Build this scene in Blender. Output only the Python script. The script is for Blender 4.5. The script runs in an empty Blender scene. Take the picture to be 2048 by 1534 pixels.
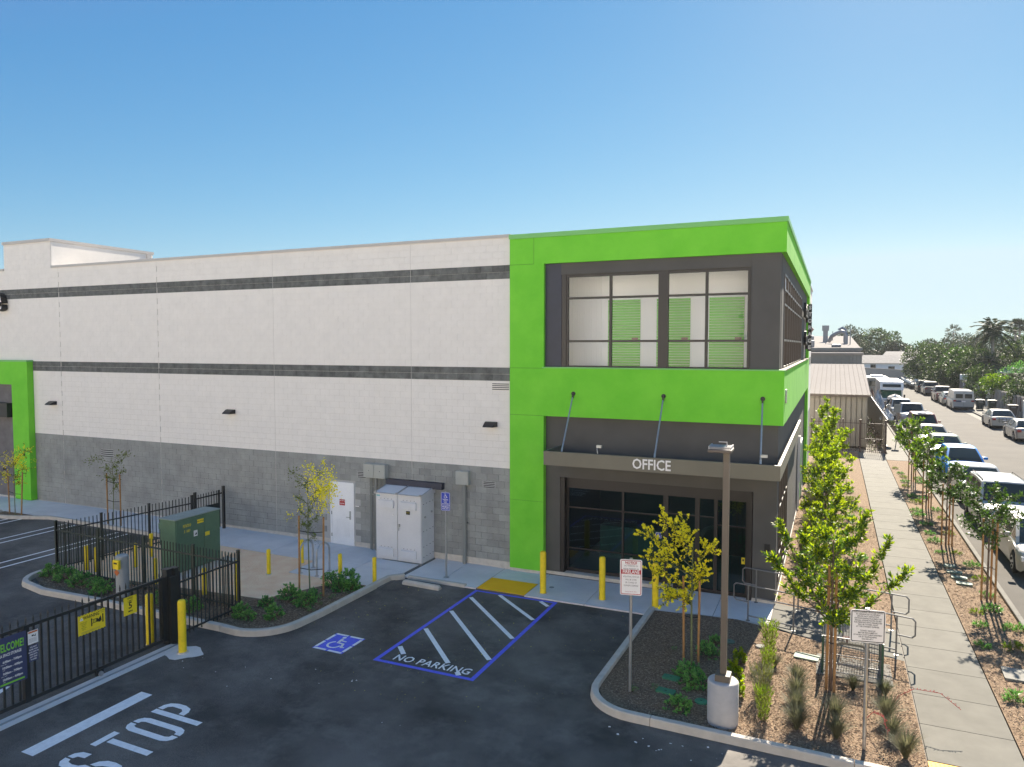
import bpy, math, random
import numpy as np
from math import sin, cos, pi, radians, sqrt, atan2
from mathutils import Vector, Matrix
random.seed(7)
rng = np.random.default_rng(7)
SC = bpy.context.scene
COL = SC.collection

# ------------------------------------------------------------------ camera
FPX, YAW, PIT = 1447.0, radians(23.96), radians(2.99)
CAM = Vector((1.1376, -19.738, 6.8))
FW = Vector((-sin(YAW) * cos(PIT), cos(YAW) * cos(PIT), -sin(PIT)))
RT = Vector((cos(YAW), sin(YAW), 0))
UP = RT.cross(FW)
cam = bpy.data.cameras.new('camera')
cam.sensor_width = 36.0
cam.lens = 36.0 * FPX / 2048
cam.clip_start = 0.1
cam.clip_end = 3000
camo = bpy.data.objects.new('camera', cam)
COL.objects.link(camo)
camo.matrix_world = Matrix(((RT.x, UP.x, -FW.x, CAM.x), (RT.y, UP.y, -FW.y, CAM.y), (RT.z, UP.z, -FW.z, CAM.z), (0, 0, 0, 1)))
SC.camera = camo

# ------------------------------------------------------------------ light
SUN_EL, SUN_AZ = radians(33), radians(5)
SUN_STRENGTH, SKY_STRENGTH, EXPOSURE = 5.0, 0.0655, 1.7   # exposed for the shaded front, like the photograph
SKY_K, SKY_G = (.302, .667, 1.44), (1.3, .86, .5)   # clear-air grade of the whole sky
HAZE = .00022
world = bpy.data.worlds.new('World')
SC.world = world
world.use_nodes = True
wn = world.node_tree
for n in list(wn.nodes):
    wn.nodes.remove(n)
sky = wn.nodes.new('ShaderNodeTexSky')
sky.sky_type = 'NISHITA'
sky.sun_disc = False
sky.sun_elevation = SUN_EL
sky.sun_rotation = SUN_AZ
sky.altitude = 50
sky.air_density = 1.0
sky.dust_density = 0.1
sky.ozone_density = 3.0
bg = wn.nodes.new('ShaderNodeBackground')
bg.inputs['Strength'].default_value = SKY_STRENGTH
wo = wn.nodes.new('ShaderNodeOutputWorld')
sepc = wn.nodes.new('ShaderNodeSeparateColor')
comc = wn.nodes.new('ShaderNodeCombineColor')
wn.links.new(sky.outputs[0], sepc.inputs[0])
for i in range(3):
    pw0 = wn.nodes.new('ShaderNodeMath'); pw0.operation = 'POWER'; pw0.inputs[1].default_value = SKY_G[i]
    ml0 = wn.nodes.new('ShaderNodeMath'); ml0.operation = 'MULTIPLY'; ml0.inputs[1].default_value = SKY_K[i]
    mx0 = wn.nodes.new('ShaderNodeMath'); mx0.operation = 'MAXIMUM'; mx0.inputs[1].default_value = (1.7, 2.35, 4.1)[i]
    mn0 = wn.nodes.new('ShaderNodeMath'); mn0.operation = 'MINIMUM'; mn0.inputs[1].default_value = (6.5, 8.7, 10.6)[i]
    wn.links.new(sepc.outputs[i], mx0.inputs[0]); wn.links.new(mx0.outputs[0], mn0.inputs[0]); wn.links.new(mn0.outputs[0], pw0.inputs[0]); wn.links.new(pw0.outputs[0], ml0.inputs[0]); wn.links.new(ml0.outputs[0], comc.inputs[i])
wn.links.new(comc.outputs[0], bg.inputs['Color'])
wn.links.new(bg.outputs[0], wo.inputs['Surface'])
sl = bpy.data.lights.new('sun', 'SUN')
sl.energy = SUN_STRENGTH
sl.angle = radians(0.55)
sl.color = (1.0, 0.90, 0.755)
so = bpy.data.objects.new('sun', sl)
COL.objects.link(so)
SD = Vector((sin(SUN_AZ) * cos(SUN_EL), cos(SUN_AZ) * cos(SUN_EL), sin(SUN_EL)))
so.rotation_euler = SD.to_track_quat('Z', 'Y').to_euler()
so.location = SD * 60
SC.view_settings.view_transform = 'Standard'
SC.view_settings.look = 'None'
SC.view_settings.exposure = EXPOSURE
SC.view_settings.gamma = 1
SC.view_settings.use_curve_mapping = False
SC.render.engine = 'CYCLES'
SC.cycles.max_bounces = 7
SC.cycles.transparent_max_bounces = 12

# ------------------------------------------------------------------ measuring helpers (photo reading -> metres)
def gz(x):
    return .012 * min(max(-8 - x, 0), 17)

def ray(px, py):
    return FW + RT * ((px - 1024) / FPX) - UP * ((py - 767) / FPX)

def at_z(px, py, z=0.0):
    r = ray(px, py)
    t = (z - CAM.z) / r.z
    return CAM + r * t

def gr(px, py, z=0.0):
    q = at_z(px, py, z)
    for i in range(6):
        q = at_z(px, py, z + gz(q.x))
    return q

def at_y(px, py, Y):
    r = ray(px, py)
    return CAM + r * ((Y - CAM.y) / r.y)

# ------------------------------------------------------------------ materials
def mat(name, col, rough=.8, metal=0, var=.0, vscale=3.0, bump=.0, bscale=60., spec=.5, col2=None, detail=4, objvar=0, coat=0, transl=0, bdist=.01):
    m = bpy.data.materials.new(name)
    m.use_nodes = True
    nt = m.node_tree
    b = nt.nodes['Principled BSDF']
    b.inputs['Roughness'].default_value = rough
    b.inputs['Metallic'].default_value = metal
    b.inputs['Specular IOR Level'].default_value = spec
    b.inputs['Coat Weight'].default_value = coat
    b.inputs['Coat Roughness'].default_value = .05
    c = (*col, 1)
    geo = nt.nodes.new('ShaderNodeNewGeometry')
    out = None
    if var or col2:
        n = nt.nodes.new('ShaderNodeTexNoise')
        n.inputs['Scale'].default_value = vscale
        n.inputs['Detail'].default_value = detail
        n.inputs['Roughness'].default_value = .62
        nt.links.new(geo.outputs['Position'], n.inputs['Vector'])
        r = nt.nodes.new('ShaderNodeMapRange')
        r.inputs[1].default_value = .32
        r.inputs[2].default_value = .68
        nt.links.new(n.outputs[0], r.inputs[0])
        mx = nt.nodes.new('ShaderNodeMix')
        mx.data_type = 'RGBA'
        c2 = (*col2, 1) if col2 else tuple(min(1, v * (1 + var)) for v in col) + (1,)
        c1 = c if col2 else tuple(v * (1 - var) for v in col) + (1,)
        mx.inputs[6].default_value = c1
        mx.inputs[7].default_value = c2
        nt.links.new(r.outputs[0], mx.inputs[0])
        out = mx.outputs[2]
    if objvar:
        oi = nt.nodes.new('ShaderNodeObjectInfo')
        rr = nt.nodes.new('ShaderNodeMapRange')
        rr.inputs[3].default_value = 1 - objvar
        rr.inputs[4].default_value = 1 + objvar
        nt.links.new(oi.outputs['Random'], rr.inputs[0])
        hs = nt.nodes.new('ShaderNodeHueSaturation')
        nt.links.new(rr.outputs[0], hs.inputs['Value'])
        if out:
            nt.links.new(out, hs.inputs['Color'])
        else:
            hs.inputs['Color'].default_value = c
        out = hs.outputs[0]
    if out:
        nt.links.new(out, b.inputs['Base Color'])
    else:
        b.inputs['Base Color'].default_value = c
    if bump:
        n2 = nt.nodes.new('ShaderNodeTexNoise')
        n2.inputs['Scale'].default_value = bscale
        n2.inputs['Detail'].default_value = 3
        nt.links.new(geo.outputs['Position'], n2.inputs['Vector'])
        bp = nt.nodes.new('ShaderNodeBump')
        bp.inputs['Strength'].default_value = bump
        bp.inputs['Distance'].default_value = bdist
        nt.links.new(n2.outputs[0], bp.inputs['Height'])
        nt.links.new(bp.outputs[0], b.inputs['Normal'])
    if transl:
        tr = nt.nodes.new('ShaderNodeBsdfTranslucent')
        mxs = nt.nodes.new('ShaderNodeMixShader')
        mxs.inputs[0].default_value = transl
        if out:
            nt.links.new(out, tr.inputs['Color'])
        else:
            tr.inputs['Color'].default_value = c
        nt.links.new(b.outputs[0], mxs.inputs[1])
        nt.links.new(tr.outputs[0], mxs.inputs[2])
        nt.links.new(mxs.outputs[0], nt.nodes['Material Output'].inputs['Surface'])
    return m

def glass_mat(name, tint, refl=.08, rough=.02, ior=1.5):
    """thin architectural pane: lets the room show through, mirrors by Fresnel"""
    m = bpy.data.materials.new(name)
    m.use_nodes = True
    nt = m.node_tree
    nt.nodes.remove(nt.nodes['Principled BSDF'])
    t = nt.nodes.new('ShaderNodeBsdfTransparent')
    t.inputs[0].default_value = (*tint, 1)
    g = nt.nodes.new('ShaderNodeBsdfGlossy')
    g.inputs['Roughness'].default_value = rough
    f = nt.nodes.new('ShaderNodeFresnel')
    f.inputs[0].default_value = ior
    ma = nt.nodes.new('ShaderNodeMath')
    ma.operation = 'ADD'
    ma.use_clamp = True
    ma.inputs[1].default_value = refl
    nt.links.new(f.outputs[0], ma.inputs[0])
    mx = nt.nodes.new('ShaderNodeMixShader')
    nt.links.new(ma.outputs[0], mx.inputs[0])
    nt.links.new(t.outputs[0], mx.inputs[1])
    nt.links.new(g.outputs[0], mx.inputs[2])
    nt.links.new(mx.outputs[0], nt.nodes['Material Output'].inputs['Surface'])
    return m

M = {}
M['white_block'] = mat('white_painted_block', (.80, .76, .71), .85, var=.035, vscale=2.2, bump=.25, bscale=90, bdist=.004)
M['white_mortar'] = mat('white_mortar', (.73, .695, .65), .9)
M['grey_block'] = mat('grey_block', (.29, .295, .28), .9, var=.16, vscale=1.6, bump=.6, bscale=70, objvar=.10, bdist=.008)
M['grey_mortar'] = mat('grey_mortar', (.42, .42, .41), .9)
M['band_block'] = mat('dark_band_block', (.14, .145, .138), .9, var=.35, vscale=3.5, bump=.5, bscale=60, objvar=.16)
M['joint'] = mat('sealant', (.66, .625, .585), .7)
M['base_conc'] = mat('footing_concrete', (.58, .53, .46), .9, var=.12, vscale=5, bump=.3, bscale=50)
M['green'] = mat('green_stucco', (.145, .555, .025), .85, col2=(.20, .645, .04), vscale=1.1, bump=.7, bscale=60, bdist=.006, detail=8)
M['green_metal'] = mat('green_coping', (.18, .50, .14), .45)
M['dark_wall'] = mat('charcoal_stucco', (.092, .088, .082), .85, var=.10, vscale=.8, bump=.4, bscale=130, bdist=.004)
M['dark_blue'] = mat('dark_return', (.03, .034, .055), .5, var=.1)
M['bronze'] = mat('bronze_fascia', (.165, .15, .11), .55, var=.06, vscale=1.2)
M['frame'] = mat('window_frame', (.022, .018, .017), .4)
M['sunframe'] = mat('sunlit_bronze_frame', (.11, .085, .07), .4)  # lighter copy of the window frame colour for the sunlit side
M['coping'] = mat('grey_coping', (.50, .475, .455), .5, spec=.2)
M['tan'] = mat('sunlit_sill', (.20, .165, .12), .8)  # green sill recoloured tan, the way the sun tints it
M['bronze_pole'] = mat('bronze_pole', (.13, .105, .08), .55, var=.06, vscale=1.2)
M['steel'] = mat('galvanised_steel', (.42, .43, .44), .38, metal=.75, var=.08, vscale=9)
M['steel_dull'] = mat('dull_rail_steel', (.20, .20, .20), .5, metal=.5)
M['white_paint'] = mat('white_paint', (.84, .84, .84), .6, var=.04, vscale=2)
M['box_grey'] = mat('enclosure_grey', (.66, .655, .66), .5, var=.05, vscale=1.5)
M['box_grey2'] = mat('junction_box_grey', (.38, .39, .36), .5, var=.05)
M['conduit'] = mat('painted_conduit', (.24, .25, .235), .6)
M['black_metal'] = mat('black_fence_metal', (.016, .018, .018), .45, var=.2, vscale=6)
M['olive_metal'] = mat('dark_green_fence_metal', (.022, .032, .022), .5, var=.2, vscale=6)
M['brown_metal'] = mat('brown_fence_metal', (.07, .045, .035), .55)
M['yellow'] = mat('bollard_yellow', (.85, .62, .01), .5, var=.08, vscale=7)
M['tactile'] = mat('tactile_yellow', (1.0, .50, .0), .7, var=.05)
M['transformer'] = mat('transformer_green', (.09, .17, .10), .5, var=.1, vscale=3)
M['trafo_top'] = mat('transformer_lid_pale', (.24, .29, .26), .6, var=.1, vscale=5)  # paler, greyer green than the tank, for the lid
M['asphalt'] = None
M['conc'] = mat('shaded_walk_concrete', (.70, .66, .63), .85, var=.07, vscale=1.4, bump=.25, bscale=70, objvar=.035)  # walk concrete lightened, the copy for its shaded stretch
M['walk'] = mat('sunlit_walk_concrete', (.145, .138, .118), .85, var=.10, vscale=2.2, bump=.25, bscale=70, objvar=.05, spec=.15)  # same concrete darkened, the copy for sunlit walk and pavement
M['kerb'] = mat('kerb_concrete', (.52, .47, .40), .85, var=.10, vscale=4, bump=.3, bscale=50, objvar=.03, spec=.15)
M['seam'] = mat('joint_dirt', (.14, .13, .12), .95)
M['dirt'] = mat('tan_dirt', (.88, .57, .35), .95, col2=(.95, .70, .47), vscale=2.5, bump=1, bscale=18, detail=8, bdist=.03, spec=.15)
M['marking'] = mat('white_road_paint', (.86, .84, .82), .75, var=.08, vscale=12)
M['bluepaint'] = mat('blue_road_paint', (.12, .14, .75), .75, var=.12, vscale=12)
M['signwhite'] = mat('sign_white', (.80, .78, .76), .5)
M['signback'] = mat('sign_aluminium', (.45, .45, .45), .4, metal=.6)
M['signblue'] = mat('sign_blue', (.03, .06, .45), .5)
M['signred'] = mat('sign_red', (.42, .015, .02), .5)
M['signyellow'] = mat('sign_yellow', (.85, .66, .02), .5)
M['signnavy'] = mat('sign_navy', (.045, .055, .13), .5)
M['signgreen'] = mat('sign_green_print', (.22, .62, .04), .5)
M['signorange'] = mat('sign_orange', (.55, .14, .03), .5)
M['ink'] = mat('black_print', (.01, .01, .01), .6)
M['greyink'] = mat('grey_print', (.16, .13, .13), .6)
M['rubber'] = mat('black_rubber', (.012, .012, .013), .75)
M['sun_pad'] = mat('sunlit_concrete', (.185, .175, .155), .9, var=.12, vscale=5, spec=.15)  # kerb and pad concrete, darkened copy for sunny spots
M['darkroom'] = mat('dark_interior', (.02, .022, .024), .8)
M['room_white'] = mat('interior_white', (.90, .91, .93), .7)
M['roller'] = mat('roller_door_green', (.07, .52, .012), .5)
M['bark'] = mat('tree_bark', (.14, .10, .07), .9, var=.25, vscale=12, bump=.6, bscale=40)
M['greenbark'] = mat('green_bark', (.14, .16, .07), .8, var=.2, vscale=12)
M['stake'] = mat('wooden_stake', (.36, .19, .07), .85, var=.15, vscale=14)
M['palebark'] = mat('pale_bark', (.38, .34, .30), .85)
M['leaf_lime'] = mat('lime_leaf', (.20, .31, .006), .5, col2=(.13, .23, .006), vscale=2.2, transl=.55)
M['leaf_lime2'] = mat('lime_leaf_tip', (.38, .46, .008), .5, col2=(.27, .37, .006), vscale=3, transl=.55)
M['leaf_mid'] = mat('mid_leaf', (.045, .11, .010), .5, col2=(.09, .17, .012), vscale=2.5, transl=.4)
M['leaf_dark'] = mat('dark_leaf', (.030, .070, .012), .5, col2=(.06, .11, .018), vscale=2, transl=.3)
M['leaf_shrub'] = mat('shrub_leaf', (.12, .33, .07), .45, col2=(.22, .48, .10), vscale=5, transl=.3)
M['leaf_shrub2'] = mat('shrub_leaf_dark', (.05, .16, .045), .4, col2=(.09, .24, .06), vscale=5, transl=.25)
M['leaf_grey'] = mat('grey_leaf', (.13, .145, .08), .7, col2=(.20, .20, .13), vscale=4, transl=.3)
M['leaf_olive'] = mat('olive_leaf', (.10, .12, .02), .6, col2=(.17, .175, .035), vscale=4, transl=.4)
M['grassblade'] = mat('clump_grass_blade', (.075, .09, .04), .6, col2=(.20, .19, .11), vscale=5, transl=.35)
M['flower'] = mat('yellow_blossom', (1.0, .88, .02), .6, col2=(.90, .82, .03), vscale=9, transl=.25)
M['far_leaf'] = mat('distant_leaf', (.020, .042, .012), .6, col2=(.05, .085, .02), vscale=.35, transl=.3)
M['far_leaf2'] = mat('distant_leaf_light', (.05, .09, .018), .6, col2=(.10, .15, .03), vscale=.5, transl=.35)
M['far_leaf3'] = mat('distant_leaf_grey', (.04, .05, .027), .6, col2=(.075, .082, .045), vscale=.5, transl=.3)
M['metal_siding'] = mat('ribbed_metal_siding', (.29, .265, .22), .6, var=.06, vscale=1.5, spec=.2)
M['metal_roof'] = mat('metal_roofing', (.26, .24, .225), .97, var=.04, vscale=.4, spec=.05)
M['siding_gray'] = mat('grey_siding', (.22, .225, .215), .6, var=.08, vscale=1.5, spec=.2)
M['duct'] = mat('duct_metal', (.22, .23, .25), .45, metal=.4)
M['house'] = mat('house_stucco', (.36, .33, .29), .9, var=.05, spec=.2)
M['peach'] = mat('peach_stucco', (.75, .42, .24), .9)
M['roof_dark'] = mat('shingle_roof', (.16, .15, .15), .9, var=.2, vscale=2)
M['brickred'] = mat('reddish_panel', (.17, .085, .07), .9, var=.2, vscale=2)
M['glass_up'] = glass_mat('clear_window_glass', (.97, .98, 1.0), refl=.02, ior=1.42)
M['glass_low'] = glass_mat('tinted_storefront_glass', (.25, .60, .56), refl=.03)
M['glass_side'] = glass_mat('side_window_glass', (.35, .38, .40), refl=.03)
M['carglass'] = mat('car_glass', (.02, .03, .028), .08, spec=.35)
M['carlight'] = mat('headlight_lens', (.60, .62, .64), .15)
M['taillight'] = mat('red_lens', (.28, .01, .01), .2)
M['rim'] = mat('alloy_rim', (.40, .40, .41), .35, metal=.7)
M['underbody'] = mat('underbody', (.01, .01, .01), .9)
M['tarp'] = mat('grey_tarp', (.50, .48, .46), .7, var=.25, vscale=4)
M['binplastic'] = mat('bin_plastic', (.018, .035, .028), .5)
M['redbark'] = mat('red_mulch', (.22, .09, .05), .95)

def asphalt_mat():
    m = bpy.data.materials.new('asphalt')
    m.use_nodes = True
    nt = m.node_tree
    b = nt.nodes['Principled BSDF']
    b.inputs['Roughness'].default_value = .82
    geo = nt.nodes.new('ShaderNodeNewGeometry')
    def noise(s, d, rough=.6):
        n = nt.nodes.new('ShaderNodeTexNoise')
        n.inputs['Scale'].default_value = s
        n.inputs['Detail'].default_value = d
        n.inputs['Roughness'].default_value = rough
        nt.links.new(geo.outputs['Position'], n.inputs['Vector'])
        return n.outputs[0]
    def ramp(src, a, c0, c, c1):
        r = nt.nodes.new('ShaderNodeValToRGB')
        r.color_ramp.elements[0].position = a
        r.color_ramp.elements[0].color = (*c0, 1)
        r.color_ramp.elements[1].position = c
        r.color_ramp.elements[1].color = (*c1, 1)
        nt.links.new(src, r.inputs[0])
        return r.outputs[0]
    def mix(a, bb, fac, mode='MIX'):
        x = nt.nodes.new('ShaderNodeMix')
        x.data_type = 'RGBA'
        x.blend_type = mode
        nt.links.new(a, x.inputs[6])
        nt.links.new(bb, x.inputs[7])
        if isinstance(fac, float):
            x.inputs[0].default_value = fac
        else:
            nt.links.new(fac, x.inputs[0])
        return x.outputs[2]
    base = ramp(noise(.55, 5), .35, (.048, .042, .037), .66, (.145, .128, .113))
    fine = ramp(noise(85, 2), .3, (.45, .45, .45), .75, (1.7, 1.7, 1.65))
    c = mix(base, fine, 1.0, 'MULTIPLY')
    dust = ramp(noise(.9, 9, .72), .50, (0, 0, 0), .78, (.62, .62, .62))
    pale = nt.nodes.new('ShaderNodeRGB')
    pale.outputs[0].default_value = (.25, .225, .195, 1)
    c = mix(c, pale.outputs[0], dust)
    nt.links.new(c, b.inputs['Base Color'])
    bp = nt.nodes.new('ShaderNodeBump')
    bp.inputs['Strength'].default_value = .5
    bp.inputs['Distance'].default_value = .006
    nt.links.new(noise(110, 3), bp.inputs['Height'])
    nt.links.new(bp.outputs[0], b.inputs['Normal'])
    return m
M['asphalt'] = asphalt_mat()
M['road'] = mat('street_asphalt', (.078, .072, .064), .9, col2=(.105, .096, .084), vscale=.5, bump=.3, bscale=60, detail=8, spec=.15)
M['mulch'] = mat('bark_mulch', (.15, .098, .062), .95, col2=(.33, .235, .155), vscale=24, bump=1, bscale=45, detail=8, bdist=.03, spec=.15)
M['chip'] = mat('bark_chip', (.28, .205, .135), .9, col2=(.48, .37, .25), vscale=15, spec=.15)
M['chip2'] = mat('bark_chip_dark', (.10, .062, .042), .9, col2=(.21, .14, .10), vscale=15, spec=.15)
M['earth'] = mat('far_ground', (.20, .18, .15), .95, var=.2, vscale=.1)

# ------------------------------------------------------------------ mesh building
LOCS = {}
class MB:
    def __init__(s):
        s.v, s.f, s.mi, s.cur = [], [], [], 0
    def quad(s, a, b, c, d):
        n = len(s.v)
        s.v += [tuple(a), tuple(b), tuple(c), tuple(d)]
        s.f.append((n, n + 1, n + 2, n + 3)); s.mi.append(s.cur)
        return s
    def poly(s, pts):
        n = len(s.v)
        s.v += [tuple(p) for p in pts]
        s.f.append(tuple(range(n, n + len(pts)))); s.mi.append(s.cur)
        return s
    def box(s, x0, y0, z0, x1, y1, z1):
        n = len(s.v)
        s.v += [(x0, y0, z0), (x1, y0, z0), (x1, y1, z0), (x0, y1, z0), (x0, y0, z1), (x1, y0, z1), (x1, y1, z1), (x0, y1, z1)]
        for q in ((3, 2, 1, 0), (4, 5, 6, 7), (0, 1, 5, 4), (1, 2, 6, 5), (2, 3, 7, 6), (3, 0, 4, 7)):
            s.f.append(tuple(n + i for i in q)); s.mi.append(s.cur)
        return s
    def prism(s, pts, z0, z1):
        """pts ccw (x,y); z1 may be a function of x"""
        n = len(s.v); k = len(pts)
        g = (lambda x: 0) if not callable(z1) else None
        s.v += [(p[0], p[1], z0) for p in pts]
        s.v += [(p[0], p[1], z1(p[0]) if callable(z1) else z1) for p in pts]
        s.f.append(tuple(n + k + i for i in range(k))); s.mi.append(s.cur)
        for i in range(k):
            j = (i + 1) % k
            s.f.append((n + i, n + j, n + k + j, n + k + i)); s.mi.append(s.cur)
        return s
    def tube(s, path, r, n=8, caps=True):
        path = [Vector(p) for p in path]
        rs = r if isinstance(r, (list, tuple)) else [r] * len(path)
        base = len(s.v)
        prev = None
        for i, p in enumerate(path):
            if i == 0: d = path[1] - path[0]
            elif i == len(path) - 1: d = path[-1] - path[-2]
            else: d = (path[i + 1] - path[i]).normalized() + (path[i] - path[i - 1]).normalized()
            d.normalize()
            if prev is None:
                a = Vector((0, 0, 1)) if abs(d.z) < .9 else Vector((1, 0, 0))
                u = d.cross(a).normalized()
            else:
                u = (prev - d * prev.dot(d)).normalized()
            prev = u
            w = d.cross(u)
            for k in range(n):
                t = 2 * pi * k / n
                q = p + (u * cos(t) + w * sin(t)) * rs[i]
                s.v.append(tuple(q))
        for i in range(len(path) - 1):
            for k in range(n):
                a = base + i * n + k; b = base + i * n + (k + 1) % n
                s.f.append((a, b, b + n, a + n)); s.mi.append(s.cur)
        if caps:
            s.f.append(tuple(base + k for k in reversed(range(n)))); s.mi.append(s.cur)
            s.f.append(tuple(base + (len(path) - 1) * n + k for k in range(n))); s.mi.append(s.cur)
        return s
    def cyl(s, x, y, z0, z1, r, n=16, r1=None):
        return s.tube([(x, y, z0), (x, y, z1)], [r, r if r1 is None else r1], n)
    def lathe(s, x, y, prof, n=16):
        return s.tube([(x, y, z) for r, z in prof], [r for r, z in prof], n)
    def build(s, name, m, parent=None, smooth=False, bevel=0, kind=None):
        me = bpy.data.meshes.new(name)
        v = s.v
        if parent is not None:
            L = LOCS.get(root_of(parent).name, None)
            if L is not None and (L[0] or L[1] or L[2]):
                v = [(a - L[0], b - L[1], c - L[2]) for a, b, c in v]
        me.from_pydata(v, [], s.f)
        ms = m if isinstance(m, (list, tuple)) else [m]
        for q in ms:
            me.materials.append(q)
        if len(ms) > 1:
            me.polygons.foreach_set('material_index', s.mi)
        if smooth:
            me.polygons.foreach_set('use_smooth', [True] * len(me.polygons))
            try: me.set_sharp_from_angle(angle=radians(40))
            except Exception: pass
        me.update()
        o = bpy.data.objects.new(name, me)
        COL.objects.link(o)
        if parent is not None:
            o.parent = parent
        if bevel:
            bv = o.modifiers.new('edge', 'BEVEL'); bv.width = bevel; bv.segments = 2; bv.limit_method = 'ANGLE'
        if kind: o['kind'] = kind
        return o

def root_of(o):
    while o.parent is not None:
        o = o.parent
    return o

def thing(name, label, cat, loc=(0, 0, 0), group=None):
    o = bpy.data.objects.new(name, None)
    o.empty_display_size = .2
    COL.objects.link(o)
    o.location = loc
    LOCS[o.name] = tuple(loc)
    o['label'] = label; o['category'] = cat
    if group: o['group'] = group
    return o

def tag(o, label, cat, group=None):
    o['label'] = label; o['category'] = cat
    if group: o['group'] = group
    return o

def struct(o):
    o['kind'] = 'structure'
    return o

def sroot(name):
    o = bpy.data.objects.new(name, None)
    COL.objects.link(o)
    o['kind'] = 'structure'
    LOCS[o.name] = (0, 0, 0)
    return o

def inst(src_mesh, name, parent, loc, rotz=0, scale=None):
    """another piece sharing a mesh; loc in world"""
    o = bpy.data.objects.new(name, src_mesh)
    COL.objects.link(o)
    if parent is not None:
        L = LOCS.get(root_of(parent).name, (0, 0, 0))
        o.parent = parent
        o.location = (loc[0] - L[0], loc[1] - L[1], loc[2] - L[2])
    else:
        o.location = loc
    o.rotation_euler = (0, 0, rotz)
    if scale: o.scale = scale
    return o

def mesh_of(mb, name, m):
    me = bpy.data.meshes.new(name)
    me.from_pydata(mb.v, [], mb.f)
    me.materials.append(m)
    me.update()
    return me

def copy_tree(o, parent=None, label=None, loc=None, rotz=None, scale=None):
    c = o.copy()
    COL.objects.link(c)
    if parent is not None: c.parent = parent
    if label: c['label'] = label
    if loc is not None:
        c.location = loc
        LOCS[c.name] = tuple(loc)
    if rotz is not None: c.rotation_euler = (0, 0, rotz)
    if scale is not None: c.scale = (scale, scale, scale)
    for ch in list(o.children):
        copy_tree(ch, c)
    return c

# orientation frames for flat print: origin + u (right) + v (up)
FRONT = (Vector((1, 0, 0)), Vector((0, 0, 1)), (pi / 2, 0, 0))        # faces -Y
SIDE = (Vector((0, 1, 0)), Vector((0, 0, 1)), (pi / 2, 0, pi / 2))    # faces +X
FLAT = (Vector((1, 0, 0)), Vector((0, 1, 0)), (0, 0, 0))              # on the ground, read from -Y
FLATX = (Vector((0, 1, 0)), Vector((-1, 0, 0)), (0, 0, pi / 2))       # on the ground, read from +X

def text(name, body, size, org, fr, m, parent, align='CENTER', sx=1.0, off=0.0, ext=0.0, shear=0.0, spacing=1.0, lines=1.0, kind=None):
    c = bpy.data.curves.new(name, 'FONT')
    c.body = body; c.size = size; c.align_x = align; c.align_y = 'CENTER'
    c.offset = off; c.extrude = ext; c.shear = shear; c.space_character = spacing; c.space_line = lines
    c.resolution_u = 2
    c.materials.append(m)
    o = bpy.data.objects.new(name, c)
    COL.objects.link(o)
    L = LOCS.get(root_of(parent).name, (0, 0, 0)) if parent else (0, 0, 0)
    o.location = (org[0] - L[0], org[1] - L[1], org[2] - L[2])
    o.rotation_euler = fr[2]
    o.scale = (sx, 1, 1)
    if parent: o.parent = parent
    return o

def pw(org, fr, a, b):
    return Vector(org) + fr[0] * a + fr[1] * b

def rrect(w, h, r, n=4):
    pts = []
    for cx, cy, a0 in ((w / 2 - r, h / 2 - r, 0), (-w / 2 + r, h / 2 - r, 90), (-w / 2 + r, -h / 2 + r, 180), (w / 2 - r, -h / 2 + r, 270)):
        for i in range(n + 1):
            t = radians(a0 + 90 * i / n)
            pts.append((cx + r * cos(t), cy + r * sin(t)))
    return pts

def isa(mb, org, fr, s):
    """wheelchair symbol as flat strokes, s = overall height"""
    def P(a, b): return pw(org, fr, a * s, b * s)
    def stroke(p, q, w):
        d = Vector((q[0] - p[0], q[1] - p[1])).normalized()
        n = Vector((-d.y, d.x)) * w / 2
        mb.quad(P(p[0] - n.x, p[1] - n.y), P(q[0] - n.x, q[1] - n.y), P(q[0] + n.x, q[1] + n.y), P(p[0] + n.x, p[1] + n.y))
    mb.poly([P(-.08 + .075 * cos(t), .42 + .075 * sin(t)) for t in [2 * pi * i / 12 for i in range(12)]])
    stroke((-.07, .33), (-.03, -.02), .10)
    stroke((-.06, .17), (.20, .15), .075)
    stroke((-.06, -.02), (.22, -.04), .085)
    stroke((.20, -.02), (.32, -.33), .09)
    stroke((.30, -.32), (.42, -.28), .07)
    for i in range(12):
        t0 = radians(115 + 245 * i / 12); t1 = radians(115 + 245 * (i + 1) / 12)
        ra, rb, cx, cy = .20, .28, -.04, -.20
        mb.quad(P(cx + ra * cos(t0), cy + ra * sin(t0)), P(cx + rb * cos(t0), cy + rb * sin(t0)), P(cx + rb * cos(t1), cy + rb * sin(t1)), P(cx + ra * cos(t1), cy + ra * sin(t1)))
# ------------------------------------------------------------------ ground sheets
mb = MB()
mb.quad((-900, -400, -.12), (900, -400, -.12), (900, 1500, -.12), (-900, 1500, -.12))
struct(mb.build('ground', M['earth']))
mb = MB()
XN = [-90, -60, -40, -25, -21, -17, -13, -8, -4, 4]
for x0, x1 in zip(XN[:-1], XN[1:]):
    mb.quad((x0, -45, gz(x0)), (x1, -45, gz(x1)), (x1, 0, gz(x1)), (x0, 0, gz(x0)))
struct(mb.build('parking_lot', M['asphalt']))
mb = MB()
mb.quad((5.56, -45, -.02), (14.1, -45, -.02), (14.1, 190, -.02), (5.56, 190, -.02))
struct(mb.build('street', M['road']))

def zt(h):
    return lambda x: gz(x) + h

def slabs(root, name, rects, h, m, th=.12, gap=.008):
    for (x0, y0, x1, y1) in rects:
        b = MB()
        b.prism([(x0 + gap, y0 + gap), (x1 - gap, y0 + gap), (x1 - gap, y1 - gap), (x0 + gap, y1 - gap)], -.05, zt(h))
        b.build(name, m, root)

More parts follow.
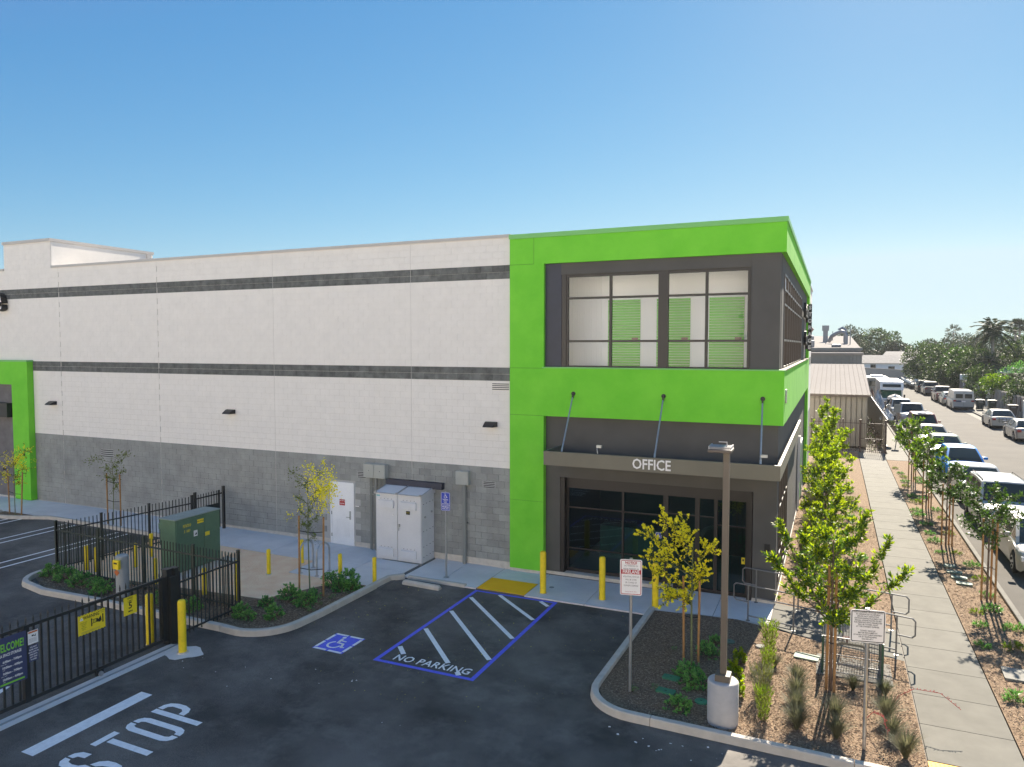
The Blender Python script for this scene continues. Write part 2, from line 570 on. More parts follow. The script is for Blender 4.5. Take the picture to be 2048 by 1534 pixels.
# front walk along the building, one slab per cast panel
WH = .035
walk = sroot('front_walk')
rects = []
xs = [-45, -42, -39, -36, -33.2, -30.4, -27.6, -24.8, -22.1, -19.4, -17.5, -15.5, -13.5]
for a, b in zip(xs[:-1], xs[1:]):
    rects.append((a, -1.9, b, 0))
xs = [-13.5, -11.95, -10.4]
for a, b in zip(xs[:-1], xs[1:]):
    rects.append((a, -1.55, b, 0)); rects.append((a, -3.12, b, -1.55))
xs = [-10.25, -9.1, -7.86, -6.4, -4.7, -3.05, -1.5, -.15]
for a, b in zip(xs[:-1], xs[1:]):
    if a == -7.86:
        rects.append((a, -.94, b, 0))
    else:
        rects.append((a, -1.98 if a < -3.3 else -1.5, b, 0 if a < -3.3 else .28))
slabs(walk, 'concrete_slab', rects, WH, M['conc'])
b = MB()
for i in range(16):
    x0_ = -45 + i * 2.2; x1_ = x0_ + 2.2
    b.prism([(x0_, -1.89), (x1_, -1.89), (x1_, .2), (x0_, .2)], -.04, zt(.016))
b.prism([(-13.5, -3.1), (-10.3, -3.1), (-10.3, -1.88), (-13.5, -1.88)], -.04, zt(.015)); b.prism([(-10.2, -1.96), (-3.06, -1.96), (-3.06, .2), (-10.2, .2)], -.04, zt(.014)); b.prism([(-3.05, -1.48), (-.16, -1.48), (-.16, .2), (-3.05, .2)], -.04, .015)
b.build('bedding', M['seam'], walk)
b = MB(); b.prism([(-3.04, -1.62), (-.9, -1.42), (-.16, -1.51), (-3.04, -1.51)], -.05, WH); b.build('concrete_slab', M['conc'], walk)
b = MB(); b.prism([(-.14, -1.50), (1.0, -2.08), (1.1, -.15), (-.14, .2)], -.05, WH); b.build('concrete_slab', M['walk'], walk)  # sunlit end of the walk takes the darkened copy
b = MB(); b.prism([(1.02, -2.09), (2.66, -2.45), (2.66, -.58), (1.12, -.155)], -.05, WH); b.build('concrete_slab', M['walk'], walk)
# tactile pad with truncated domes
tp = MB(); tp.prism([(-7.85, -1.95), (-6.41, -1.95), (-6.41, -.95), (-7.85, -.95)], 0, WH + .004)
tact = tp.build('tactile_pad', M['tactile'], walk)
d = MB()
for i in range(22):
    for j in range(15):
        d.lathe(-7.79 + i * .0635, -1.89 + j * .0635, [(.012, WH + .004), (.008, WH + .009)], 5)
d.build('dome', M['tactile'], walk, kind='stuff')
# pavement beside the street
sw = sroot('sidewalk')
rects = []
y = -5.2 - 1.27
while y < 30.8:
    rects.append((2.68, y, 4.12, min(y + 1.27, 31.0))); y += 1.27
slabs(sw, 'concrete_slab', rects, .03, M['walk'])
rects = []
y = 28.3
rects.append((4.14, 28.3, 6.0, 31.0))
y = 31.0
while y < 100:
    rects.append((4.35, y, 6.0, y + 1.5)); y += 1.5
slabs(sw, 'concrete_slab', rects, .03, M['walk'])
b = MB(); b.box(2.69, -9, -.05, 4.11, 31, .018); b.box(4.36, 28.4, -.05, 5.98, 100, .018); b.build('bedding', M['seam'], sw)
b = MB(); b.box(2.68, -8.2, -.05, 4.12, -6.5, .034); b.build('tactile_pad', M['tactile'], sw)
d = MB()
for i in range(22):
    for j in range(26):
        d.lathe(2.72 + i * .064, -8.15 + j * .064, [(.012, .034), (.008, .039)], 5)
d.build('dome', M['tactile'], sw, kind='stuff')
# right-hand pavement across the street
rw = sroot('far_sidewalk')
rects = []
y = 20
while y < 150:
    rects.append((14.35, y, 16.9, y + 3)); y += 3
slabs(rw, 'concrete_slab', rects, .13, M['walk'])

# ------------------------------------------------------------------ beds
def bed(name, pts, h, m):
    b = MB(); b.prism(pts, -.05, zt(h)); return struct(b.build(name, m))
bed('planting_bed', [(-2.9, -1.66), (-3.0, -6.2), (-2.7, -6.8), (-2.1, -7.05), (2.66, -7.1), (2.66, -2.46), (1.0, -2.1), (-.9, -1.45)], .05, M['mulch'])
bed('planting_bed', [(-.14, .25), (1.1, -.14), (2.66, -.57), (2.66, 31), (-.14, 31)], .02, M['mulch'])
bed('planting_bed', [(4.14, -9), (5.42, -9), (5.42, 28.3), (4.14, 28.3)], .02, M['mulch'])
bed('dirt_bed', [(-19.9, -6.0), (-12.6, -5.2), (-11.6, -3.14), (-13.52, -3.14), (-13.52, -1.92), (-19.9, -1.92)], .03, M['dirt'])
bed('planting_bed', [(-10.5, -3.14), (-11.55, -3.14), (-12.55, -5.2), (-19.9, -6.0), (-19.5, -6.7), (-18.2, -7.2), (-12, -6.95), (-11.1, -6.75), (-10.7, -6.2), (-10.5, -5.4)][::-1], .045, M['mulch'])

def chips(name, n, sampler, zf, s0, s1):
    P = []; F = []; mi = []
    for i in range(n):
        x, y = sampler()
        s = random.uniform(s0, s1); t = random.uniform(0, pi); tl = random.uniform(-.5, .5)
        w = s * random.uniform(.2, .42)
        dx, dy = cos(t), sin(t)
        z = zf(x) + random.uniform(.004, .022)
        k = len(P)
        P += [(x - dx * s, y - dy * s, z - tl * s * .4), (x - dy * w, y + dx * w, z + .006), (x + dx * s, y + dy * s, z + tl * s * .4), (x + dy * w, y - dx * w, z + .006)]
        F.append((k, k + 1, k + 2, k + 3)); mi.append(1 if random.random() < .5 else 0)
    b = MB(); b.v = P; b.f = F; b.mi = mi
    o = b.build(name, [M['chip'], M['chip2']])
    o['kind'] = 'stuff'; o['label'] = 'loose bark chips scattered over the planting bed'
    return o
def inpoly(x, y, pts):
    c = False; j = len(pts) - 1
    for i in range(len(pts)):
        a, b = pts[i], pts[j]
        if (a[1] > y) != (b[1] > y) and x < (b[0] - a[0]) * (y - a[1]) / (b[1] - a[1]) + a[0]: c = not c
        j = i
    return c
def samp(pts):
    xs = [p[0] for p in pts]; ys = [p[1] for p in pts]
    def f():
        while True:
            x = random.uniform(min(xs), max(xs)); y = random.uniform(min(ys), max(ys))
            if inpoly(x, y, pts): return x, y
    return f
chips('bark_chips', 22000, samp([(-2.85, -1.75), (-2.9, -6.2), (-2.1, -6.98), (2.64, -7.05), (2.64, -2.5), (1.0, -2.15), (-.9, -1.5)]), zt(.05), .012, .034)
chips('bark_chips', 9000, samp([(4.16, -8), (5.4, -8), (5.4, 14), (4.16, 14)]), zt(.02), .015, .04)
chips('bark_chips', 7000, samp([(-.1, .3), (2.64, -.5), (2.64, 14), (-.1, 14)]), zt(.02), .015, .042)
chips('bark_chips', 6000, samp([(-12.4, -5.3), (-11.4, -3.2), (-10.6, -3.2), (-10.6, -5.6), (-11.1, -6.7), (-12.3, -6.9), (-19, -7), (-19.4, -6.4)]), zt(.045), .018, .05)

# ------------------------------------------------------------------ kerbs
def offset(path, d):
    out = []
    P = [Vector((p[0], p[1])) for p in path]
    for i in range(len(P)):
        if i == 0: t = P[1] - P[0]
        elif i == len(P) - 1: t = P[-1] - P[-2]
        else: t = (P[i + 1] - P[i]).normalized() + (P[i] - P[i - 1]).normalized()
        t.normalize()
        out.append((P[i].x - t.y * d, P[i].y + t.x * d))
    return out
def resample(path, step):
    P = [Vector((p[0], p[1])) for p in path]
    out = [P[0]]
    for a, b in zip(P[:-1], P[1:]):
        L = (b - a).length; n = max(1, int(L / step))
        for i in range(1, n + 1): out.append(a.lerp(b, i / n))
    return out
def kerb(root, path, w, h, seglen=3.0, z0=0.0, m=None):
    """outer face follows path, kerb body lies on its left"""
    R = resample(path, .35)
    pieces = []; cur = [R[0]]; L = 0
    for a, b in zip(R[:-1], R[1:]):
        cur.append(b); L += (b - a).length
        if L > seglen: pieces.append(cur); cur = [b]; L = 0
    if len(cur) > 1: pieces.append(cur)
    for pc in pieces:
        p = [(q.x, q.y) for q in pc]
        # shrink ends for the joint
        a = Vector(p[0]); bb = Vector(p[1]); d = (bb - a).normalized() * .006; p[0] = tuple(a + d)
        a = Vector(p[-1]); bb = Vector(p[-2]); d = (bb - a).normalized() * .006; p[-1] = tuple(a + d)
        o1 = offset(p, .02); o2 = offset(p, .035); o3 = offset(p, w - .012); o4 = offset(p, w)
        rows = [(p, 0), (o1, h - .02), (o2, h), (o3, h), (o4, h - .012), (o4, 0)]
        b = MB(); n = len(p)
        for r, z in rows:
            b.v += [(q[0], q[1], gz(q[0]) + z0 + z - (.03 if z == 0 else 0)) for q in r]
        for k in range(len(rows) - 1):
            for i in range(n - 1):
                b.f.append((k * n + i, k * n + i + 1, (k + 1) * n + i + 1, (k + 1) * n + i)); b.mi.append(0)
        b.f.append(tuple(k * n for k in range(6))); b.f.append(tuple(k * n + n - 1 for k in reversed(range(6)))); b.mi += [0, 0]
        b.build('kerb_stone', m or M['kerb'], root)
def arc(cx, cy, r, a0, a1, n=10):
    return [(cx + r * cos(radians(a0 + (a1 - a0) * i / n)), cy + r * sin(radians(a0 + (a1 - a0) * i / n))) for i in range(n + 1)]
kr = sroot('kerb')
kerb(kr, [(-3.06, -1.66)] + [(-3.12, -6.1)] + arc(-2.1, -6.2, 1.02, 180, 270)[1:] + [(2.68, -7.3)], .16, .14)
kerb(kr, arc(-18.9, -6.3, 1.0, 130, 250) + [(-18.2, -7.42), (-16.2, -7.3), (-12.0, -7.22)] + arc(-11.6, -6.1, 1.15, 275, 358) + [(-10.4, -5.4), (-10.38, -2.4), (-10.1, -2.08)], .17, .14)
kerb(kr, [(-10.05, -2.06), (-8.2, -2.0)], .15, .085, 2)
kerb(kr, [(5.56, -9), (5.56, 95)][::-1], .16, .13, 3.2, z0=-.02) if False else kerb(kr, [(5.56, -9), (5.56, 95)], .15, .13, 3.2, z0=-.02, m=M['sun_pad'])
kerb(kr, [(14.12, 150), (14.12, 20)], .2, .15, 3.2, z0=-.02, m=M['sun_pad'])
kerb(kr, [(-28.9, -2.05), (-28.9, -2.9), (-27.4, -2.6), (-26.0, -2.05), (-19.7, -2.02)], .14, .12)
gu = MB(); gu.box(14.0 - .5, 20, -.03, 14.11, 150, -.012); gu.build('gutter', M['walk'], kr)
bed('planting_bed', [(-28.7, -2.0), (-28.6, -2.7), (-27.4, -2.45), (-26.2, -2.0)][::1], .06, M['mulch'])
# gate track strip
gt = sroot('gate_track')
b = MB()
b.prism([(-12.45, -16), (-12.08, -16), (-12.08, -8.2), (-12.45, -8.2)], -.03, zt(.008)); b.build('track_pad', M['conc'], gt)
b = MB(); b.prism([(-12.27, -16), (-12.24, -16), (-12.24, -8.2), (-12.27, -8.2)], 0, zt(.03)); b.build('rail', M['steel'], gt)
b = MB(); b.poly([(-11.9 + .42 * cos(t) * (1 + .15 * sin(3 * t)) * 1.3, -8.42 + .33 * sin(t) * (1 + .2 * cos(5 * t)), gz(-11.9) + .006) for t in [2 * pi * i / 22 for i in range(22)]])
b.build('track_pad', M['conc'], gt)

# ------------------------------------------------------------------ painted markings
mk = sroot('road_markings')
def flat(name, pts, m, h=.004):
    b = MB(); b.poly([(p[0], p[1], gz(p[0]) + h) for p in pts]); return b.build(name, m, mk)
def line(name, a, c, w, m, h=.004):
    a = Vector(a); c = Vector(c); d = (c - a).normalized(); n = Vector((-d.y, d.x)) * w / 2
    return flat(name, [a - n, c - n, c + n, a + n], m, h)
BX0, BX1, BY0, BY1 = -7.80, -5.46, -6.9, -2.02
line('border_line', (BX0, BY0 - .05), (BX0, BY1 + .0), .10, M['bluepaint'])
line('border_line', (BX1, BY0 - .05), (BX1, BY1), .10, M['bluepaint'])
line('border_line', (BX0 + .05, BY0), (BX1 - .05, BY0), .10, M['bluepaint'])
line('border_line', (BX0 + .05, BY1 - .05), (BX1 - .05, BY1 - .05), .09, M['bluepaint'])
for a, c in (((-7.70, -6.10), (-7.40, -6.42)), ((-7.70, -4.97), (-6.28, -6.42)), ((-7.70, -3.70), (-5.54, -5.92)), ((-7.70, -2.60), (-5.54, -4.68)), ((-7.06, -2.13), (-5.54, -3.42)), ((-5.86, -2.13), (-5.54, -2.40)), ((-5.90, -6.72), (-5.80, -6.84))):
    line('hatch_line', a, c, .11, M['marking'])
text('lettering', 'NO PARKING', .38, (-6.56, -6.63, .006), FLAT, M['marking'], mk, sx=.78, off=.006, spacing=1.05)
# wheelchair stall emblem
ex0, ex1, ey0, ey1 = -9.45, -8.64, -7.0, -6.1
flat('emblem_ground', [(ex0, ey0), (ex1, ey0), (ex1, ey1), (ex0, ey1)], M['bluepaint'])
for a, c in (((ex0 + .03, ey0 + .035), (ex0 + .36, ey0 + .035)), ((ex0 + .42, ey0 + .035), (ex1 - .03, ey0 + .035)), ((ex0 + .03, ey1 - .035), (ex0 + .36, ey1 - .035)), ((ex0 + .42, ey1 - .035), (ex1 - .03, ey1 - .035)),
             ((ex0 + .035, ey0 + .1), (ex0 + .035, ey0 + .42)), ((ex0 + .035, ey0 + .47), (ex0 + .035, ey1 - .1)), ((ex1 - .035, ey0 + .1), (ex1 - .035, ey0 + .42)), ((ex1 - .035, ey0 + .47), (ex1 - .035, ey1 - .1))):
    line('border_line', a, c, .07, M['marking'], .008)
b = MB(); isa(b, (-9.06, -6.53, gz(-9.05) + .009), FLAT, .66); b.build('wheelchair_symbol', M['marking'], mk)
# stop bar + stencilled STOP, read from the street side
line('stop_bar', (-10.95, -12.35), (-10.95, -10.05), .30, M['marking'])
def glyph(parts, x_org, y_org, W_, H_):
    for poly in parts:
        flat('lettering', [(x_org - q[1] * H_, y_org + q[0] * W_) for q in poly], M['marking'])
def ring(cx, cy, rx, ry, tx, ty, a0, a1, n=7):
    o = [(cx + rx * cos(radians(a0 + (a1 - a0) * i / n)), cy + ry * sin(radians(a0 + (a1 - a0) * i / n))) for i in range(n + 1)]
    i_ = [(cx + (rx - tx) * cos(radians(a0 + (a1 - a0) * i / n)), cy + (ry - ty) * sin(radians(a0 + (a1 - a0) * i / n))) for i in range(n + 1)]
    return o + i_[::-1]
OL = [ring(.5, .72, .5, .28, .26, .10, 100, 180) + [(0, .28), (.26, .28)][::-1][:0], ]
def half_o(side):
    a = [(.5 + side * .04, 1), (.5 + side * .25, .985), (.5 + side * .42, .93), (.5 + side * .5, .83), (.5 + side * .5, .17), (.5 + side * .42, .07), (.5 + side * .25, .015), (.5 + side * .04, 0)]
    c = [(.5 + side * .04, .12), (.5 + side * .16, .13), (.5 + side * .22, .19), (.5 + side * .22, .81), (.5 + side * .16, .87), (.5 + side * .04, .88)]
    p = a + c
    return p if side < 0 else p[::-1]
O_ = [half_o(-1), half_o(1)]
P_ = [[(0, 0), (.28, 0), (.28, 1), (0, 1)], [(.34, 1), (.62, .99), (.84, .93), (.95, .8), (.95, .64), (.84, .5), (.62, .44), (.34, .43), (.34, .54), (.56, .56), (.67, .62), (.67, .82), (.56, .88), (.34, .89)][::-1]]
T_ = [[(0, .88), (1, .88), (1, 1), (0, 1)], [(.36, 0), (.64, 0), (.64, .84), (.36, .84)]]
S_ = [[(.46, 1), (.22, .98), (.04, .90), (0, .76), (.04, .62), (.2, .53), (.46, .47), (.46, .58), (.32, .65), (.28, .76), (.33, .86), (.46, .89)],
      [(.54, .89), (.68, .86), (.72, .74), (1, .74), (.96, .90), (.78, .98), (.54, 1)],
      [(.46, 0), (.22, .02), (.04, .10), (0, .25), (.28, .25), (.33, .14), (.46, .11)],
      [(.54, .53), (.8, .48), (.96, .38), (1, .24), (.96, .10), (.78, .02), (.54, 0), (.54, .11), (.67, .14), (.72, .24), (.66, .34), (.54, .42)]]
for g_, yy in ((P_, -10.52), (O_, -11.14), (T_, -11.72), (S_, -12.36)):
    glyph(g_, -9.12, yy, .46, 1.16)
# parking stall hairpin lines in the gated yard
for x in (-24.75, -24.25, -22.0, -21.5, -19.3 - 8.2, -19.3 - 7.7):
    line('stall_line', (x, -9.5 if x > -25 else -8), (x, -2.2), .09, M['marking'])
flat('arrow', [(-17.0, -11.9), (-16.0, -11.9), (-16.0, -11.3), (-17.0, -11.3)], M['marking'])
flat('centre_line', [(-13.9, -11.75), (-13.35, -11.55), (-13.6, -11.0), (-14.15, -11.15)], M['marking'])
line('lane_line', (9.6, 45.5), (9.6, 46.2), .12, M['marking'], -.014)
line('lane_line', (9.7, 32.0), (9.7, 32.6), .12, M['marking'], -.014)
# fallen petals and scraps
def litter(n, f, s0, s1, m, label, name='litter'):
    b = MB()
    for i in range(n):
        x, y = f(); s = random.uniform(s0, s1); t = random.uniform(0, pi)
        z = gz(x) + .006
        b.poly([(x + s * cos(t + k * 1.57) * random.uniform(.5, 1), y + s * sin(t + k * 1.57) * random.uniform(.5, 1), z + random.uniform(0, .01)) for k in range(4)])
    o = b.build(name, m); o['kind'] = 'stuff'; o['label'] = label
litter(260, samp([(-10.2, -2.3), (-3.3, -2.2), (-3.3, -6.5), (-5, -9), (-10.5, -7.5)]), .004, .014, M['flower'], 'fallen yellow petals sprinkled on the asphalt', 'petal_litter')
litter(16, samp([(-2.6, -7.5), (-.5, -7.4), (-.3, -7.9), (-1.2, -8.2), (-2.2, -7.8)]), .006, .04, M['signwhite'], 'pale paint flakes on the asphalt below the kerb', 'paint_flake_litter')
litter(14, samp([(-12, -8.5), (-7, -7.5), (-5, -9.5), (-11, -9.5)]), .008, .03, M['signwhite'], 'small pale scraps lying on the dark asphalt', 'scrap_litter')
# drain cap
b = MB(); b.cyl(-5.95, -1.05, 0, WH + .005, .07, 16); struct(b.build('drain_cover', M['conduit']))
# ------------------------------------------------------------------ the storage building
BL = thing('storage_building', 'long two-storey storage building in white and grey block with a bright green framed corner', 'building', (0, 0, 0))
XW = -7.66
ZB = 3.10; CH = .2032
def zc(k): return ZB + CH * k
# backing walls
b = MB(); b.box(-46, .008, .22, XW, .3, ZB - .002); b.build('wall', M['grey_mortar'], BL)
b = MB(); b.box(-46, .008, ZB, XW, .3, zc(34)); b.build('wall', M['white_mortar'], BL)
b = MB(); b.box(-46, -.012, -.1, XW, .3, .25); b.build('footing', M['base_conc'], BL)
# side end wall in white block beyond the green corner
b = MB(); b.box(-.45, 19.92, ZB, -.12, 27.4, zc(34)); b.build('wall', M['white_block'], BL)
b = MB(); b.box(-.45, 19.92, 0, -.12, 27.4, ZB - .004); b.build('wall', M['grey_block'], BL)
b = MB(); b.box(-46, 27.1, 0, -.46, 27.4, 9.9); b.build('wall', M['white_block'], BL)
for k in (13, 28):
    b = MB(); b.box(-.45, 19.93, zc(k), -.112, 27.39, zc(k + 2)); b.build('band', M['band_block'], BL)
b = MB(); b.box(-.48, 19.93, zc(34), -.08, 27.44, zc(34) + .12); b.build('coping', M['coping'], BL)
# blocks, running bond, with movement joints
CJ = [-11.14, -16.73, -22.37, -28.01, -33.6, -39.2]
bl = MB(); bl.box(-.197, 0, .004, .197, .02, CH - .005)
blm = bl
def block_row(x0, x1, k, odd):
    """block spans in one course"""
    out = []
    joints = [x1] + [c for c in CJ if x0 < c < x1] + [x0]
    for a, c in zip(joints[:-1], joints[1:]):
        x = a - .006
        first = .2 if odd else .4
        while x > c + .01:
            w = first if first else .4
            first = None
            e = max(x - w, c + .006)
            if x - e > .03: out.append((e + .003, x - .003))
            x = e
    return out
bm_full = MB(); bm_full.box(0, 0, .0035, 1, .03, CH - .0035)
gmesh = mesh_of(bm_full, 'block', M['grey_block'])
bmesh_band = mesh_of(bm_full, 'block', M['band_block'])
holes = [(-14.36, -13.39, 0, 2.2)]
def blocked(a, c, z0, z1):
    for h in holes:
        if c > h[0] and a < h[1] and z1 > h[2] and z0 < h[3]: return True
    return False
cand = []
for k in range(-14, 0):
    for (a, c) in block_row(-29.8, XW, k, k % 2):
        if blocked(a, c, zc(k), zc(k + 1)): continue
        cand.append(((a + c) / 2, a, c, k, gmesh))
for k in (13, 14, 28, 29):
    for (a, c) in block_row(-29.8 if k < 20 else -40, XW, k, k % 2):
        cand.append(((a + c) / 2, a, c, k, bmesh_band))
cand.sort(key=lambda t: -t[0])
near = [c for c in cand if c[4] is bmesh_band][:60] + [c for c in cand if c[4] is gmesh][:236]
nid = set(map(id, near))
for q in near:
    inst(q[4], 'block', BL, (q[1], -.012 if q[4] is gmesh else -.016, zc(q[3])), scale=(q[2] - q[1], 1, 1))
gA, gB = MB(), MB()
for q in cand:
    if id(q) in nid: continue
    y = random.uniform(-.014, -.010)
    (gA if q[4] is gmesh else gB).box(q[1], y, zc(q[3]) + .0035, q[2], .02, zc(q[3] + 1) - .0035)
gA.build('block', M['grey_block'], BL, kind='stuff')
gB.build('block', M['band_block'], BL, kind='stuff')
gW = MB()
for k in list(range(0, 13)) + list(range(15, 28)) + list(range(30, 34)):
    x0 = -29.8 if k < 15 else -40
    for (a, c) in block_row(x0, XW, k, k % 2):
        gW.box(a - .0015, random.uniform(-.0095, -.0085), zc(k) + .0022, c + .0015, .02, zc(k + 1) - .0022)
gW.build('block', M['white_block'], BL, kind='stuff')
for c in CJ[:4]:
    b = MB(); b.box(c - .005, -.0105, .25, c + .005, .02, zc(34)); b.build('movement_joint', M['joint'], BL)
# stair tower
b = MB(); b.box(-31.5, 0, zc(34), -28.44, 4.9, 11.10); b.build('tower', M['white_mortar'], BL)
tw = MB()
for k in range(34, 39):
    x = -28.46
    odd = k % 2
    first = .2 if odd else .4
    while x > -31.48:
        w = first or .4; first = None
        e = max(x - w, -31.49)
        tw.box(e + .003, -.0115, zc(k) + .0022, x - .003, .02, min(zc(k + 1), 11.09) - .0022); x = e
tw.build('block', M['white_block'], BL, kind='stuff')
b = MB(); b.box(-28.44, .02, 10, -28.425, 4.88, 11.08); b.build('tower_side', M['white_block'], BL)
b = MB(); b.box(-31.54, -.05, 11.10, -28.40, 4.95, 11.22); b.build('coping', M['coping'], BL)
b = MB(); b.box(-28.42, 4.55, 10.85, -28.37, 4.78, 11.08); b.box(-28.42, 4.5, 10.2, -28.39, 4.85, 10.72); b.build('louvre', M['coping'], BL)
b = MB(); b.box(-27.6, 5.6, 9.6, -25.4, 7.6, 10.75); b.build('roof_unit', M['coping'], BL)
b = MB(); b.box(-46, .3, 9.35, -.45, 27.1, 9.45); b.build('roof', M['metal_roof'], BL)
# wall coping
for a, c in ((-46, -31.5), (-28.4, XW)):
    b = MB(); b.box(a, -.05, zc(34), c, .34, zc(34) + .085); b.build('coping', M['coping'], BL)
    b = MB(); b.box(a, -.035, zc(34) - .02, c, .02, zc(34) - .001); b.build('drip_edge', M['joint'], BL)

# green corner frame
G = M['green']
gf = MB(); gf.box(XW, -.1, .13, -6.58, .35, 9.93); gf.build('green_column', G, BL)
b = MB(); b.box(-6.58, -.1, 9.17, 0, .35, 9.93); b.build('green_band', G, BL)
b = MB(); b.box(-6.58, -.1, 4.75, 0, .35, 6.15); b.build('green_band', G, BL)
b = MB(); b.box(-.42, .35, 9.17, 0, 19.85, 9.93); b.build('green_band', G, BL)
b = MB(); b.box(-.42, .35, 4.75, 0, 19.85, 6.15); b.build('green_band', G, BL)
b = MB(); b.box(-.42, 18.6, 6.15, 0, 19.85, 9.17); b.box(-.42, 18.6, .05, 0, 19.85, 4.75); b.build('green_column', G, BL)
b = MB(); b.box(XW - .02, -.13, 9.93, .03, .4, 10.06); b.build('coping', M['green_metal'], BL)
b = MB(); b.box(-.46, .4, 9.93, .03, 19.88, 10.06); b.build('coping', M['green_metal'], BL)
b = MB(); b.box(-6.62, -.13, 6.15, .02, .2, 6.185); b.build('sill', M['green_metal'], BL)
b = MB(); b.box(-.40, .2, 6.15, .02, 18.6, 6.185); b.build('sill', M['tan'], BL)
b = MB(); b.box(XW + .02, -.085, -.05, -6.60, .3, .13); b.build('footing', M['base_conc'], BL)
# thin stucco control joints
for (x0, z0, x1, z1) in ((XW, 9.17, -6.9, 9.18), (-6.9, 9.17, -6.89, 9.93), (XW, 6.14, -6.58, 6.15), (XW, 4.75, -6.58, 4.76), (XW, 2.2, -6.58, 2.206)):
    b = MB(); b.box(x0, -.1025, z0, x1, -.099, z1); b.build('control_joint', mat('joint_green', (.045, .22, .02), .8) if 'joint_green' not in bpy.data.materials else bpy.data.materials['joint_green'], BL)
# charcoal walls round the lower corner
D = M['dark_wall']
def dbox(*a, n='dark_wall', m=D):
    b = MB(); b.box(*a); return b.build(n, m, BL)
dbox(-6.58, .1, .12, -6.13, .4, 3.5); dbox(-6.58, .1, 3.5, -.13, .4, 4.75)
dbox(-6.13, .1, 2.95, -.72, .4, 3.5); dbox(-.72, .1, .12, -.13, .4, 3.5)
dbox(-6.58, .09, -.05, -2.85, .4, .12, n='footing', m=M['base_conc']); dbox(-.72, .09, -.05, -.12, .4, .12, n='footing', m=M['base_conc'])
dbox(-6.12, .12, .12, -6.0, .42, 2.93, n='jamb', m=M['frame']); dbox(-.86, .12, 0, -.74, .42, 2.93, n='jamb', m=M['frame'])
dbox(-6.0, .30, 2.62, -.86, .42, 2.93, n='header', m=M['frame'])
# side wall, lower floor, sunlit
dbox(-.4, .4, .12, -.13, .7, 4.75); dbox(-.4, .7, 3.25, -.13, 4.3, 4.75); dbox(-.4, 4.3, .12, -.13, 18.6, 4.75)
dbox(-.4, .4, -.05, -.11, 18.6, .12, n='footing', m=M['base_conc'])
dbox(-.4, .7, .12, -.13, 4.3, .45)
# upper charcoal surround
dbox(-6.58, .02, 6.19, -6.08, .3, 9.17, n='dark_return', m=M['dark_blue'])
dbox(-6.08, .0, 8.84, -.85, .3, 9.17, n='window_head')
dbox(-.85, -.02, 6.19, -.13, .3, 9.17, n='dark_wall')
dbox(-.4, .3, 6.19, -.12, 1.2, 9.17); dbox(-.4, 12.4, 6.19, -.12, 18.6, 9.17)
dbox(-.4, 1.2, 8.75, -.12, 12.4, 9.17, n='window_head')
def pane(x0, y0, z0, x1, y1, z1, m, parent):
    b = MB()
    if abs(y1 - y0) < .02: b.quad((x0, y0, z0), (x1, y0, z0), (x1, y0, z1), (x0, y0, z1))
    else: b.quad((x0, y0, z0), (x0, y1, z0), (x0, y1, z1), (x0, y0, z1))
    return b.build('pane', m, parent)
# big upper window, two bays of 2 x 3 panes
F = M['frame']
W1 = MB(); W1.box(-6.07, .02, 6.19, -5.93, .16, 8.84); wf = W1.build('window', F, BL)
def fr(*a, n='mullion'):
    b = MB(); b.box(*a); return b.build(n, F, wf)
for x0, x1 in ((-5.93, -5.88), (-4.66, -4.59), (-2.02, -1.95), (-.94, -.86)):
    fr(x0, .04, 6.19, x1, .13, 8.84)
fr(-3.27, .015, 6.19, -3.0, .14, 8.84)
for x0, x1 in ((-5.88, -4.66), (-4.59, -3.27), (-3.0, -2.02), (-1.95, -.94)):
    for z0, z1 in ((6.19, 6.23), (6.90, 6.96), (8.13, 8.19), (8.76, 8.84)):
        fr(x0, .045, z0, x1, .125, z1, n='transom')
    for z0, z1 in ((6.23, 6.90), (6.96, 8.13), (8.19, 8.76)):
        pane(x0, .09, z0, x1, .09, z1, M['glass_up'], wf)
# side window: eight lights
SF = M['sunframe']
sw_ = MB(); sw_.box(-.30, 1.2, 6.19, -.10, 1.28, 8.75); swf = sw_.build('side_window', SF, BL)
ys = [1.28 + i * (12.4 - 1.28) / 9 for i in range(10)]
for i, y in enumerate(ys[1:], 0):
    b = MB(); b.box(-.28, y - .05, 6.19, -.09, y, 8.75); b.build('mullion', SF, swf)
for i in range(9):
    y0, y1 = ys[i], ys[i + 1] - .05
    for z0, z1 in ((6.19, 6.24), (6.92, 6.98), (7.9, 7.95), (8.30, 8.36), (8.70, 8.75)):
        b = MB(); b.box(-.27, y0, z0, -.10, y1, z1); b.build('transom', SF, swf)
    for z0, z1 in ((6.24, 6.92), (6.98, 7.9), (7.95, 8.30)):
        pane(-.18, y0, z0, -.18, y1, z1, M['glass_side'], swf)
    b = MB(); b.box(-.2, y0, 8.36, -.15, y1, 8.70); b.build('white_panel', M['white_paint'], swf)
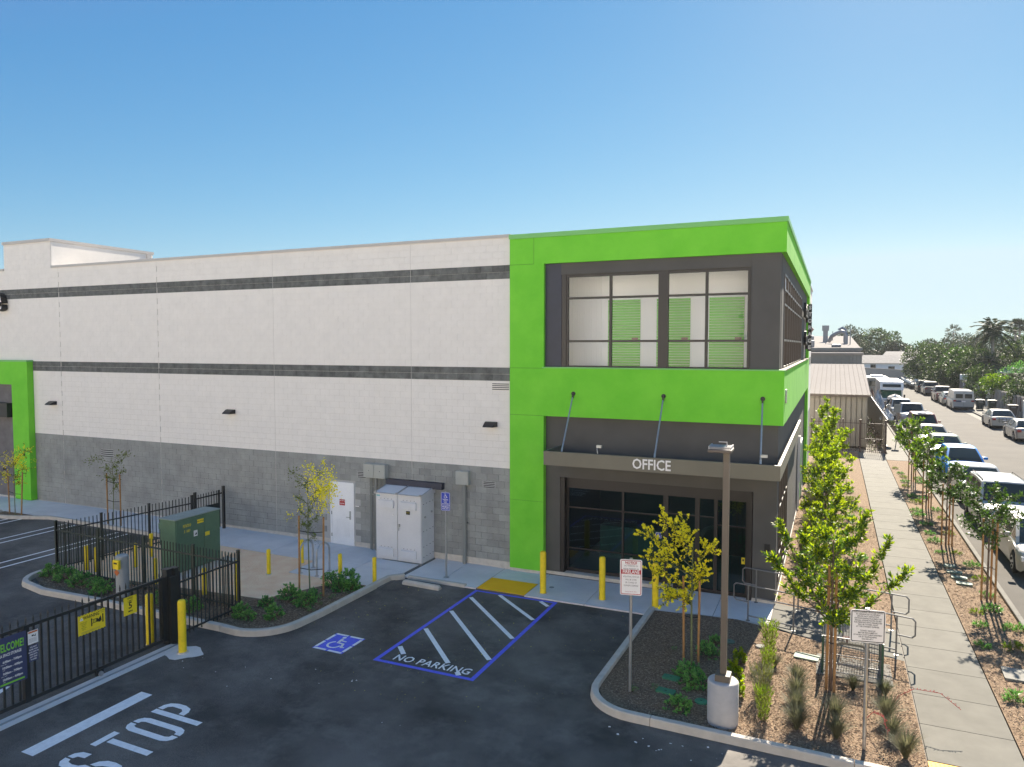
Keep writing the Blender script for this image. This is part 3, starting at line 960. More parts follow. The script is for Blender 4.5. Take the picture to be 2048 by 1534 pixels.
# rooms behind the upper window
RY = 1.25
dbox(-6.6, .35, 6.05, -.42, RY + .4, 6.18, n='room_floor', m=M['room_white'])
dbox(-6.6, .35, 9.0, -.42, RY + .4, 9.15, n='room_ceiling', m=M['room_white'])
dbox(-6.9, .3, 6.1, -6.6, RY + .4, 9.1, n='room_wall', m=M['room_white'])
dbox(-6.6, RY + .05, 6.18, -.30, RY + .2, 9.0, n='room_wall', m=M['room_white'])
for p0, p1 in ((1216, 1280), (1313, 1380), (1418, 1488)):
    x0, x1 = at_y(p0, 660, RY).x, at_y(p1, 660, RY).x
    b = MB()
    n = 26
    for i in range(n):
        z = 6.18 + i * 1.98 / n
        b.box(x0, RY + .005 if i % 2 else RY + .015, z + .004, x1, RY + .045, z + 1.98 / n - .004)
    rd = b.build('roller_door', M['roller'], BL)
    b = MB(); b.box(x1 - .24, RY - .02, 6.96, x1 - .06, RY + .004, 7.04); b.build('latch', M['brickred'], rd)
b = MB()
for i in range(34):
    b.box(-6.55 + i * .038, RY + .025 if i % 2 else RY + .04, 6.2, -6.52 + i * .038, RY + .048, 8.95)
b.build('ribbed_panel', M['room_white'], BL)
dbox(-.9, RY + .4, 6.1, -.8, 12.4, 9.0, n='room_wall', m=M['darkroom'])
# lower storefront
sf = MB(); sf.box(-6.0, .32, .12, -5.94, .42, 2.62); sfo = sf.build('storefront', F, BL)
def sfr(*a, n='mullion'):
    b = MB(); b.box(*a); return b.build(n, F, sfo)
for x0, x1 in ((-4.33, -4.27), (-3.14, -3.0), (-2.26, -2.14), (-1.75, -1.66), (-.92, -.86)):
    sfr(x0, .32, .02, x1, .42, 2.62)
for x0, x1, zs in ((-5.94, -4.33, (.12, .80, 2.02)), (-4.27, -3.14, (.12, .80, 2.02)), (-3.0, -2.26, (.02, 2.10)), (-2.14, -1.75, (.02, 2.10)), (-1.66, -.92, (.02, 1.9))):
    zs = list(zs) + [2.56]
    for i, z in enumerate(zs):
        h = .03 if i else .09
        if z < 2.5: sfr(x0, .33, z, x1, .41, z + h, n='transom')
    for z0, z1 in zip(zs[:-1], zs[1:]):
        pane(x0, .37, z0 + (.03 if z0 != zs[0] else .09), x1, .37, z1 if z1 < 2.5 else 2.62, M['glass_low'], sfo)
b = MB(); b.tube([(-2.98, .28, .95), (-2.98, .24, .97), (-2.98, .24, 1.25), (-2.98, .28, 1.27)], .014, 6); b.build('door_handle', M['steel'], sfo)
b = MB(); b.poly([pw((-3.27, .355, 1.46), FRONT, x, z) for x, z in rrect(.16, .16, .02)]); st = b.build('door_sticker', M['signwhite'], sfo)
b = MB(); b.poly([pw((-3.27, .352, 1.46), FRONT, x, z) for x, z in rrect(.14, .14, .02)]); b.build('sticker_print', M['signblue'], sfo)
b = MB(); isa(b, (-3.27, .349, 1.46), FRONT, .12); b.build('wheelchair_symbol', M['signwhite'], sfo)
b = MB(); b.box(-1.02, .345, .92, -.93, .36, 1.10); b.build('door_sticker', M['signyellow'], sfo)
b = MB(); b.box(-.995, .342, 1.0, -.955, .3445, 1.06); b.build('sticker_print', M['ink'], sfo)
b = MB(); b.box(-.42, .06, 1.42, -.28, .1, 1.60); b.build('access_keypad', M['ink'], BL)
# dim office interior
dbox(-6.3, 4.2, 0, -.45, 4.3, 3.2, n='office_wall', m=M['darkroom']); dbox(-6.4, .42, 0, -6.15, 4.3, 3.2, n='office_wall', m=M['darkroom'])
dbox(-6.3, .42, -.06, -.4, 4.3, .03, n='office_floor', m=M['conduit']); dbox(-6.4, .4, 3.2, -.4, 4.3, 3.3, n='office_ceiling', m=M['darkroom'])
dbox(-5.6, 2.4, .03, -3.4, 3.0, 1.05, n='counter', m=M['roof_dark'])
# side openings at street level
s2 = MB(); s2.box(-.3, .7, .45, -.1, .76, 3.25); s2o = s2.build('side_storefront', SF, BL)
for y in (1.62, 2.5, 3.4, 4.24):
    b = MB(); b.box(-.3, y, .45, -.1, y + .06, 3.25); b.build('mullion', SF, s2o)
for y0, y1 in ((.76, 1.62), (1.68, 2.5), (2.56, 3.4), (3.46, 4.24)):
    for z in (.45, 1.1, 2.4, 3.19):
        b = MB(); b.box(-.28, y0, z, -.11, y1, z + .05); b.build('transom', SF, s2o)
    for z0, z1 in ((.5, 1.1), (1.15, 2.4), (2.45, 3.19)):
        pane(-.2, y0, z0, -.2, y1, z1, M['glass_side'], s2o)
b = MB(); b.box(-.14, 12.2, .1, -.05, 12.3, 2.6); b.box(-.14, 14.8, .1, -.05, 14.9, 2.6); b.box(-.14, 12.2, 2.6, -.05, 14.9, 2.7)
sd = b.build('side_door', M['white_paint'], BL)
b = MB(); b.box(-.135, 12.3, .12, -.1, 14.8, 2.6); b.build('door_leaf', M['green_metal'], sd)
b = MB(); b.box(-.135, 12.0, 1.2, -.02, 12.1, 3.1); b.build('sign_panel', M['signwhite'], BL)
# canopy with tie rods
cn = MB(); cn.box(-6.12, -1.27, 3.52, .02, -1.2, 3.90); cno = cn.build('canopy', M['bronze'], BL)
b = MB(); b.box(-6.12, -1.2, 3.52, -6.05, .095, 3.90); b.build('fascia', M['bronze'], cno)
b = MB(); b.box(-.05, -1.2, 3.52, .02, 10.6, 3.90); b.build('fascia', M['tan'] if False else M['bronze'], cno)
b = MB(); b.box(-6.05, -1.2, 3.54, -.05, .095, 3.60); b.box(-.12, .1, 3.54, -.05, 10.5, 3.60); b.build('deck', M['dark_blue'], cno)
b = MB()
for i in range(7): b.box(-5.9 + i * .95, -1.2, 3.60, -5.84 + i * .95, .09, 3.70)
b.build('joist', M['dark_blue'], cno)
for i, (x0, x1) in enumerate(((-5.62, -5.66), (-3.06, -3.07), (-.45, -.51))):
    b = MB(); b.tube([(x0, -1.18, 3.9), (x0, -1.13, 4.0)], .028, 6); b.tube([(x0, -1.15, 3.95), (x1, -.17, 5.34)], .021, 8)
    rd = b.build('tie_rod', M['steel'], cno)
    b = MB(); b.cyl(0, 0, 0, .001, .0, 3) if False else None
    b.tube([(x1, -.098, 5.43), (x1, -.13, 5.43)], .06, 10); b.box(x1 - .018, -.20, 5.30, x1 + .018, -.125, 5.45)
    b.build('bracket', M['black_metal'], rd)
    if i != 1:
        b = MB(); b.tube([(x0 + (1.02 if i == 0 else .02), -1.16, 3.9), (x0 + (1.0 if i == 0 else .0), -1.16, 4.02), (x0 + (1.0 if i == 0 else .0), -1.1, 4.1)], .012, 6); b.box(x0 + (.98 if i == 0 else -.0), -1.16, 4.06, x0 + (1.12 if i == 0 else .16), -1.08, 4.13)
        b.build('uplight', M['steel'], cno)
text('lettering', 'OFFICE', .375, (-3.12, -1.276, 3.705), FRONT, M['signwhite'], cno, sx=.84, off=.006, ext=.003)
# address figure and wall lettering on the street side
text('house_number', '8', .5, (.012, .55, 5.45), SIDE, M['coping'], BL, off=.012, ext=.02)
text('wall_lettering', 'ExtraSpace', .85, (-.02, 15.5, 8.3), SIDE, M['ink'], BL, off=.01, ext=.05)
text('wall_lettering', 'Storage', .85, (-.02, 15.5, 7.1), SIDE, M['ink'], BL, off=.01, ext=.05)
b = MB(); b.box(.0, 17.2, 6.55, .16, 17.3, 8.75); b.build('blade_sign', M['black_metal'], BL)
for i, ch in enumerate('STORAGE'):
    text('sign_letter', ch, .24, (.08, 17.19, 8.58 - i * .31), FRONT, M['signwhite'], BL, off=.01, ext=.01)
text('sign_letter', 'e', 1.55, (-31.64, -.16, 8.78), FRONT, M['ink'], BL, off=.03, ext=.12)
text('sign_letter', 'e', 1.55, (-31.62, -.285, 8.78), FRONT, M['signwhite'], BL, off=-.018, ext=.004)
# left-hand green portal
b = MB(); b.box(-30.85, -.27, .25, -29.8, .0, 6.12); b.build('green_column', G, BL)
b = MB(); b.box(-46, -.27, 5.15, -30.85, .0, 6.12); b.build('green_band', G, BL)
b = MB(); b.box(-46, -.31, 6.12, -29.76, .0, 6.19); b.build('coping', M['green_metal'], BL)
b = MB(); b.box(-46, -.10, .3, -30.85, -.02, 5.15); pdoor = b.build('portal_wall', M['roof_dark'], BL)
b = MB(); b.box(-46, -.16, .1, -30.86, -.101, .3); b.build('footing', M['base_conc'], BL)
b = MB(); b.box(-33.4, -.42, 3.75, -30.98, -.101, 4.35); b.build('lamp_box', M['black_metal'], BL)
text('door_number', '0', .3, (-31.02, -.105, 1.82), FRONT, M['signwhite'], BL, off=.01)
b = MB(); b.tube([(-31.75, -.1, 1.45), (-31.75, -.18, 1.45)], .05, 8); b.build('handle', M['ink'], BL)
# louvred block vents
for x0, x1, z0, z1 in ((-25.74, -24.98, 2.34, 2.66), (-13.25, -12.9, 2.42, 2.63), (-8.60, -8.18, 2.46, 2.66), (-8.30, -7.70, 5.46, 5.68)):
    b = MB(); b.box(x0, -.016, z0, x1, .0, z1); v = b.build('wall_vent', M['grey_mortar'] if z0 < 4 else M['white_block'], BL)
    n = 4
    for i in range(n):
        z = z0 + (z1 - z0) * (i + .25) / n
        b = MB(); b.box(x0 + .02, -.021, z, x1 - .02, -.0165, z + (z1 - z0) * .11); b.build('slot', M['ink'], v)
# white service door
b = MB(); b.box(-14.36, -.045, .06, -14.30, .01, 2.22); b.box(-13.45, -.045, .06, -13.39, .01, 2.22); b.box(-14.30, -.045, 2.16, -13.45, .01, 2.22)
sd = b.build('service_door', M['white_paint'], BL)
b = MB(); b.box(-14.30, -.03, .09, -13.45, .0, 2.16); b.build('door_leaf', M['white_paint'], sd, bevel=.004)
b = MB()
b.box(-14.14, -.04, .38, -13.60, -.031, .42); b.box(-14.14, -.04, .90, -13.60, -.031, .94); b.box(-14.14, -.04, .42, -14.10, -.031, .90); b.box(-13.64, -.04, .42, -13.60, -.031, .90)
for i in range(14): b.box(-14.10, -.038, .43 + i * .034, -13.64, -.031, .45 + i * .034)
b.build('louvre', M['white_paint'], sd)
for z in (.35, 1.1, 1.85):
    b = MB(); b.box(-14.318, -.052, z, -14.285, -.046, z + .11); b.build('hinge', M['conduit'], sd)
b = MB(); b.box(-13.58, -.042, .98, -13.52, -.031, 1.26); b.tube([(-13.55, -.04, 1.06), (-13.55, -.08, 1.06), (-13.68, -.08, 1.06)], .012, 6); b.build('handle', M['box_grey2'], sd)
b = MB(); b.box(-13.98, -.036, 1.44, -13.76, -.0305, 1.64); sg = b.build('door_sign', M['signred'], sd)
text('print', 'ELECTRICAL', .042, (-13.87, -.037, 1.595), FRONT, M['signwhite'], sd, off=.001)
text('print', 'ROOM', .055, (-13.87, -.037, 1.50), FRONT, M['signwhite'], sd, off=.001)
b = MB(); b.box(-13.34, -.025, 1.44, -13.20, -.014, 1.47); b.build('door_contact', M['signwhite'], BL)
# stain strip under the first vent
# ------------------------------------------------------------------ things on the wall
def wall_light(x, z, label):
    t = thing('wall_light', label, 'wall light', (x, -.02, z), 'dark wedge lights on the white wall')
    b = MB()
    x0, x1 = x - .2, x + .2
    b.v = [(x0, -.014, z - .07), (x1, -.014, z - .07), (x1, -.014, z + .08), (x0, -.014, z + .08), (x0 + .03, -.30, z - .07), (x1 - .03, -.30, z - .07), (x1 - .03, -.26, z - .02), (x0 + .03, -.26, z - .02), (x0 + .01, -.10, z + .07), (x1 - .01, -.10, z + .07)]
    b.f = [(0, 1, 5, 4), (4, 5, 6, 7), (7, 6, 9, 8), (8, 9, 2, 3), (0, 4, 7, 8, 3), (1, 2, 9, 6, 5)]; b.mi = [0] * 6
    b.build('housing', M['frame'], t, bevel=.006)
    b = MB(); b.box(x0 + .06, -.26, z - .078, x1 - .06, -.08, z - .0705); b.build('lens', M['signwhite'], t)
wall_light(-28.53, 4.42, 'dark wedge wall light beside the left green portal')
wall_light(-18.75, 4.42, 'dark wedge wall light in the middle of the white wall above the fence gate')
wall_light(-8.31, 4.42, 'dark wedge wall light next to the tall green column')

def jbox(x0, x1, z0, z1, d, label, pair=False):
    t = thing('junction_box', label, 'electrical box', ((x0 + x1) / 2, -.02, z0))
    xs = [x0, (x0 + x1) / 2, x1] if pair else [x0, x1]
    for a, c in zip(xs[:-1], xs[1:]):
        b = MB(); b.box(a + .003, -d, z0, c - .003, -.013, z1); o = b.build('box_body', M['box_grey2'], t, bevel=.008)
        b = MB(); b.box(a + .02, -d - .008, z0 + .02, c - .02, -d - .001, z1 - .02); b.build('cover', M['box_grey2'], t, bevel=.003)
        if pair:
            b = MB(); b.tube([((a + c) / 2, -d - .008, (z0 + z1) / 2), ((a + c) / 2, -d - .03, (z0 + z1) / 2)], .022, 8); b.build('latch', M['steel'], t)
    return t
t = jbox(-12.86, -12.02, 2.50, 2.95, .24, 'pair of grey junction boxes above a bundle of conduits beside the big cabinet', True)
for i in range(8):
    x = -12.70 + i * .085
    b = MB(); b.tube([(x, -.07 - .05 * (i % 2), .04), (x, -.07 - .05 * (i % 2), 2.5)], .024 if i != 3 else .04, 6); b.build('conduit', M['conduit'], t)
for z in (1.9, 2.15):
    b = MB(); b.box(-12.76, -.05, z, -12.04, -.03, z + .035); b.build('strut', M['steel'], t)
t = jbox(-9.46, -9.02, 2.52, 2.94, .2, 'single grey junction box on a thick conduit near the green column')
b = MB(); b.tube([(-9.2, -.10, .03), (-9.2, -.10, 2.52)], .062, 10); b.build('conduit', M['conduit'], t)
b = MB(); b.box(-9.29, -.10, 1.3, -9.11, -.012, 1.34); b.build('clamp', M['conduit'], t)
b = MB(); b.box(-12.0, -.20, 2.30, -9.95, -.013, 2.50); 
o = b.build('rain_hood', M['dark_blue']); tag(o, 'dark metal hood on the wall behind the tall grey cabinet', 'hood')
# switchgear cabinet
cb = thing('electrical_cabinet', 'tall grey two-door electrical cabinet with vent covers standing against the wall', 'electrical cabinet', (-11.15, -.38, .03))
BG = M['box_grey']
b = MB(); b.box(-11.98, -.78, .08, -10.32, -.03, 2.18); b.build('cabinet_body', BG, cb, bevel=.006)
b = MB(); b.box(-12.02, -.84, 0.02, -10.30, -.02, .08); b.build('plinth', M['conduit'], cb)
for a, c in ((-11.97, -11.19), (-11.17, -10.335)):
    b = MB(); b.box(a, -.815, .10, c, -.785, 2.15); dd = b.build('door', BG, cb, bevel=.005)
    m0 = (a + c) / 2
    for z in (.22, 1.74):
        b = MB(); b.v = [(m0 - .29, -.816, z), (m0 + .27, -.816, z), (m0 + .27, -.816, z + .24), (m0 - .29, -.816, z + .24), (m0 - .29, -.88, z), (m0 + .27, -.88, z), (m0 + .27, -.86, z + .21), (m0 - .29, -.86, z + .21)]
        b.f = [(0, 1, 5, 4), (4, 5, 6, 7), (7, 6, 2, 3), (0, 4, 7, 3), (1, 2, 6, 5)]; b.mi = [0] * 5
        b.build('vent_cover', BG, dd)
        b = MB()
        for i in range(4): b.tube([(m0 - .2 + i * .13, -.815, z + .275), (m0 - .2 + i * .13, -.83, z + .275)], .012, 6)
        b.build('bolt', M['conduit'], dd, kind='stuff')
b = MB(); b.v = [(-12.02, -.86, 2.19), (-10.30, -.86, 2.19), (-10.27, -.02, 2.36), (-12.0, -.02, 2.36), (-12.02, -.86, 2.16), (-10.30, -.86, 2.16), (-10.27, -.02, 2.16), (-12.0, -.02, 2.16)]
b.f = [(0, 1, 2, 3), (4, 5, 1, 0), (1, 5, 6, 2), (3, 2, 6, 7), (0, 3, 7, 4)]; b.mi = [0] * 5
b.build('lid', BG, cb)
b = MB()
for x in (-12.0, -11.19, -11.16, -10.31): b.tube([(x, -.86, 2.20), (x + .01, -.03, 2.37)], .012, 5)
b.tube([(-12.02, -.865, 2.2), (-10.3, -.865, 2.2)], .014, 5)
b.build('lid_trim', M['steel'], cb)
b = MB()
for x in (-11.95, -11.18, -10.33):
    b.box(x - .03, -.88, 2.18, x + .03, -.84, 2.24); b.box(x - .02, -.06, 2.36, x + .04, -.02, 2.41)
b.build('lifting_eye', M['steel'], cb)
b = MB(); b.box(-11.13, -.86, 1.18, -11.08, -.816, 1.26); b.tube([(-11.105, -.86, 1.22), (-11.10, -.87, 1.06)], .014, 6); b.build('handle', M['steel'], cb)
b = MB(); b.box(-10.86, -.822, 1.58, -10.72, -.8155, 1.69); b.build('label_plate', M['ink'], cb)
text('print', 'DANGER', .035, (-10.79, -.823, 1.64), FRONT, M['signyellow'], cb)
b = MB(); b.box(-11.94, -.822, 2.08, -11.82, -.8155, 2.12); b.build('maker_plate', mat('teal_plate', (.1, .45, .5), .5), cb)
b = MB(); b.tube([(-11.34, -.815, 1.52), (-11.34, -.835, 1.52)], .02, 8); b.build('lock', M['signwhite'], cb)
b = MB()
for y, z in ((-.6, 1.5), (-.2, 1.6)): b.tube([(-10.32, y, z), (-10.29, y, z)], .035, 8)
b.build('knockout', M['steel'], cb)
b = MB()
for y in (-.68, -.5, -.3, -.12):
    for z in (.3, .62, 1.1, 1.95): b.tube([(-10.32, y, z + y * .05), (-10.305, y, z + y * .05)], .012, 5)
b.build('bolt', M['ink'], cb, kind='stuff')
# ------------------------------------------------------------------ fences
def picket_mesh(h, w, m, finial=.0):
    b = MB(); b.box(-w / 2, -w / 2, 0, w / 2, w / 2, h)
    n = len(b.v)
    b.v += [(-w / 2, -w / 2, h), (w / 2, -w / 2, h), (w / 2, w / 2, h), (-w / 2, w / 2, h), (0, 0, h + w * 1.8)]
    b.f += [(n, n + 1, n + 4), (n + 1, n + 2, n + 4), (n + 2, n + 3, n + 4), (n + 3, n, n + 4)]; b.mi += [0] * 4
    return mesh_of(b, 'picket', m)
def fence(name, label, cat, A, B, h, z0, posts, spacing, m, rails=(.12, -.22), pw_=.02, post_w=.06, group=None, post_h=.05):
    A = Vector(A); B = Vector(B); L = (B - A).length; d = (B - A) / L
    t = thing(name, label, cat, (A.x, A.y, z0(A.x)), group)
    n = Vector((-d.y, d.x))
    for rz in rails:
        b = MB(); k = 8; w = .018
        for i in range(k):
            p = A + d * L * i / k; q = A + d * L * (i + 1) / k
            za = z0(p.x) + (rz if rz > 0 else h + rz); zb = z0(q.x) + (rz if rz > 0 else h + rz)
            c = len(b.v)
            for (r, z) in ((p, za), (q, zb)):
                b.v += [(r.x - n.x * w, r.y - n.y * w, z - w), (r.x + n.x * w, r.y + n.y * w, z - w), (r.x + n.x * w, r.y + n.y * w, z + w), (r.x - n.x * w, r.y - n.y * w, z + w)]
            for f in ((0, 1, 5, 4), (1, 2, 6, 5), (2, 3, 7, 6), (3, 0, 4, 7)): b.f.append(tuple(c + j for j in f)); b.mi.append(0)
        b.build('rail', m, t)
    pm = picket_mesh(h - .03, pw_, m)
    N = int(L / spacing)
    a = atan2(d.y, d.x)
    for i in range(1, N):
        s = i * L / N
        if min(abs(s - q * L) for q in posts) < spacing * .45: continue
        p = A + d * s
        inst(pm, 'picket', t, (p.x, p.y, z0(p.x) + .03), a)
    for q in posts:
        p = A + d * q * L
        b = MB(); w = post_w / 2; z = z0(p.x)
        b.box(p.x - w, p.y - w, z - .05, p.x + w, p.y + w, z + h + post_h); b.box(p.x - w - .006, p.y - w - .006, z + h + post_h, p.x + w + .006, p.y + w + .006, z + h + post_h + .015)
        b.build('post', m, t)
    return t
g3 = zt(.03)
fence('metal_fence', 'black picket fence running from the building wall behind the green transformer', 'fence', (-19.02, -1.62), (-19.62, -6.0), 1.42, g3, (0, .35, .7, 1), .118, M['black_metal'], group='picket fences round the transformer')
fence('metal_fence', 'dark green picket fence along the front of the transformer yard facing the lot', 'fence', (-19.62, -6.0), (-12.50, -6.08), 1.45, g3, (0, .26, .52, .78, 1), .108, M['olive_metal'], group='picket fences round the transformer')
fence('metal_fence', 'short black picket fence between the transformer yard and the thick gate post', 'fence', (-12.46, -6.12), (-12.46, -8.02), 1.52, g3, (0, .97), .115, M['black_metal'], group='picket fences round the transformer')
# pedestrian gate near the wall
pg = thing('pedestrian_gate', 'narrow black gate with a solid lock plate next to the building wall', 'gate', (-19.0, -.35, g3(-19)))
z = g3(-19)
for y in (-.22, -1.50):
    b = MB(); b.box(-19.04, y - .04, z, -18.96, y + .04, z + 1.56); b.build('post', M['black_metal'], pg)
b = MB(); b.box(-19.02, -1.44, z + .1, -18.98, -.45, z + .15); b.box(-19.02, -1.44, z + 1.3, -18.98, -.28, z + 1.34); b.box(-19.02, -.47, z + .1, -18.98, -.40, z + 1.45); b.build('gate_frame', M['black_metal'], pg)
pmg = picket_mesh(1.35, .02, M['black_metal'])
for i in range(8): inst(pmg, 'picket', pg, (-19.0, -1.36 + i * .117, z + .08))
b = MB(); b.box(-18.985, -1.44, z + .72, -18.975, -.42, z + 1.0); b.build('lock_plate', M['black_metal'], pg)
b = MB(); b.tube([(-18.97, -1.3, z + .8), (-18.93, -1.3, z + .8), (-18.93, -1.18, z + .8)], .012, 6); b.build('handle', M['steel'], pg)

# sliding gate along x=-12.5
SG = thing('sliding_gate', 'long black sliding gate with spear finials carrying yellow and blue signs', 'gate', (-12.5, -10.5, gz(-12.5)))
z = gz(-12.5)
b = MB(); b.box(-12.53, -15.5, z + 1.50, -12.47, -8.30, z + 1.56); b.build('top_rail', M['black_metal'], SG)
b = MB(); b.box(-12.53, -15.5, z + .10, -12.47, -8.30, z + .17); b.build('bottom_rail', M['black_metal'], SG)
gp = MB(); gp.box(-.016, -.016, 0, .016, .016, 1.4); gpm = mesh_of(gp, 'picket', M['black_metal'])
fb = MB(); fb.tube([(0, 0, 0), (0, 0, .03), (0, 0, .045), (0, 0, .06), (0, 0, .075), (0, 0, .16)], [.009, .009, .022, .012, .018, .001], 6); fm = mesh_of(fb, 'finial', M['black_metal'])
y = -8.42; i = 0
while y > -15.4:
    pk = inst(gpm, 'picket', SG, (-12.5, y, z + .14))
    fo = bpy.data.objects.new('finial', fm); COL.objects.link(fo); fo.parent = pk; fo.location = (0, 0, 1.42)
    y -= .139
for y in (-11.36, -8.33):
    b = MB(); b.box(-12.55, y - .05, z + .1, -12.45, y + .05, z + 1.56); b.build('gate_stile', M['black_metal'], SG)
b = MB(); b.box(-12.49, -10.02, z + .03, -12.43, -9.86, z + .13); wb = b.build('wheel_bracket', M['black_metal'], SG)
b = MB(); b.tube([(-12.42, -9.94, z + .055), (-12.39, -9.94, z + .055)], .05, 12); b.build('wheel', M['steel'], wb)
# thick post group
gpst = thing('gate_post', 'thick black double post where the sliding gate meets the short fence', 'post', (-12.48, -8.13, z))
for y0, y1, x0 in ((-8.27, -8.13, -12.60), (-8.10, -8.0, -12.54)):
    b = MB(); b.box(x0, y0, z, x0 + .16, y1, z + 1.70); b.build('post', M['black_metal'], gpst)
b = MB(); b.box(-12.66, -8.24, z + .05, -12.36, -8.06, z + 1.55); b.build('guide_plate', M['black_metal'], gpst)
b = MB(); b.box(-12.61, -8.28, z + 1.70, -12.43, -8.12, z + 1.72); b.box(-12.55, -8.11, z + 1.70, -12.37, -7.99, z + 1.72); b.build('cap', M['black_metal'], gpst)
# signs on the gate (hang on it: things of their own)
def board(name, label, y0, y1, z0, z1, m, x=-12.455, th=.006):
    t = thing(name, label, 'sign', (x, (y0 + y1) / 2, z0))
    b = MB(); b.box(x, y0, z0, x + th, y1, z1); b.build('board', m, t)
    return t, x + th + .001
t, X = board('welcome_sign', 'dark blue WELCOME sign with opening hours hanging on the sliding gate', -12.60, -11.37, .62, 1.53, M['signnavy'])
text('print', 'WELCOME!', .205, (X, -11.675, 1.335), SIDE, M['signgreen'], t, sx=.50, off=.004)
text('print', 'EXTRA SPACE STORAGE', .075, (X, -11.70, 1.20), SIDE, M['signwhite'], t, sx=.58, off=.002)
for i, s in enumerate(('6:00am - 7:00pm', '10:00am - 4:00pm', '9:00am - 7:00pm', '10:00am - 4:00pm')):
    text('print', s, .058, (X, -11.63, 1.08 - i * .108), SIDE, M['signwhite'], t, sx=.85, off=.002)
    text('print', 'MON - SAT' if i % 2 == 0 else 'SUN', .026, (X, -11.78, 1.035 - i * .108), SIDE, M['signwhite'], t, sx=.8)
for i, s in enumerate(('GATE', 'OFFICE')):
    text('print', s, .05, (X, -12.15, 1.08 - i * .215), SIDE, M['signgreen'], t, sx=.8, off=.001)
for y0, y1 in ((-12.5, -12.1), (-11.85, -11.42)):
    b = MB(); b.box(X - .0005, y0, .655, X + .001, y1, .685); b.build('printed_bar', M['signgreen'], t)
t, X = board('camera_notice', 'small white notice with an orange header beside the WELCOME sign', -11.34, -11.15, 1.23, 1.48, M['signwhite'])
b = MB(); b.box(X - .0005, -11.33, 1.44, X + .001, -11.16, 1.47); b.build('printed_bar', M['signorange'], t)
b = MB(); b.box(X, -11.27, 1.375, X + .001, -11.23, 1.40); b.poly([(X + .001, -11.23, 1.37), (X + .001, -11.19, 1.41), (X + .001, -11.20, 1.36)]); b.build('camera_print', M['ink'], t)
for i in range(4):
    b = MB(); b.box(X, -11.32, 1.33 - i * .02, X + .001, -11.18, 1.334 - i * .02); b.build('print', M['greyink'], t)
t, X = board('code_notice', 'small navy notice with white lines of text under the white camera notice', -11.33, -11.16, .90, 1.20, M['signnavy'])
for i, s in enumerate(('YOU MUST', 'ENTER YOUR', 'GATE CODE TO', 'OPEN GATE.', 'EXIT CODE', 'TO OPEN.')):
    text('print', s, .036, (X, -11.245, 1.17 - i * .047), SIDE, M['signwhite'], t, sx=.72, off=.001)
t, X = board('warning_sign', 'wide yellow WARNING sign about the moving gate on the sliding gate', -10.36, -9.78, 1.02, 1.43, M['signyellow'])
text('print', 'WARNING', .095, (X, -10.02 - .06, 1.355), SIDE, M['ink'], t, sx=.75, off=.002)
text('print', 'AUTOMATIC\nGATE', .034, (X, -9.845, 1.375), SIDE, M['ink'], t, sx=.7)
b = MB(); b.poly([(X, -10.33, 1.32), (X, -10.25, 1.32), (X, -10.29, 1.39)]); b.build('triangle', M['signwhite'], t)
text('print', '!', .05, (X + .001, -10.29, 1.342), SIDE, M['ink'], t)
for i, s in enumerate(('MOVING GATE', 'CAN CAUSE', 'SERIOUS', 'INJURY OR', 'DEATH')):
    text('print', s, .028, (X, -10.245, 1.265 - i * .034), SIDE, M['ink'], t, sx=.75)
b = MB()
b.box(X, -10.09, 1.14, X + .001, -10.065, 1.30); b.box(X, -10.065, 1.19, X + .001, -9.95, 1.20); b.box(X, -10.065, 1.26, X + .001, -9.95, 1.27)
for i in range(4): b.box(X, -10.04 + i * .03, 1.2, X + .001, -10.03 + i * .03, 1.26)
b.poly([(X + .001, -9.96, 1.27), (X + .001, -9.98, 1.20), (X + .001, -9.90, 1.17), (X + .001, -9.86, 1.2), (X + .001, -9.88, 1.3), (X + .001, -9.93, 1.24)]); b.box(X, -9.845, 1.15, X + .001, -9.82, 1.32)
b.build('pictogram', M['ink'], t)
for i in range(3):
    b = MB(); b.box(X, -10.3, 1.08 - i * .015, X + .001, -9.9, 1.083 - i * .015); b.build('print', M['greyink'], t)
b = MB()
for i in range(9):
    y = -10.35 + i * .066
    b.poly([(X, y, 1.42), (X, y + .035, 1.42), (X, y + .045, 1.43), (X, y + .01, 1.43)]); b.poly([(X, y, 1.02), (X, y + .035, 1.02), (X, y + .045, 1.03), (X, y + .01, 1.03)])
b.build('striped_edge', M['ink'], t)
t, X = board('speed_sign', 'small yellow SPEED LIMIT 5 MPH sign on the sliding gate', -9.35, -9.04, 1.08, 1.47, M['signyellow'])
text('print', 'SPEED\nLIMIT', .062, (X, -9.195, 1.40), SIDE, M['ink'], t, sx=.8, off=.0005)
text('print', '5', .19, (X, -9.195, 1.27), SIDE, M['ink'], t, off=.004)
text('print', 'MPH', .05, (X, -9.195, 1.15), SIDE, M['ink'], t, off=.002)

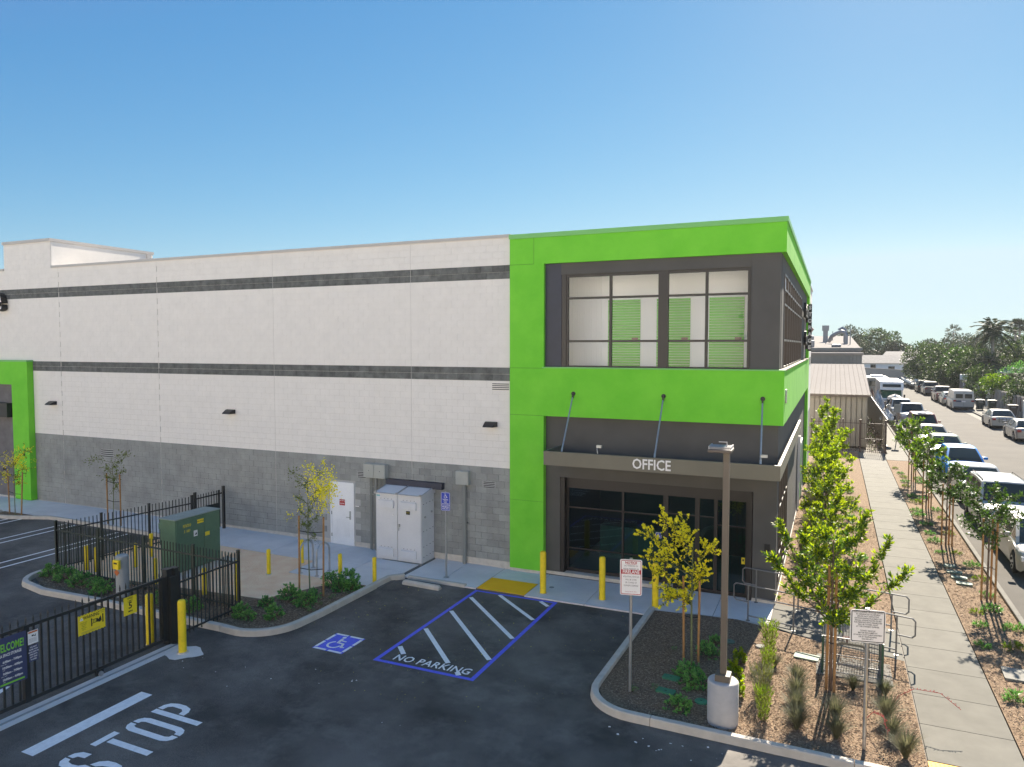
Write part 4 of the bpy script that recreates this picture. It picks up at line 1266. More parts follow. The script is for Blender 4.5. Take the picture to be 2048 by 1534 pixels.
# ------------------------------------------------------------------ bollards
def bollard_proto(r, h):
    t = thing('bollard', 'x', 'bollard', (0, 0, 0))
    b = MB(); b.lathe(0, 0, [(r, -.05), (r, h - r * .8), (r * .93, h - r * .42), (r * .72, h - r * .15), (r * .35, h - .01), (.002, h)], 20)
    b.build('post', M['yellow'], t, smooth=True)
    b = MB(); b.lathe(0, 0, [(r + .035, -.03), (r + .03, .006)], 16); b.build('grout_ring', M['base_conc'], t)
    return t
big = bollard_proto(.085, 1.17); small = bollard_proto(.058, .75)
BO = [
 (big, -6.01, -1.56, 'tall yellow bollard at the foot of the green column', 'yellow bollards outside the office'),
 (big, -4.38, -1.39, 'tall yellow bollard between the green column bollard and the NOTICE sign', 'yellow bollards outside the office'),
 (big, -2.96, -1.37, 'tall yellow bollard in front of the glass doors under the yellow flowering tree', 'yellow bollards outside the office'),
 (big, -11.82, -8.43, 'tall yellow bollard on the street side of the sliding gate post', 'yellow bollards flanking the gate post'),
 (big, -12.78, -8.46, 'tall yellow bollard behind the gate bars on the yard side of the post', 'yellow bollards flanking the gate post'),
 (small, -10.67, -2.80, 'short yellow bollard at the kerb corner near the cabinet', 'short yellow bollards round the walk'),
 (small, -11.75, -2.95, 'short yellow bollard just right of the bike racks by the shrubs', 'short yellow bollards round the walk'),
 (small, -13.73, -2.25, 'short yellow bollard behind the bike racks', 'short yellow bollards round the walk'),
 (small, -13.9, -3.5, 'short yellow bollard alone on the bare dirt', 'short yellow bollards round the walk'),
 (small, -13.94, -4.7, 'short yellow bollard on the dirt just right of the fence corner', 'short yellow bollards round the walk'),
 (small, -18.4, -3.78, 'short yellow bollard at the left end of the green transformer', 'yellow bollards inside the fence'),
 (small, -18.95, -5.55, 'left short yellow bollard of the close pair behind the front fence', 'yellow bollards inside the fence'),
 (small, -18.55, -5.55, 'right short yellow bollard of the close pair behind the front fence', 'yellow bollards inside the fence'),
 (small, -17.55, -5.6, 'short yellow bollard inside the fence left of the grey call post', 'yellow bollards inside the fence'),
 (small, -17.9, -4.75, 'short yellow bollard standing deeper inside the fence behind the grey call post', 'yellow bollards inside the fence'),
 (small, -16.1, -5.55, 'short yellow bollard inside the fence just right of the grey call post', 'yellow bollards inside the fence'),
 (small, -14.2, -5.6, 'short yellow bollard inside the fence above the thick gate post', 'yellow bollards inside the fence'),
 (small, -13.1, -5.55, 'short yellow bollard inside the fence near its right corner', 'yellow bollards inside the fence'),
]
used = set()
for (p, x, y, lab, grp) in BO:
    loc = (x, y, gz(x) + .03)
    if id(p) not in used:
        used.add(id(p)); o = p; o.location = loc; o['label'] = lab
    else:
        o = copy_tree(p, loc=loc, label=lab)
    o['group'] = grp
# grey call post
cp = thing('call_post', 'pale grey round post with a yellow emergency box behind the gate', 'post', (-16.04, -6.62, gz(-16)))
b = MB(); b.lathe(-16.04, -6.62, [(.16, 0), (.16, 1.22), (.13, 1.25)], 20); b.build('pipe', mat('pale_pipe', (.34, .35, .34), .6, var=.08), cp, smooth=True)
b = MB(); b.box(-16.12, -6.84, .92, -15.90, -6.765, 1.16); yb = b.build('yellow_box', M['yellow'], cp, bevel=.01)
b = MB(); b.box(-16.07, -6.845, 1.06, -15.95, -6.841, 1.10); b.build('slot', M['ink'], yb)
b = MB(); b.poly([(-16.04, -6.785, .72), (-15.94, -6.785, .82), (-16.04, -6.785, .90), (-16.14, -6.785, .82)]); b.build('diamond_sticker', M['signorange'], cp)
# transformer
TR = thing('transformer', 'green metal transformer box with yellow stencilled numbers behind the fences', 'transformer', (-16.56, -3.9, gz(-16.5)))
x0, x1, y0, y1, z0, z1 = -16.87, -16.25, -4.72, -3.05, .14, 1.74
b = MB(); b.box(x0, y0, z0, x1, y1, z1 - .03); b.build('tank', M['transformer'], TR, bevel=.012)
b = MB(); b.box(x0 - .03, y0 - .03, z1 - .03, x1 + .03, y1 + .03, z1); b.build('lid', M['trafo_top'], TR, bevel=.008)
b = MB(); b.box(x0 - .12, y0 + .05, z1 - .35, x0 - .001, y0 + .4, z1 - .18); b.build('vent_cowl', M['transformer'], TR)
for a, c in ((y0 + .03, y0 + 1.03), (y0 + 1.05, y1 - .03)):
    b = MB(); b.box(x1 + .001, a, z0 + .06, x1 + .018, c, z1 - .08); b.build('door', M['transformer'], TR)
X = x1 + .02
text('print', 'P5767310', .12, (X, y0 + .40, z1 - .26), SIDE, M['signyellow'], TR, sx=.6, off=.002)
text('print', '.5  16KV', .11, (X, y0 + .40, z1 - .42), SIDE, M['signyellow'], TR, sx=.6, off=.002)
b = MB(); b.box(X - .001, y0 + .78, z1 - .28, X + .001, y0 + 1.02, z1 - .16); ys_ = b.build('label_plate', M['signyellow'], TR)
text('print', 'HIGH VOLTAGE', .05, (X + .002, y0 + .90, z1 - .22), SIDE, M['ink'], TR, sx=.7, off=.001)
b = MB(); b.box(X - .001, y0 + .64, z1 - .64, X + .001, y0 + .78, z1 - .46); b.build('label_plate', M['signwhite'], TR)
b = MB(); b.poly([(X + .002, y0 + .67, z1 - .6), (X + .002, y0 + .76, z1 - .59), (X + .002, y0 + .74, z1 - .52)]); b.build('print', M['ink'], TR)
b = MB(); b.box(X - .001, y0 + 1.07, z1 - .72, X + .001, y0 + 1.24, z1 - .60); b.build('label_plate', M['signyellow'], TR)
b = MB(); b.box(x0 - .5, y0 - .5, .0, x1 + .5, y1 + .3, .13); b.build('pad', M['base_conc'], TR)

# bike racks
def rack(x, y0, y1, label):
    t = thing('bike_rack', label, 'bike rack', (x, (y0 + y1) / 2, gz(x) + WH), 'hoop bike racks on the walk')
    z = gz(x) + WH
    r = (y1 - y0) / 2; cy = (y0 + y1) / 2
    path = [(x, y0, z), (x, y0, z + .62)] + [(x, cy - r * cos(a), z + .62 + r * sin(a)) for a in [pi * i / 10 for i in range(1, 10)]] + [(x, y1, z + .62), (x, y1, z)]
    b = MB(); b.tube(path, .026, 10); b.build('hoop', M['steel'], t, smooth=True)
    for y in (y0, y1):
        b = MB(); b.lathe(x, y, [(.07, z), (.07, z + .012), (.03, z + .02)], 12); b.build('foot_plate', M['steel'], t)
rack(-13.12, -3.04, -2.46, 'left steel hoop bike rack behind the staked yellow tree')
rack(-12.50, -3.06, -2.48, 'right steel hoop bike rack nearer the cabinet')
# wheel stop
ws = MB(); x0, x1, y = -9.95, -8.74, -2.42
ws.v = []
prof = [(-.09, 0), (-.085, .07), (-.04, .12), (.04, .12), (.085, .07), (.09, 0)]
for i, x in enumerate((x0, x0 + .05, x1 - .05, x1)):
    s = .72 if i in (0, 3) else 1
    ws.v += [(x, y + a * (1 if s == 1 else .9) - (x - x0) * .02, gz(x) + c * s) for a, c in prof]
for i in range(3):
    for k in range(5): ws.f.append((i * 6 + k, (i + 1) * 6 + k, (i + 1) * 6 + k + 1, i * 6 + k + 1)); ws.mi.append(0)
ws.f += [(5, 4, 3, 2, 1, 0), (18, 19, 20, 21, 22, 23)]; ws.mi += [0, 0]
tag(ws.build('wheel_stop', M['kerb']), 'pale concrete wheel stop at the head of the accessible stall', 'wheel stop')

# ------------------------------------------------------------------ signs on posts
def sign(name, label, bx, by, H, w, h, turn, m, back=True):
    t = thing(name, label, 'sign', (bx, by, gz(bx)))
    b = MB(); b.cyl(bx, by, gz(bx), H + .02, .03, 10); b.build('post', M['steel'], t, smooth=True)
    c, s = cos(turn), sin(turn)
    fr = (Vector((c, s, 0)), Vector((0, 0, 1)), (pi / 2, 0, turn))
    nrm = Vector((s, -c, 0))
    org = Vector((bx, by, H - h / 2)) + nrm * .035
    pts = rrect(w, h, .035)
    b = MB(); n = len(pts)
    b.v = [tuple(org + fr[0] * p[0] + fr[1] * p[1]) for p in pts] + [tuple(org + nrm * .004 + fr[0] * p[0] + fr[1] * p[1]) for p in pts]
    b.f = [tuple(range(n))[::-1], tuple(range(n, 2 * n))] + [(i, (i + 1) % n, n + (i + 1) % n, n + i) for i in range(n)]; b.mi = [0] * (n + 2)
    b.build('sign_plate', m, t)
    return t, org + nrm * .006, fr, nrm
def border(t, org, fr, w, h, inset, wd, r, m, name='printed_border'):
    o = rrect(w - inset * 2, h - inset * 2, r); i_ = rrect(w - inset * 2 - wd * 2, h - inset * 2 - wd * 2, max(.005, r - wd))
    b = MB(); n = len(o)
    b.v = [tuple(pw(org, fr, *p)) for p in o] + [tuple(pw(org, fr, *p)) for p in i_]
    b.f = [(k, (k + 1) % n, n + (k + 1) % n, n + k) for k in range(n)]; b.mi = [0] * n
    b.build(name, m, t)
def rectp(t, org, fr, x0, y0, x1, y1, m, name='printed_bar'):
    b = MB(); b.quad(pw(org, fr, x0, y0), pw(org, fr, x1, y0), pw(org, fr, x1, y1), pw(org, fr, x0, y1)); return b.build(name, m, t)
# fire lane notice
t, o, fr, nr = sign('fire_lane_sign', 'white and red NOTICE FIRELANE sign on a steel post in the bark bed', -2.36, -6.19, 2.68, .42, .70, radians(14), M['signwhite'])
border(t, o, fr, .42, .70, .016, .012, .03, M['signred'])
text('print', 'NOTICE', .062, pw(o, fr, 0, .285), fr, M['signred'], t, off=.002)
rectp(t, o, fr, -.09, .253, .09, .258, M['signred'])
text('print', 'NO PARKING IN\nAREAS MARKED AS', .045, pw(o, fr, 0, .195), fr, M['greyink'], t, sx=.78, lines=1.3)
rectp(t, o, fr, -.182, .065, .182, .15, M['signred'])
text('print', 'FIRELANE', .095, pw(o + nr * .001, fr, 0, .107), fr, M['signwhite'], t, sx=.80, off=.002)
text('print', "VIOLATING VEHICLES\nWILL BE CITED\nOR TOWED AT\nOWNER'S EXPENSE", .045, pw(o, fr, 0, -.075), fr, M['greyink'], t, sx=.72, lines=1.3)
text('print', 'VEHICLE CODE SEC. 22500.1', .02, pw(o, fr, 0, -.28), fr, M['signred'], t, sx=.9)
# tow-away notice
t, o, fr, nr = sign('tow_away_sign', 'white tow-away notice with a black border and many lines of text beside the pavement', 1.74, -6.59, 2.44, .54, .55, radians(12), M['signwhite'])
border(t, o, fr, .54, .55, .014, .013, .03, M['ink'])
for i, s in enumerate(('UNAUTHORIZED VEHICLES PARKED', 'IN DESIGNATED ACCESSIBLE', 'SPACES NOT DISPLAYING', 'DISTINGUISHING PLACARDS OR', 'SPECIAL LICENSE PLATES ISSUED', 'FOR PERSONS WITH DISABILITIES', 'WILL BE TOWED AWAY', "AT THE OWNER'S EXPENSE.", None, 'TOWED VEHICLES', 'MAY BE RECLAIMED AT', 'LOS ANGELES COUNTY SHERIFF DEPARTMENT', 'OR BY TELEPHONING', '(562) 863-8711')):
    if s: text('print', s, .034 if len(s) < 32 else .030, pw(o, fr, 0, .235 - i * .0345), fr, M['ink'], t, sx=.84 if len(s) < 32 else .70, off=.0006)
# accessible parking sign
t, o, fr, nr = sign('accessible_parking_sign', 'blue and white accessible parking sign on a thin post by the stall', -9.06, -1.51, 2.56, .29, .54, radians(5), M['signblue'])
border(t, o, fr, .29, .54, .008, .009, .03, M['signwhite'])
b = MB(); isa(b, pw(o, fr, 0, .165), fr, .15); b.build('wheelchair_symbol', M['signwhite'], t)
text('print', 'PARKING\nONLY\nVAN\nACCESSIBLE', .042, pw(o, fr, 0, -.005), fr, M['signwhite'], t, off=.001)
rectp(t, o, fr, -.13, -.115, .13, -.105, M['signwhite'])
text('print', 'MINIMUM\nFINE $250', .052, pw(o, fr, 0, -.185), fr, M['signwhite'], t, off=.001, sx=.9)
b = MB(); b.cyl(-9.06, -1.51, WH, WH + .02, .09, 12); b.build('base_plate', M['steel'], t)

# ------------------------------------------------------------------ parking-lot lamp
LP = thing('lamp_post', 'tall brown square lamp post on a round concrete base in the bark bed', 'lamp post', (-.55, -6.87, 0))
cx, cy = -.55, -6.62
b = MB(); b.lathe(cx, cy, [(.27, 0), (.27, .80), (.255, .82), (.24, .825)], 32); b.build('concrete_base', mat('smooth_concrete', (.42, .40, .385), .9, var=.08, vscale=4, bump=.2, bscale=80), LP, smooth=True)
b = MB(); b.box(cx - .13, cy - .13, .825, cx + .13, cy + .13, .945); b.build('base_cover', M['bronze_pole'], LP, bevel=.006)
b = MB(); b.box(cx - .055, cy - .055, .945, cx + .055, cy + .055, 4.93); b.build('pole', M['bronze_pole'], LP, bevel=.012)
hx, hy = cx - .10, cy + .02
b = MB(); b.box(hx - .2, hy - .22, 4.93, hx + .2, hy + .22, 4.985); hd = b.build('lamp_head', M['sunframe'], LP, bevel=.015)
b = MB()
for i in range(17): b.box(hx - .17 + i * .02, hy - .18, 4.985, hx - .163 + i * .02, hy + .18, 5.03)
b.box(hx - .19, hy - .20, 4.985, hx - .175, hy + .2, 5.04); b.box(hx + .175, hy - .20, 4.985, hx + .19, hy + .2, 5.04)
b.build('cooling_fins', M['coping'], hd)
b = MB(); b.tube([(cx, cy + .02, 5.0), (cx, cy + .02, 5.10), (cx - .14, cy + .02, 5.10)], .01, 6); b.build('sensor_arm', M['coping'], LP)

# ------------------------------------------------------------------ handrails beside the ramp
def rail(label, a, c, looplen):
    A = Vector((a[0], a[1], 0)); B_ = Vector((c[0], c[1], 0)); d = (B_ - A).normalized()
    t = thing('handrail', label, 'handrail', (a[0], a[1], 0), 'steel handrails along the ramp')
    S = M['steel_dull']
    def lp(P, sgn, nm):
        q = P - d * sgn * looplen; r = .06
        b = MB(); b.tube([P + Vector((0, 0, .92)), q + Vector((0, 0, .92)) + d * sgn * r, q + Vector((0, 0, .86)), q + Vector((0, 0, .56)), q + Vector((0, 0, .50)) + d * sgn * r, P + Vector((0, 0, .50))], .018, 8)
        b.build(nm, S, t, smooth=True)
    lp(A, 1, 'end_loop'); lp(B_, -1, 'end_loop')
    b = MB(); b.tube([A + Vector((0, 0, .92)), B_ + Vector((0, 0, .92))], .018, 8); b.build('top_rail', S, t, smooth=True)
    b = MB(); b.tube([A + Vector((0, 0, .16)), B_ + Vector((0, 0, .16))], .018, 8); b.build('bottom_rail', S, t, smooth=True)
    n = 4
    for i in range(n):
        p = A + (B_ - A) * i / (n - 1)
        b = MB(); b.tube([p, p + Vector((0, 0, .92))], .019, 8); b.lathe(p.x, p.y, [(.05, WH), (.05, WH + .01)], 10); b.build('post', S, t)
rail('steel handrail on the near side of the ramp, behind the lamp post', (-.66, -1.38), (2.52, -2.16), .36)
rail('steel handrail on the far side of the ramp, against the building corner', (-.60, .02), (2.52, -.66), .36)

# ------------------------------------------------------------------ mesh cage
cg = thing('backflow_cage', 'low wire mesh cage with dark green posts under the ramp handrail', 'cage', (1.6, -3.35, .05))
x0, x1, y0, y1, h = 1.06, 2.16, -3.78, -2.92, .84
for x, y in ((x0, y0), (x1, y0), (x0, y1), (x1, y1)):
    b = MB(); b.box(x - .022, y - .022, .03, x + .022, y + .022, h); b.build('post', mat('cage_green', (.02, .07, .045), .5) if 'cage_green' not in bpy.data.materials else bpy.data.materials['cage_green'], cg)
def wires(P, u, v, nu, nv, r, name):
    b = MB(); P = Vector(P); u = Vector(u); v = Vector(v)
    for i in range(nu + 1): b.tube([P + u * i / nu, P + u * i / nu + v], r, 4, False)
    for i in range(nv + 1): b.tube([P + v * i / nv, P + v * i / nv + u], r, 4, False)
    b.build(name, M['steel_dull'], cg)
wires((x0, y0, .08), (x1 - x0, 0, 0), (0, 0, h - .1), 22, 15, .0035, 'mesh_panel')
wires((x0, y1, .08), (x1 - x0, 0, 0), (0, 0, h - .1), 22, 15, .0035, 'mesh_panel')
wires((x0, y0, .08), (0, y1 - y0, 0), (0, 0, h - .1), 16, 15, .0035, 'mesh_panel')
wires((x1, y0, .08), (0, y1 - y0, 0), (0, 0, h - .1), 16, 15, .0035, 'mesh_panel')
wires((x0, y0, h), (x1 - x0, 0, 0), (0, y1 - y0, 0), 22, 16, .0035, 'mesh_lid')
for z in (.12, .30, .48, h):
    b = MB(); b.tube([(x0, y0, z), (x1, y0, z)], .012, 6); b.build('bar', M['steel_dull'], cg)
b = MB(); b.box(x0 - .12, y0 - .1, .0, x1 + .2, y1 + .1, .065); b.build('pad', M['sun_pad'], cg)
b = MB(); b.tube([(1.3, -3.35, .06), (1.3, -3.35, .5), (1.42, -3.35, .58), (1.8, -3.35, .58), (1.92, -3.35, .5), (1.92, -3.35, .06)], .035, 8); b.build('valve_pipe', M['bronze'], cg, smooth=True)
b = MB(); b.tube([(1.52, -3.35, .58), (1.52, -3.35, .7)], .02, 6); b.tube([(1.52, -3.35, .70), (1.52, -3.35, .715)], .09, 12); b.build('valve_wheel', M['brickred'], cg)

# ------------------------------------------------------------------ valve box lids in the beds
def lid(name, label, x, y, w, l, m, rot=0, rnd=False, z=.055, grp='green irrigation box lids'):
    t = thing(name, label, 'box lid', (x, y, z), grp)
    b = MB()
    if rnd:
        b.lathe(x, y, [(w / 2, z - .03), (w / 2, z + .02), (w / 2 - .015, z + .028)], 20)
    else:
        c, s = cos(rot), sin(rot)
        b.prism([(x + p[0] * c - p[1] * s, y + p[0] * s + p[1] * c) for p in rrect(w, l, .03, 2)], z - .03, z + .028)
    b.build('lid', m, t)
    b = MB(); b.box(x - .02, y - .008, z + .0285, x + .02, y + .008, z + .032); b.build('keyhole', M['ink'], t)
LG = mat('lid_green', (.055, .22, .11), .6, var=.15, vscale=8)
LG2 = mat('lid_sunned_green', (.13, .18, .13), .7, var=.12, vscale=8)
LC = mat('lid_concrete', (.21, .20, .175), .9, var=.12, vscale=8, bump=.3)
lid('valve_box_lid', 'rectangular green lid in the bark left of the round concrete base, farther one', -1.74, -5.30, .34, .20, LG, -.1)
lid('valve_box_lid', 'rectangular green lid in the bark left of the round concrete base, nearer one', -1.72, -5.92, .36, .21, LG, -.1)
lid('valve_box_lid', 'round green lid touching the round concrete lamp base', -1.02, -6.05, .24, .24, LG, rnd=True)
lid('valve_box_lid', 'round pale green lid behind the lamp pole in the shade', -.90, -2.95, .24, .24, LG2, rnd=True)
lid('valve_box_lid', 'round pale lid in the sunny bark right of the lamp pole', -.22, -2.95, .22, .22, LC, rnd=True)
lid('valve_box_lid', 'rectangular sunlit pale green lid near the mesh cage', .74, -3.12, .50, .30, LG2, -.12)
for i, (y, l) in enumerate(((5.75, 'farthest'), (5.1, 'second farthest'), (4.55, 'second nearest'), (4.0, 'nearest'))):
    lid('valve_box_lid', l + ' of the four pale lids in a row between the pavement and the kerb', 4.52 + i * .05, y, .40 if i else .3, .26, LG2, -.1, z=.035, grp='pale lids beside the pavement')
lid('vault_lid', 'wide pale concrete vault lid in the kerb strip near the bottom right', 4.86, -2.25, .78, .62, LC, -.05, z=.035, grp='pale lids beside the pavement')
# ------------------------------------------------------------------ plants
def leaf_mesh(name, base, axis, L, Wd, mats, mi=None, fold=.15):
    N = len(base)
    axis = axis / (np.linalg.norm(axis, axis=1, keepdims=True) + 1e-9)
    r = rng.normal(size=(N, 3))
    side = np.cross(axis, r); side /= (np.linalg.norm(side, axis=1, keepdims=True) + 1e-9)
    nrm = np.cross(side, axis)
    L = np.broadcast_to(np.asarray(L), (N,))[:, None]; Wd = np.broadcast_to(np.asarray(Wd), (N,))[:, None]
    v = np.empty((N, 4, 3))
    v[:, 0] = base
    v[:, 1] = base + axis * L * .5 + side * Wd / 2 + nrm * fold * Wd
    v[:, 2] = base + axis * L
    v[:, 3] = base + axis * L * .5 - side * Wd / 2 + nrm * fold * Wd
    me = bpy.data.meshes.new(name)
    me.vertices.add(N * 4); me.vertices.foreach_set('co', v.reshape(-1))
    me.loops.add(N * 4); me.loops.foreach_set('vertex_index', np.arange(N * 4, dtype=np.int32))
    me.polygons.add(N)
    me.polygons.foreach_set('loop_start', np.arange(0, N * 4, 4, dtype=np.int32))
    for m in mats: me.materials.append(m)
    if mi is not None: me.polygons.foreach_set('material_index', mi.astype(np.int32))
    me.update(); me.validate()
    return me

def add_mesh(name, me, parent=None):
    o = bpy.data.objects.new(name, me); COL.objects.link(o)
    if parent: o.parent = parent
    return o

def sphere_pts(n):
    d = rng.normal(size=(n, 3)); d /= np.linalg.norm(d, axis=1, keepdims=True)
    return d

def whorl_crown(tips, per, L, Wd, spread, mats, frac2=.3, up=.5):
    """rosettes of leaves at branch tips; tips = list of (pos, dir)"""
    P = np.array([t[0] for t in tips]); D = np.array([t[1] for t in tips])
    D /= np.linalg.norm(D, axis=1, keepdims=True)
    n = len(P)
    idx = np.repeat(np.arange(n), per)
    back = rng.random((n * per, 1)) ** 1.3 * spread
    base = P[idx] - D[idx] * back
    ax = D[idx] * (.25 + .9 * (1 - back / (spread + 1e-9))) * up + sphere_pts(n * per) * .8
    ax[:, 2] += .12
    l = L * rng.uniform(.6, 1.15, n * per)
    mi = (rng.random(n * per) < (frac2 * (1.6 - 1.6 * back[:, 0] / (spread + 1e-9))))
    return leaf_mesh('crown', base, ax, l, Wd * l / L, mats, mi)

def branch_tips(base_pts, length, n, upw, rad=1.0):
    tips = []
    return tips

def tree(name, label, cat, x, y, h, cr, cz0, leaf=('leaf_mid', 'leaf_lime'), nl=1600, L=.1, Wd=.045, trunk=.03, trunk_to=None, group=None, stakes=(), stake_h=2.0, shape='round', bark='bark', lean=(0, 0), frac2=.3, nb=14, per=16, spread=.25, up=.8, z0=None, squash=1.0, off=(0, 0), ties=(.9, 1.6), limbs=()):
    z = gz(x) + (.03 if z0 is None else z0)
    t = thing(name, label, cat, (x, y, z), group)
    tt = trunk_to if trunk_to else h * .8
    top = Vector((x + lean[0], y + lean[1], z + tt))
    b = MB()
    mid = Vector((x + lean[0] * .35 + random.uniform(-.03, .03), y + lean[1] * .35 + random.uniform(-.03, .03), z + tt * .5))
    b.tube([(x, y, z - .05), tuple(mid), tuple(top)], [trunk, trunk * .75, trunk * .3], 8)
    tips = []
    ntip = max(3, nl // per)
    cz = z + (cz0 + h) / 2; hz = (h - cz0) / 2
    cc = Vector((x + lean[0] * .8 + off[0], y + lean[1] * .8 + off[1], cz))
    starts = []
    for i in range(nb):
        a = 2.4 * i + random.uniform(-.4, .4)
        f = (i + .5) / nb
        s = Vector((x, y, z)).lerp(mid, min(1, 2 * (.45 + .5 * f))) if f < .1 else mid.lerp(top, min(.98, max(0, (cz0 / tt - .5) * 2 + (1 - max(0, (cz0 / tt - .5) * 2)) * f)))
        zz = -1 + 2 * f
        rr = sqrt(max(.08, 1 - zz * zz)) * (.75 if shape == 'round' else 1.0) * random.uniform(.65, 1.1)
        if shape == 'cone': rr = (1 - f * .8) * random.uniform(.7, 1.1)
        if shape == 'vase': rr = (.35 + .75 * f) * random.uniform(.6, 1.1)
        e = cc + Vector((cos(a) * rr * cr, sin(a) * rr * cr, zz * hz * random.uniform(.8, 1.05)))
        m_ = s.lerp(e, .5) + Vector((0, 0, (e - s).length * .08))
        b.tube([s, m_, e], [trunk * .4, trunk * .22, trunk * .08], 5, False)
        starts.append((s, m_, e))
    for k in range(ntip):
        s, m_, e = starts[k % nb]
        f = random.random() ** .6
        p = m_.lerp(e, f) if random.random() < .8 else s.lerp(m_, .5 + .5 * random.random())
        d = (e - s).normalized() * .6 + Vector((random.gauss(0, .6), random.gauss(0, .6), random.gauss(.35, .5)))
        l = random.uniform(.05, .3) * cr * 1.3
        q = p + d.normalized() * l
        tips.append((tuple(q), tuple(d)))
        if k % 3 == 0: b.tube([p, q], [trunk * .1, trunk * .05], 3, False)
    for (lx, ly, lz) in limbs:
        s = Vector((x, y, z)).lerp(mid, .9); e = Vector((x + lx, y + ly, z + lz)); m_ = s.lerp(e, .55) + Vector((0, 0, -.12))
        b.tube([s, m_, e], [trunk * .55, trunk * .35, trunk * .12], 6, False)
        for q_ in range(26):
            f = random.random() ** .5
            p = m_.lerp(e, f) if q_ % 4 else s.lerp(m_, .6 + .4 * f)
            d = (e - s).normalized() + Vector((random.gauss(0, .6), random.gauss(0, .6), random.gauss(.2, .5)))
            tips.append((tuple(p + d.normalized() * random.uniform(.03, .2)), tuple(d)))
    b.build('trunk', M[bark], t, smooth=True)
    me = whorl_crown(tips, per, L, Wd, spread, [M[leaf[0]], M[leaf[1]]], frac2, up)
    L0 = LOCS[t.name]
    co = np.empty(len(me.vertices) * 3); me.vertices.foreach_get('co', co); co = co.reshape(-1, 3) - np.array(L0)
    me.vertices.foreach_set('co', co.reshape(-1)); me.update()
    add_mesh('crown', me, t)
    for (sx, sy, ex, ey) in stakes:
        b = MB(); b.tube([(x + sx, y + sy, z - .03), (x + ex, y + ey, z + stake_h)], .026, 7); b.build('stake', M['stake'], t)
    if len(stakes) >= 2:
        for zz in ties:
            b = MB()
            for a_, c_ in zip(stakes[:-1], stakes[1:]):
                f = zz / stake_h
                p = Vector((x + a_[0] + (a_[2] - a_[0]) * f, y + a_[1] + (a_[3] - a_[1]) * f, z + zz)); q = Vector((x + c_[0] + (c_[2] - c_[0]) * f, y + c_[1] + (c_[3] - c_[1]) * f, z + zz))
                b.tube([p, (p + q) / 2 + Vector((0, 0, -.04)), q], .012, 5)
            b.build('tie', M['rubber'], t)
    return t

YG = 'young staked yellow-flowering trees'
# trees left of the corner
tree('flowering_tree', 'slender staked tree with sparse yellow blossom in front of the left green portal', 'tree', -27.6, -2.28, 2.75, .95, 1.2, ('leaf_olive', 'flower'), 1700, .05, .032, .018, 2.5, YG, [(-.5, .1, -.55, .1), (.45, -.05, .6, -.05)], 1.75, bark='greenbark', frac2=.5, per=14, nb=9, shape='vase', off=(.15, 0), spread=.35)
tree('flowering_tree', 'thin staked tree with faint greenish leaves behind the black picket fence', 'tree', -22.98, -1.62, 2.75, .75, 1.4, ('leaf_olive', 'leaf_lime'), 2000, .045, .024, .016, 2.5, YG, [(-.3, 0, -.3, 0), (.4, 0, .4, 0)], 1.9, bark='greenbark', frac2=.3, per=12, nb=9, shape='vase', spread=.4)
tree('flowering_tree', 'airy staked tree with yellow blossom at its top, beside the bike racks', 'tree', -11.6, -4.45, 3.55, .55, 1.55, ('leaf_olive', 'leaf_lime'), 2600, .04, .02, .02, 3.2, YG, [(-.28, -.1, -.34, 0), (.36, .1, .36, .15)], 2.15, bark='greenbark', frac2=.35, per=16, nb=13, shape='vase', lean=(-.1, .1), spread=.35, ties=(.75, 1.75))
fl = tree('flowering_tree', 'bushy staked tree covered in bright yellow blossom in front of the glass doors', 'tree', -1.5, -4.35, 3.25, .95, 1.1, ('leaf_olive', 'flower'), 11000, .046, .04, .026, 2.6, YG, [(-.17, .02, -.20, .04), (.13, .05, .14, .05)], 1.85, bark='greenbark', frac2=1.0, per=24, nb=13, shape='round', off=(-.34, .05), spread=.16, ties=(1.0,))
# blossom on the airy tree
def blossoms(t, n, c, r, L=.045):
    cl = [np.array(c) + rng.normal(size=3) * np.array(r) for _ in range(max(4, n // 14))]
    P = np.array([cl[i % len(cl)] for i in range(n)]) + rng.normal(size=(n, 3)) * .06 - np.array(LOCS[t.name])
    add_mesh('blossom', leaf_mesh('blossom', P, rng.normal(size=(n, 3)), L, L * .9, [M['flower']]), t)
T3 = [o for o in bpy.data.objects if o.get('label', '').startswith('airy staked')][0]
blossoms(T3, 1300, (-11.25, -4.3, 3.0), (.22, .2, .30))
blossoms(T3, 60, (-11.85, -4.45, 2.4), (.2, .2, .25))
T1 = [o for o in bpy.data.objects if o.get('label', '').startswith('slender staked')][0]
blossoms(T1, 420, (-27.5, -2.2, 2.35), (.35, .2, .2))
blossoms(T1, 60, (-28.1, -2.2, 1.7), (.2, .15, .1))

LG_ = 'lime-leaved trees between the building and the pavement'
tree('broadleaf_tree', 'near staked lime-green tree with long open branches in front of the ramp', 'tree', 1.21, -4.53, 3.15, 1.0, 1.3, ('leaf_mid', 'leaf_lime2'), 4800, .115, .038, .034, 3.0, LG_, [(-.07, -.02, -.06, 0), (.07, -.08, .07, -.05)], 2.5, nb=15, per=17, shape='round', limbs=((-1.0, .1, 3.2), (-1.1, -.1, 2.55), (.55, .3, 3.45), (.95, .1, 3.0), (1.25, 0, 2.5), (-.55, .5, 2.9)), frac2=.42, spread=.20, up=1.0, off=(-.02, 0), ties=(1.0,))
tree('broadleaf_tree', 'second lime-green tree, just beyond the ramp handrails', 'tree', 1.12, 2.0, 2.65, .95, .5, ('leaf_mid', 'leaf_lime2'), 4200, .12, .042, .03, 2.1, LG_, nb=14, per=18, frac2=.6, spread=.2, up=1.0)
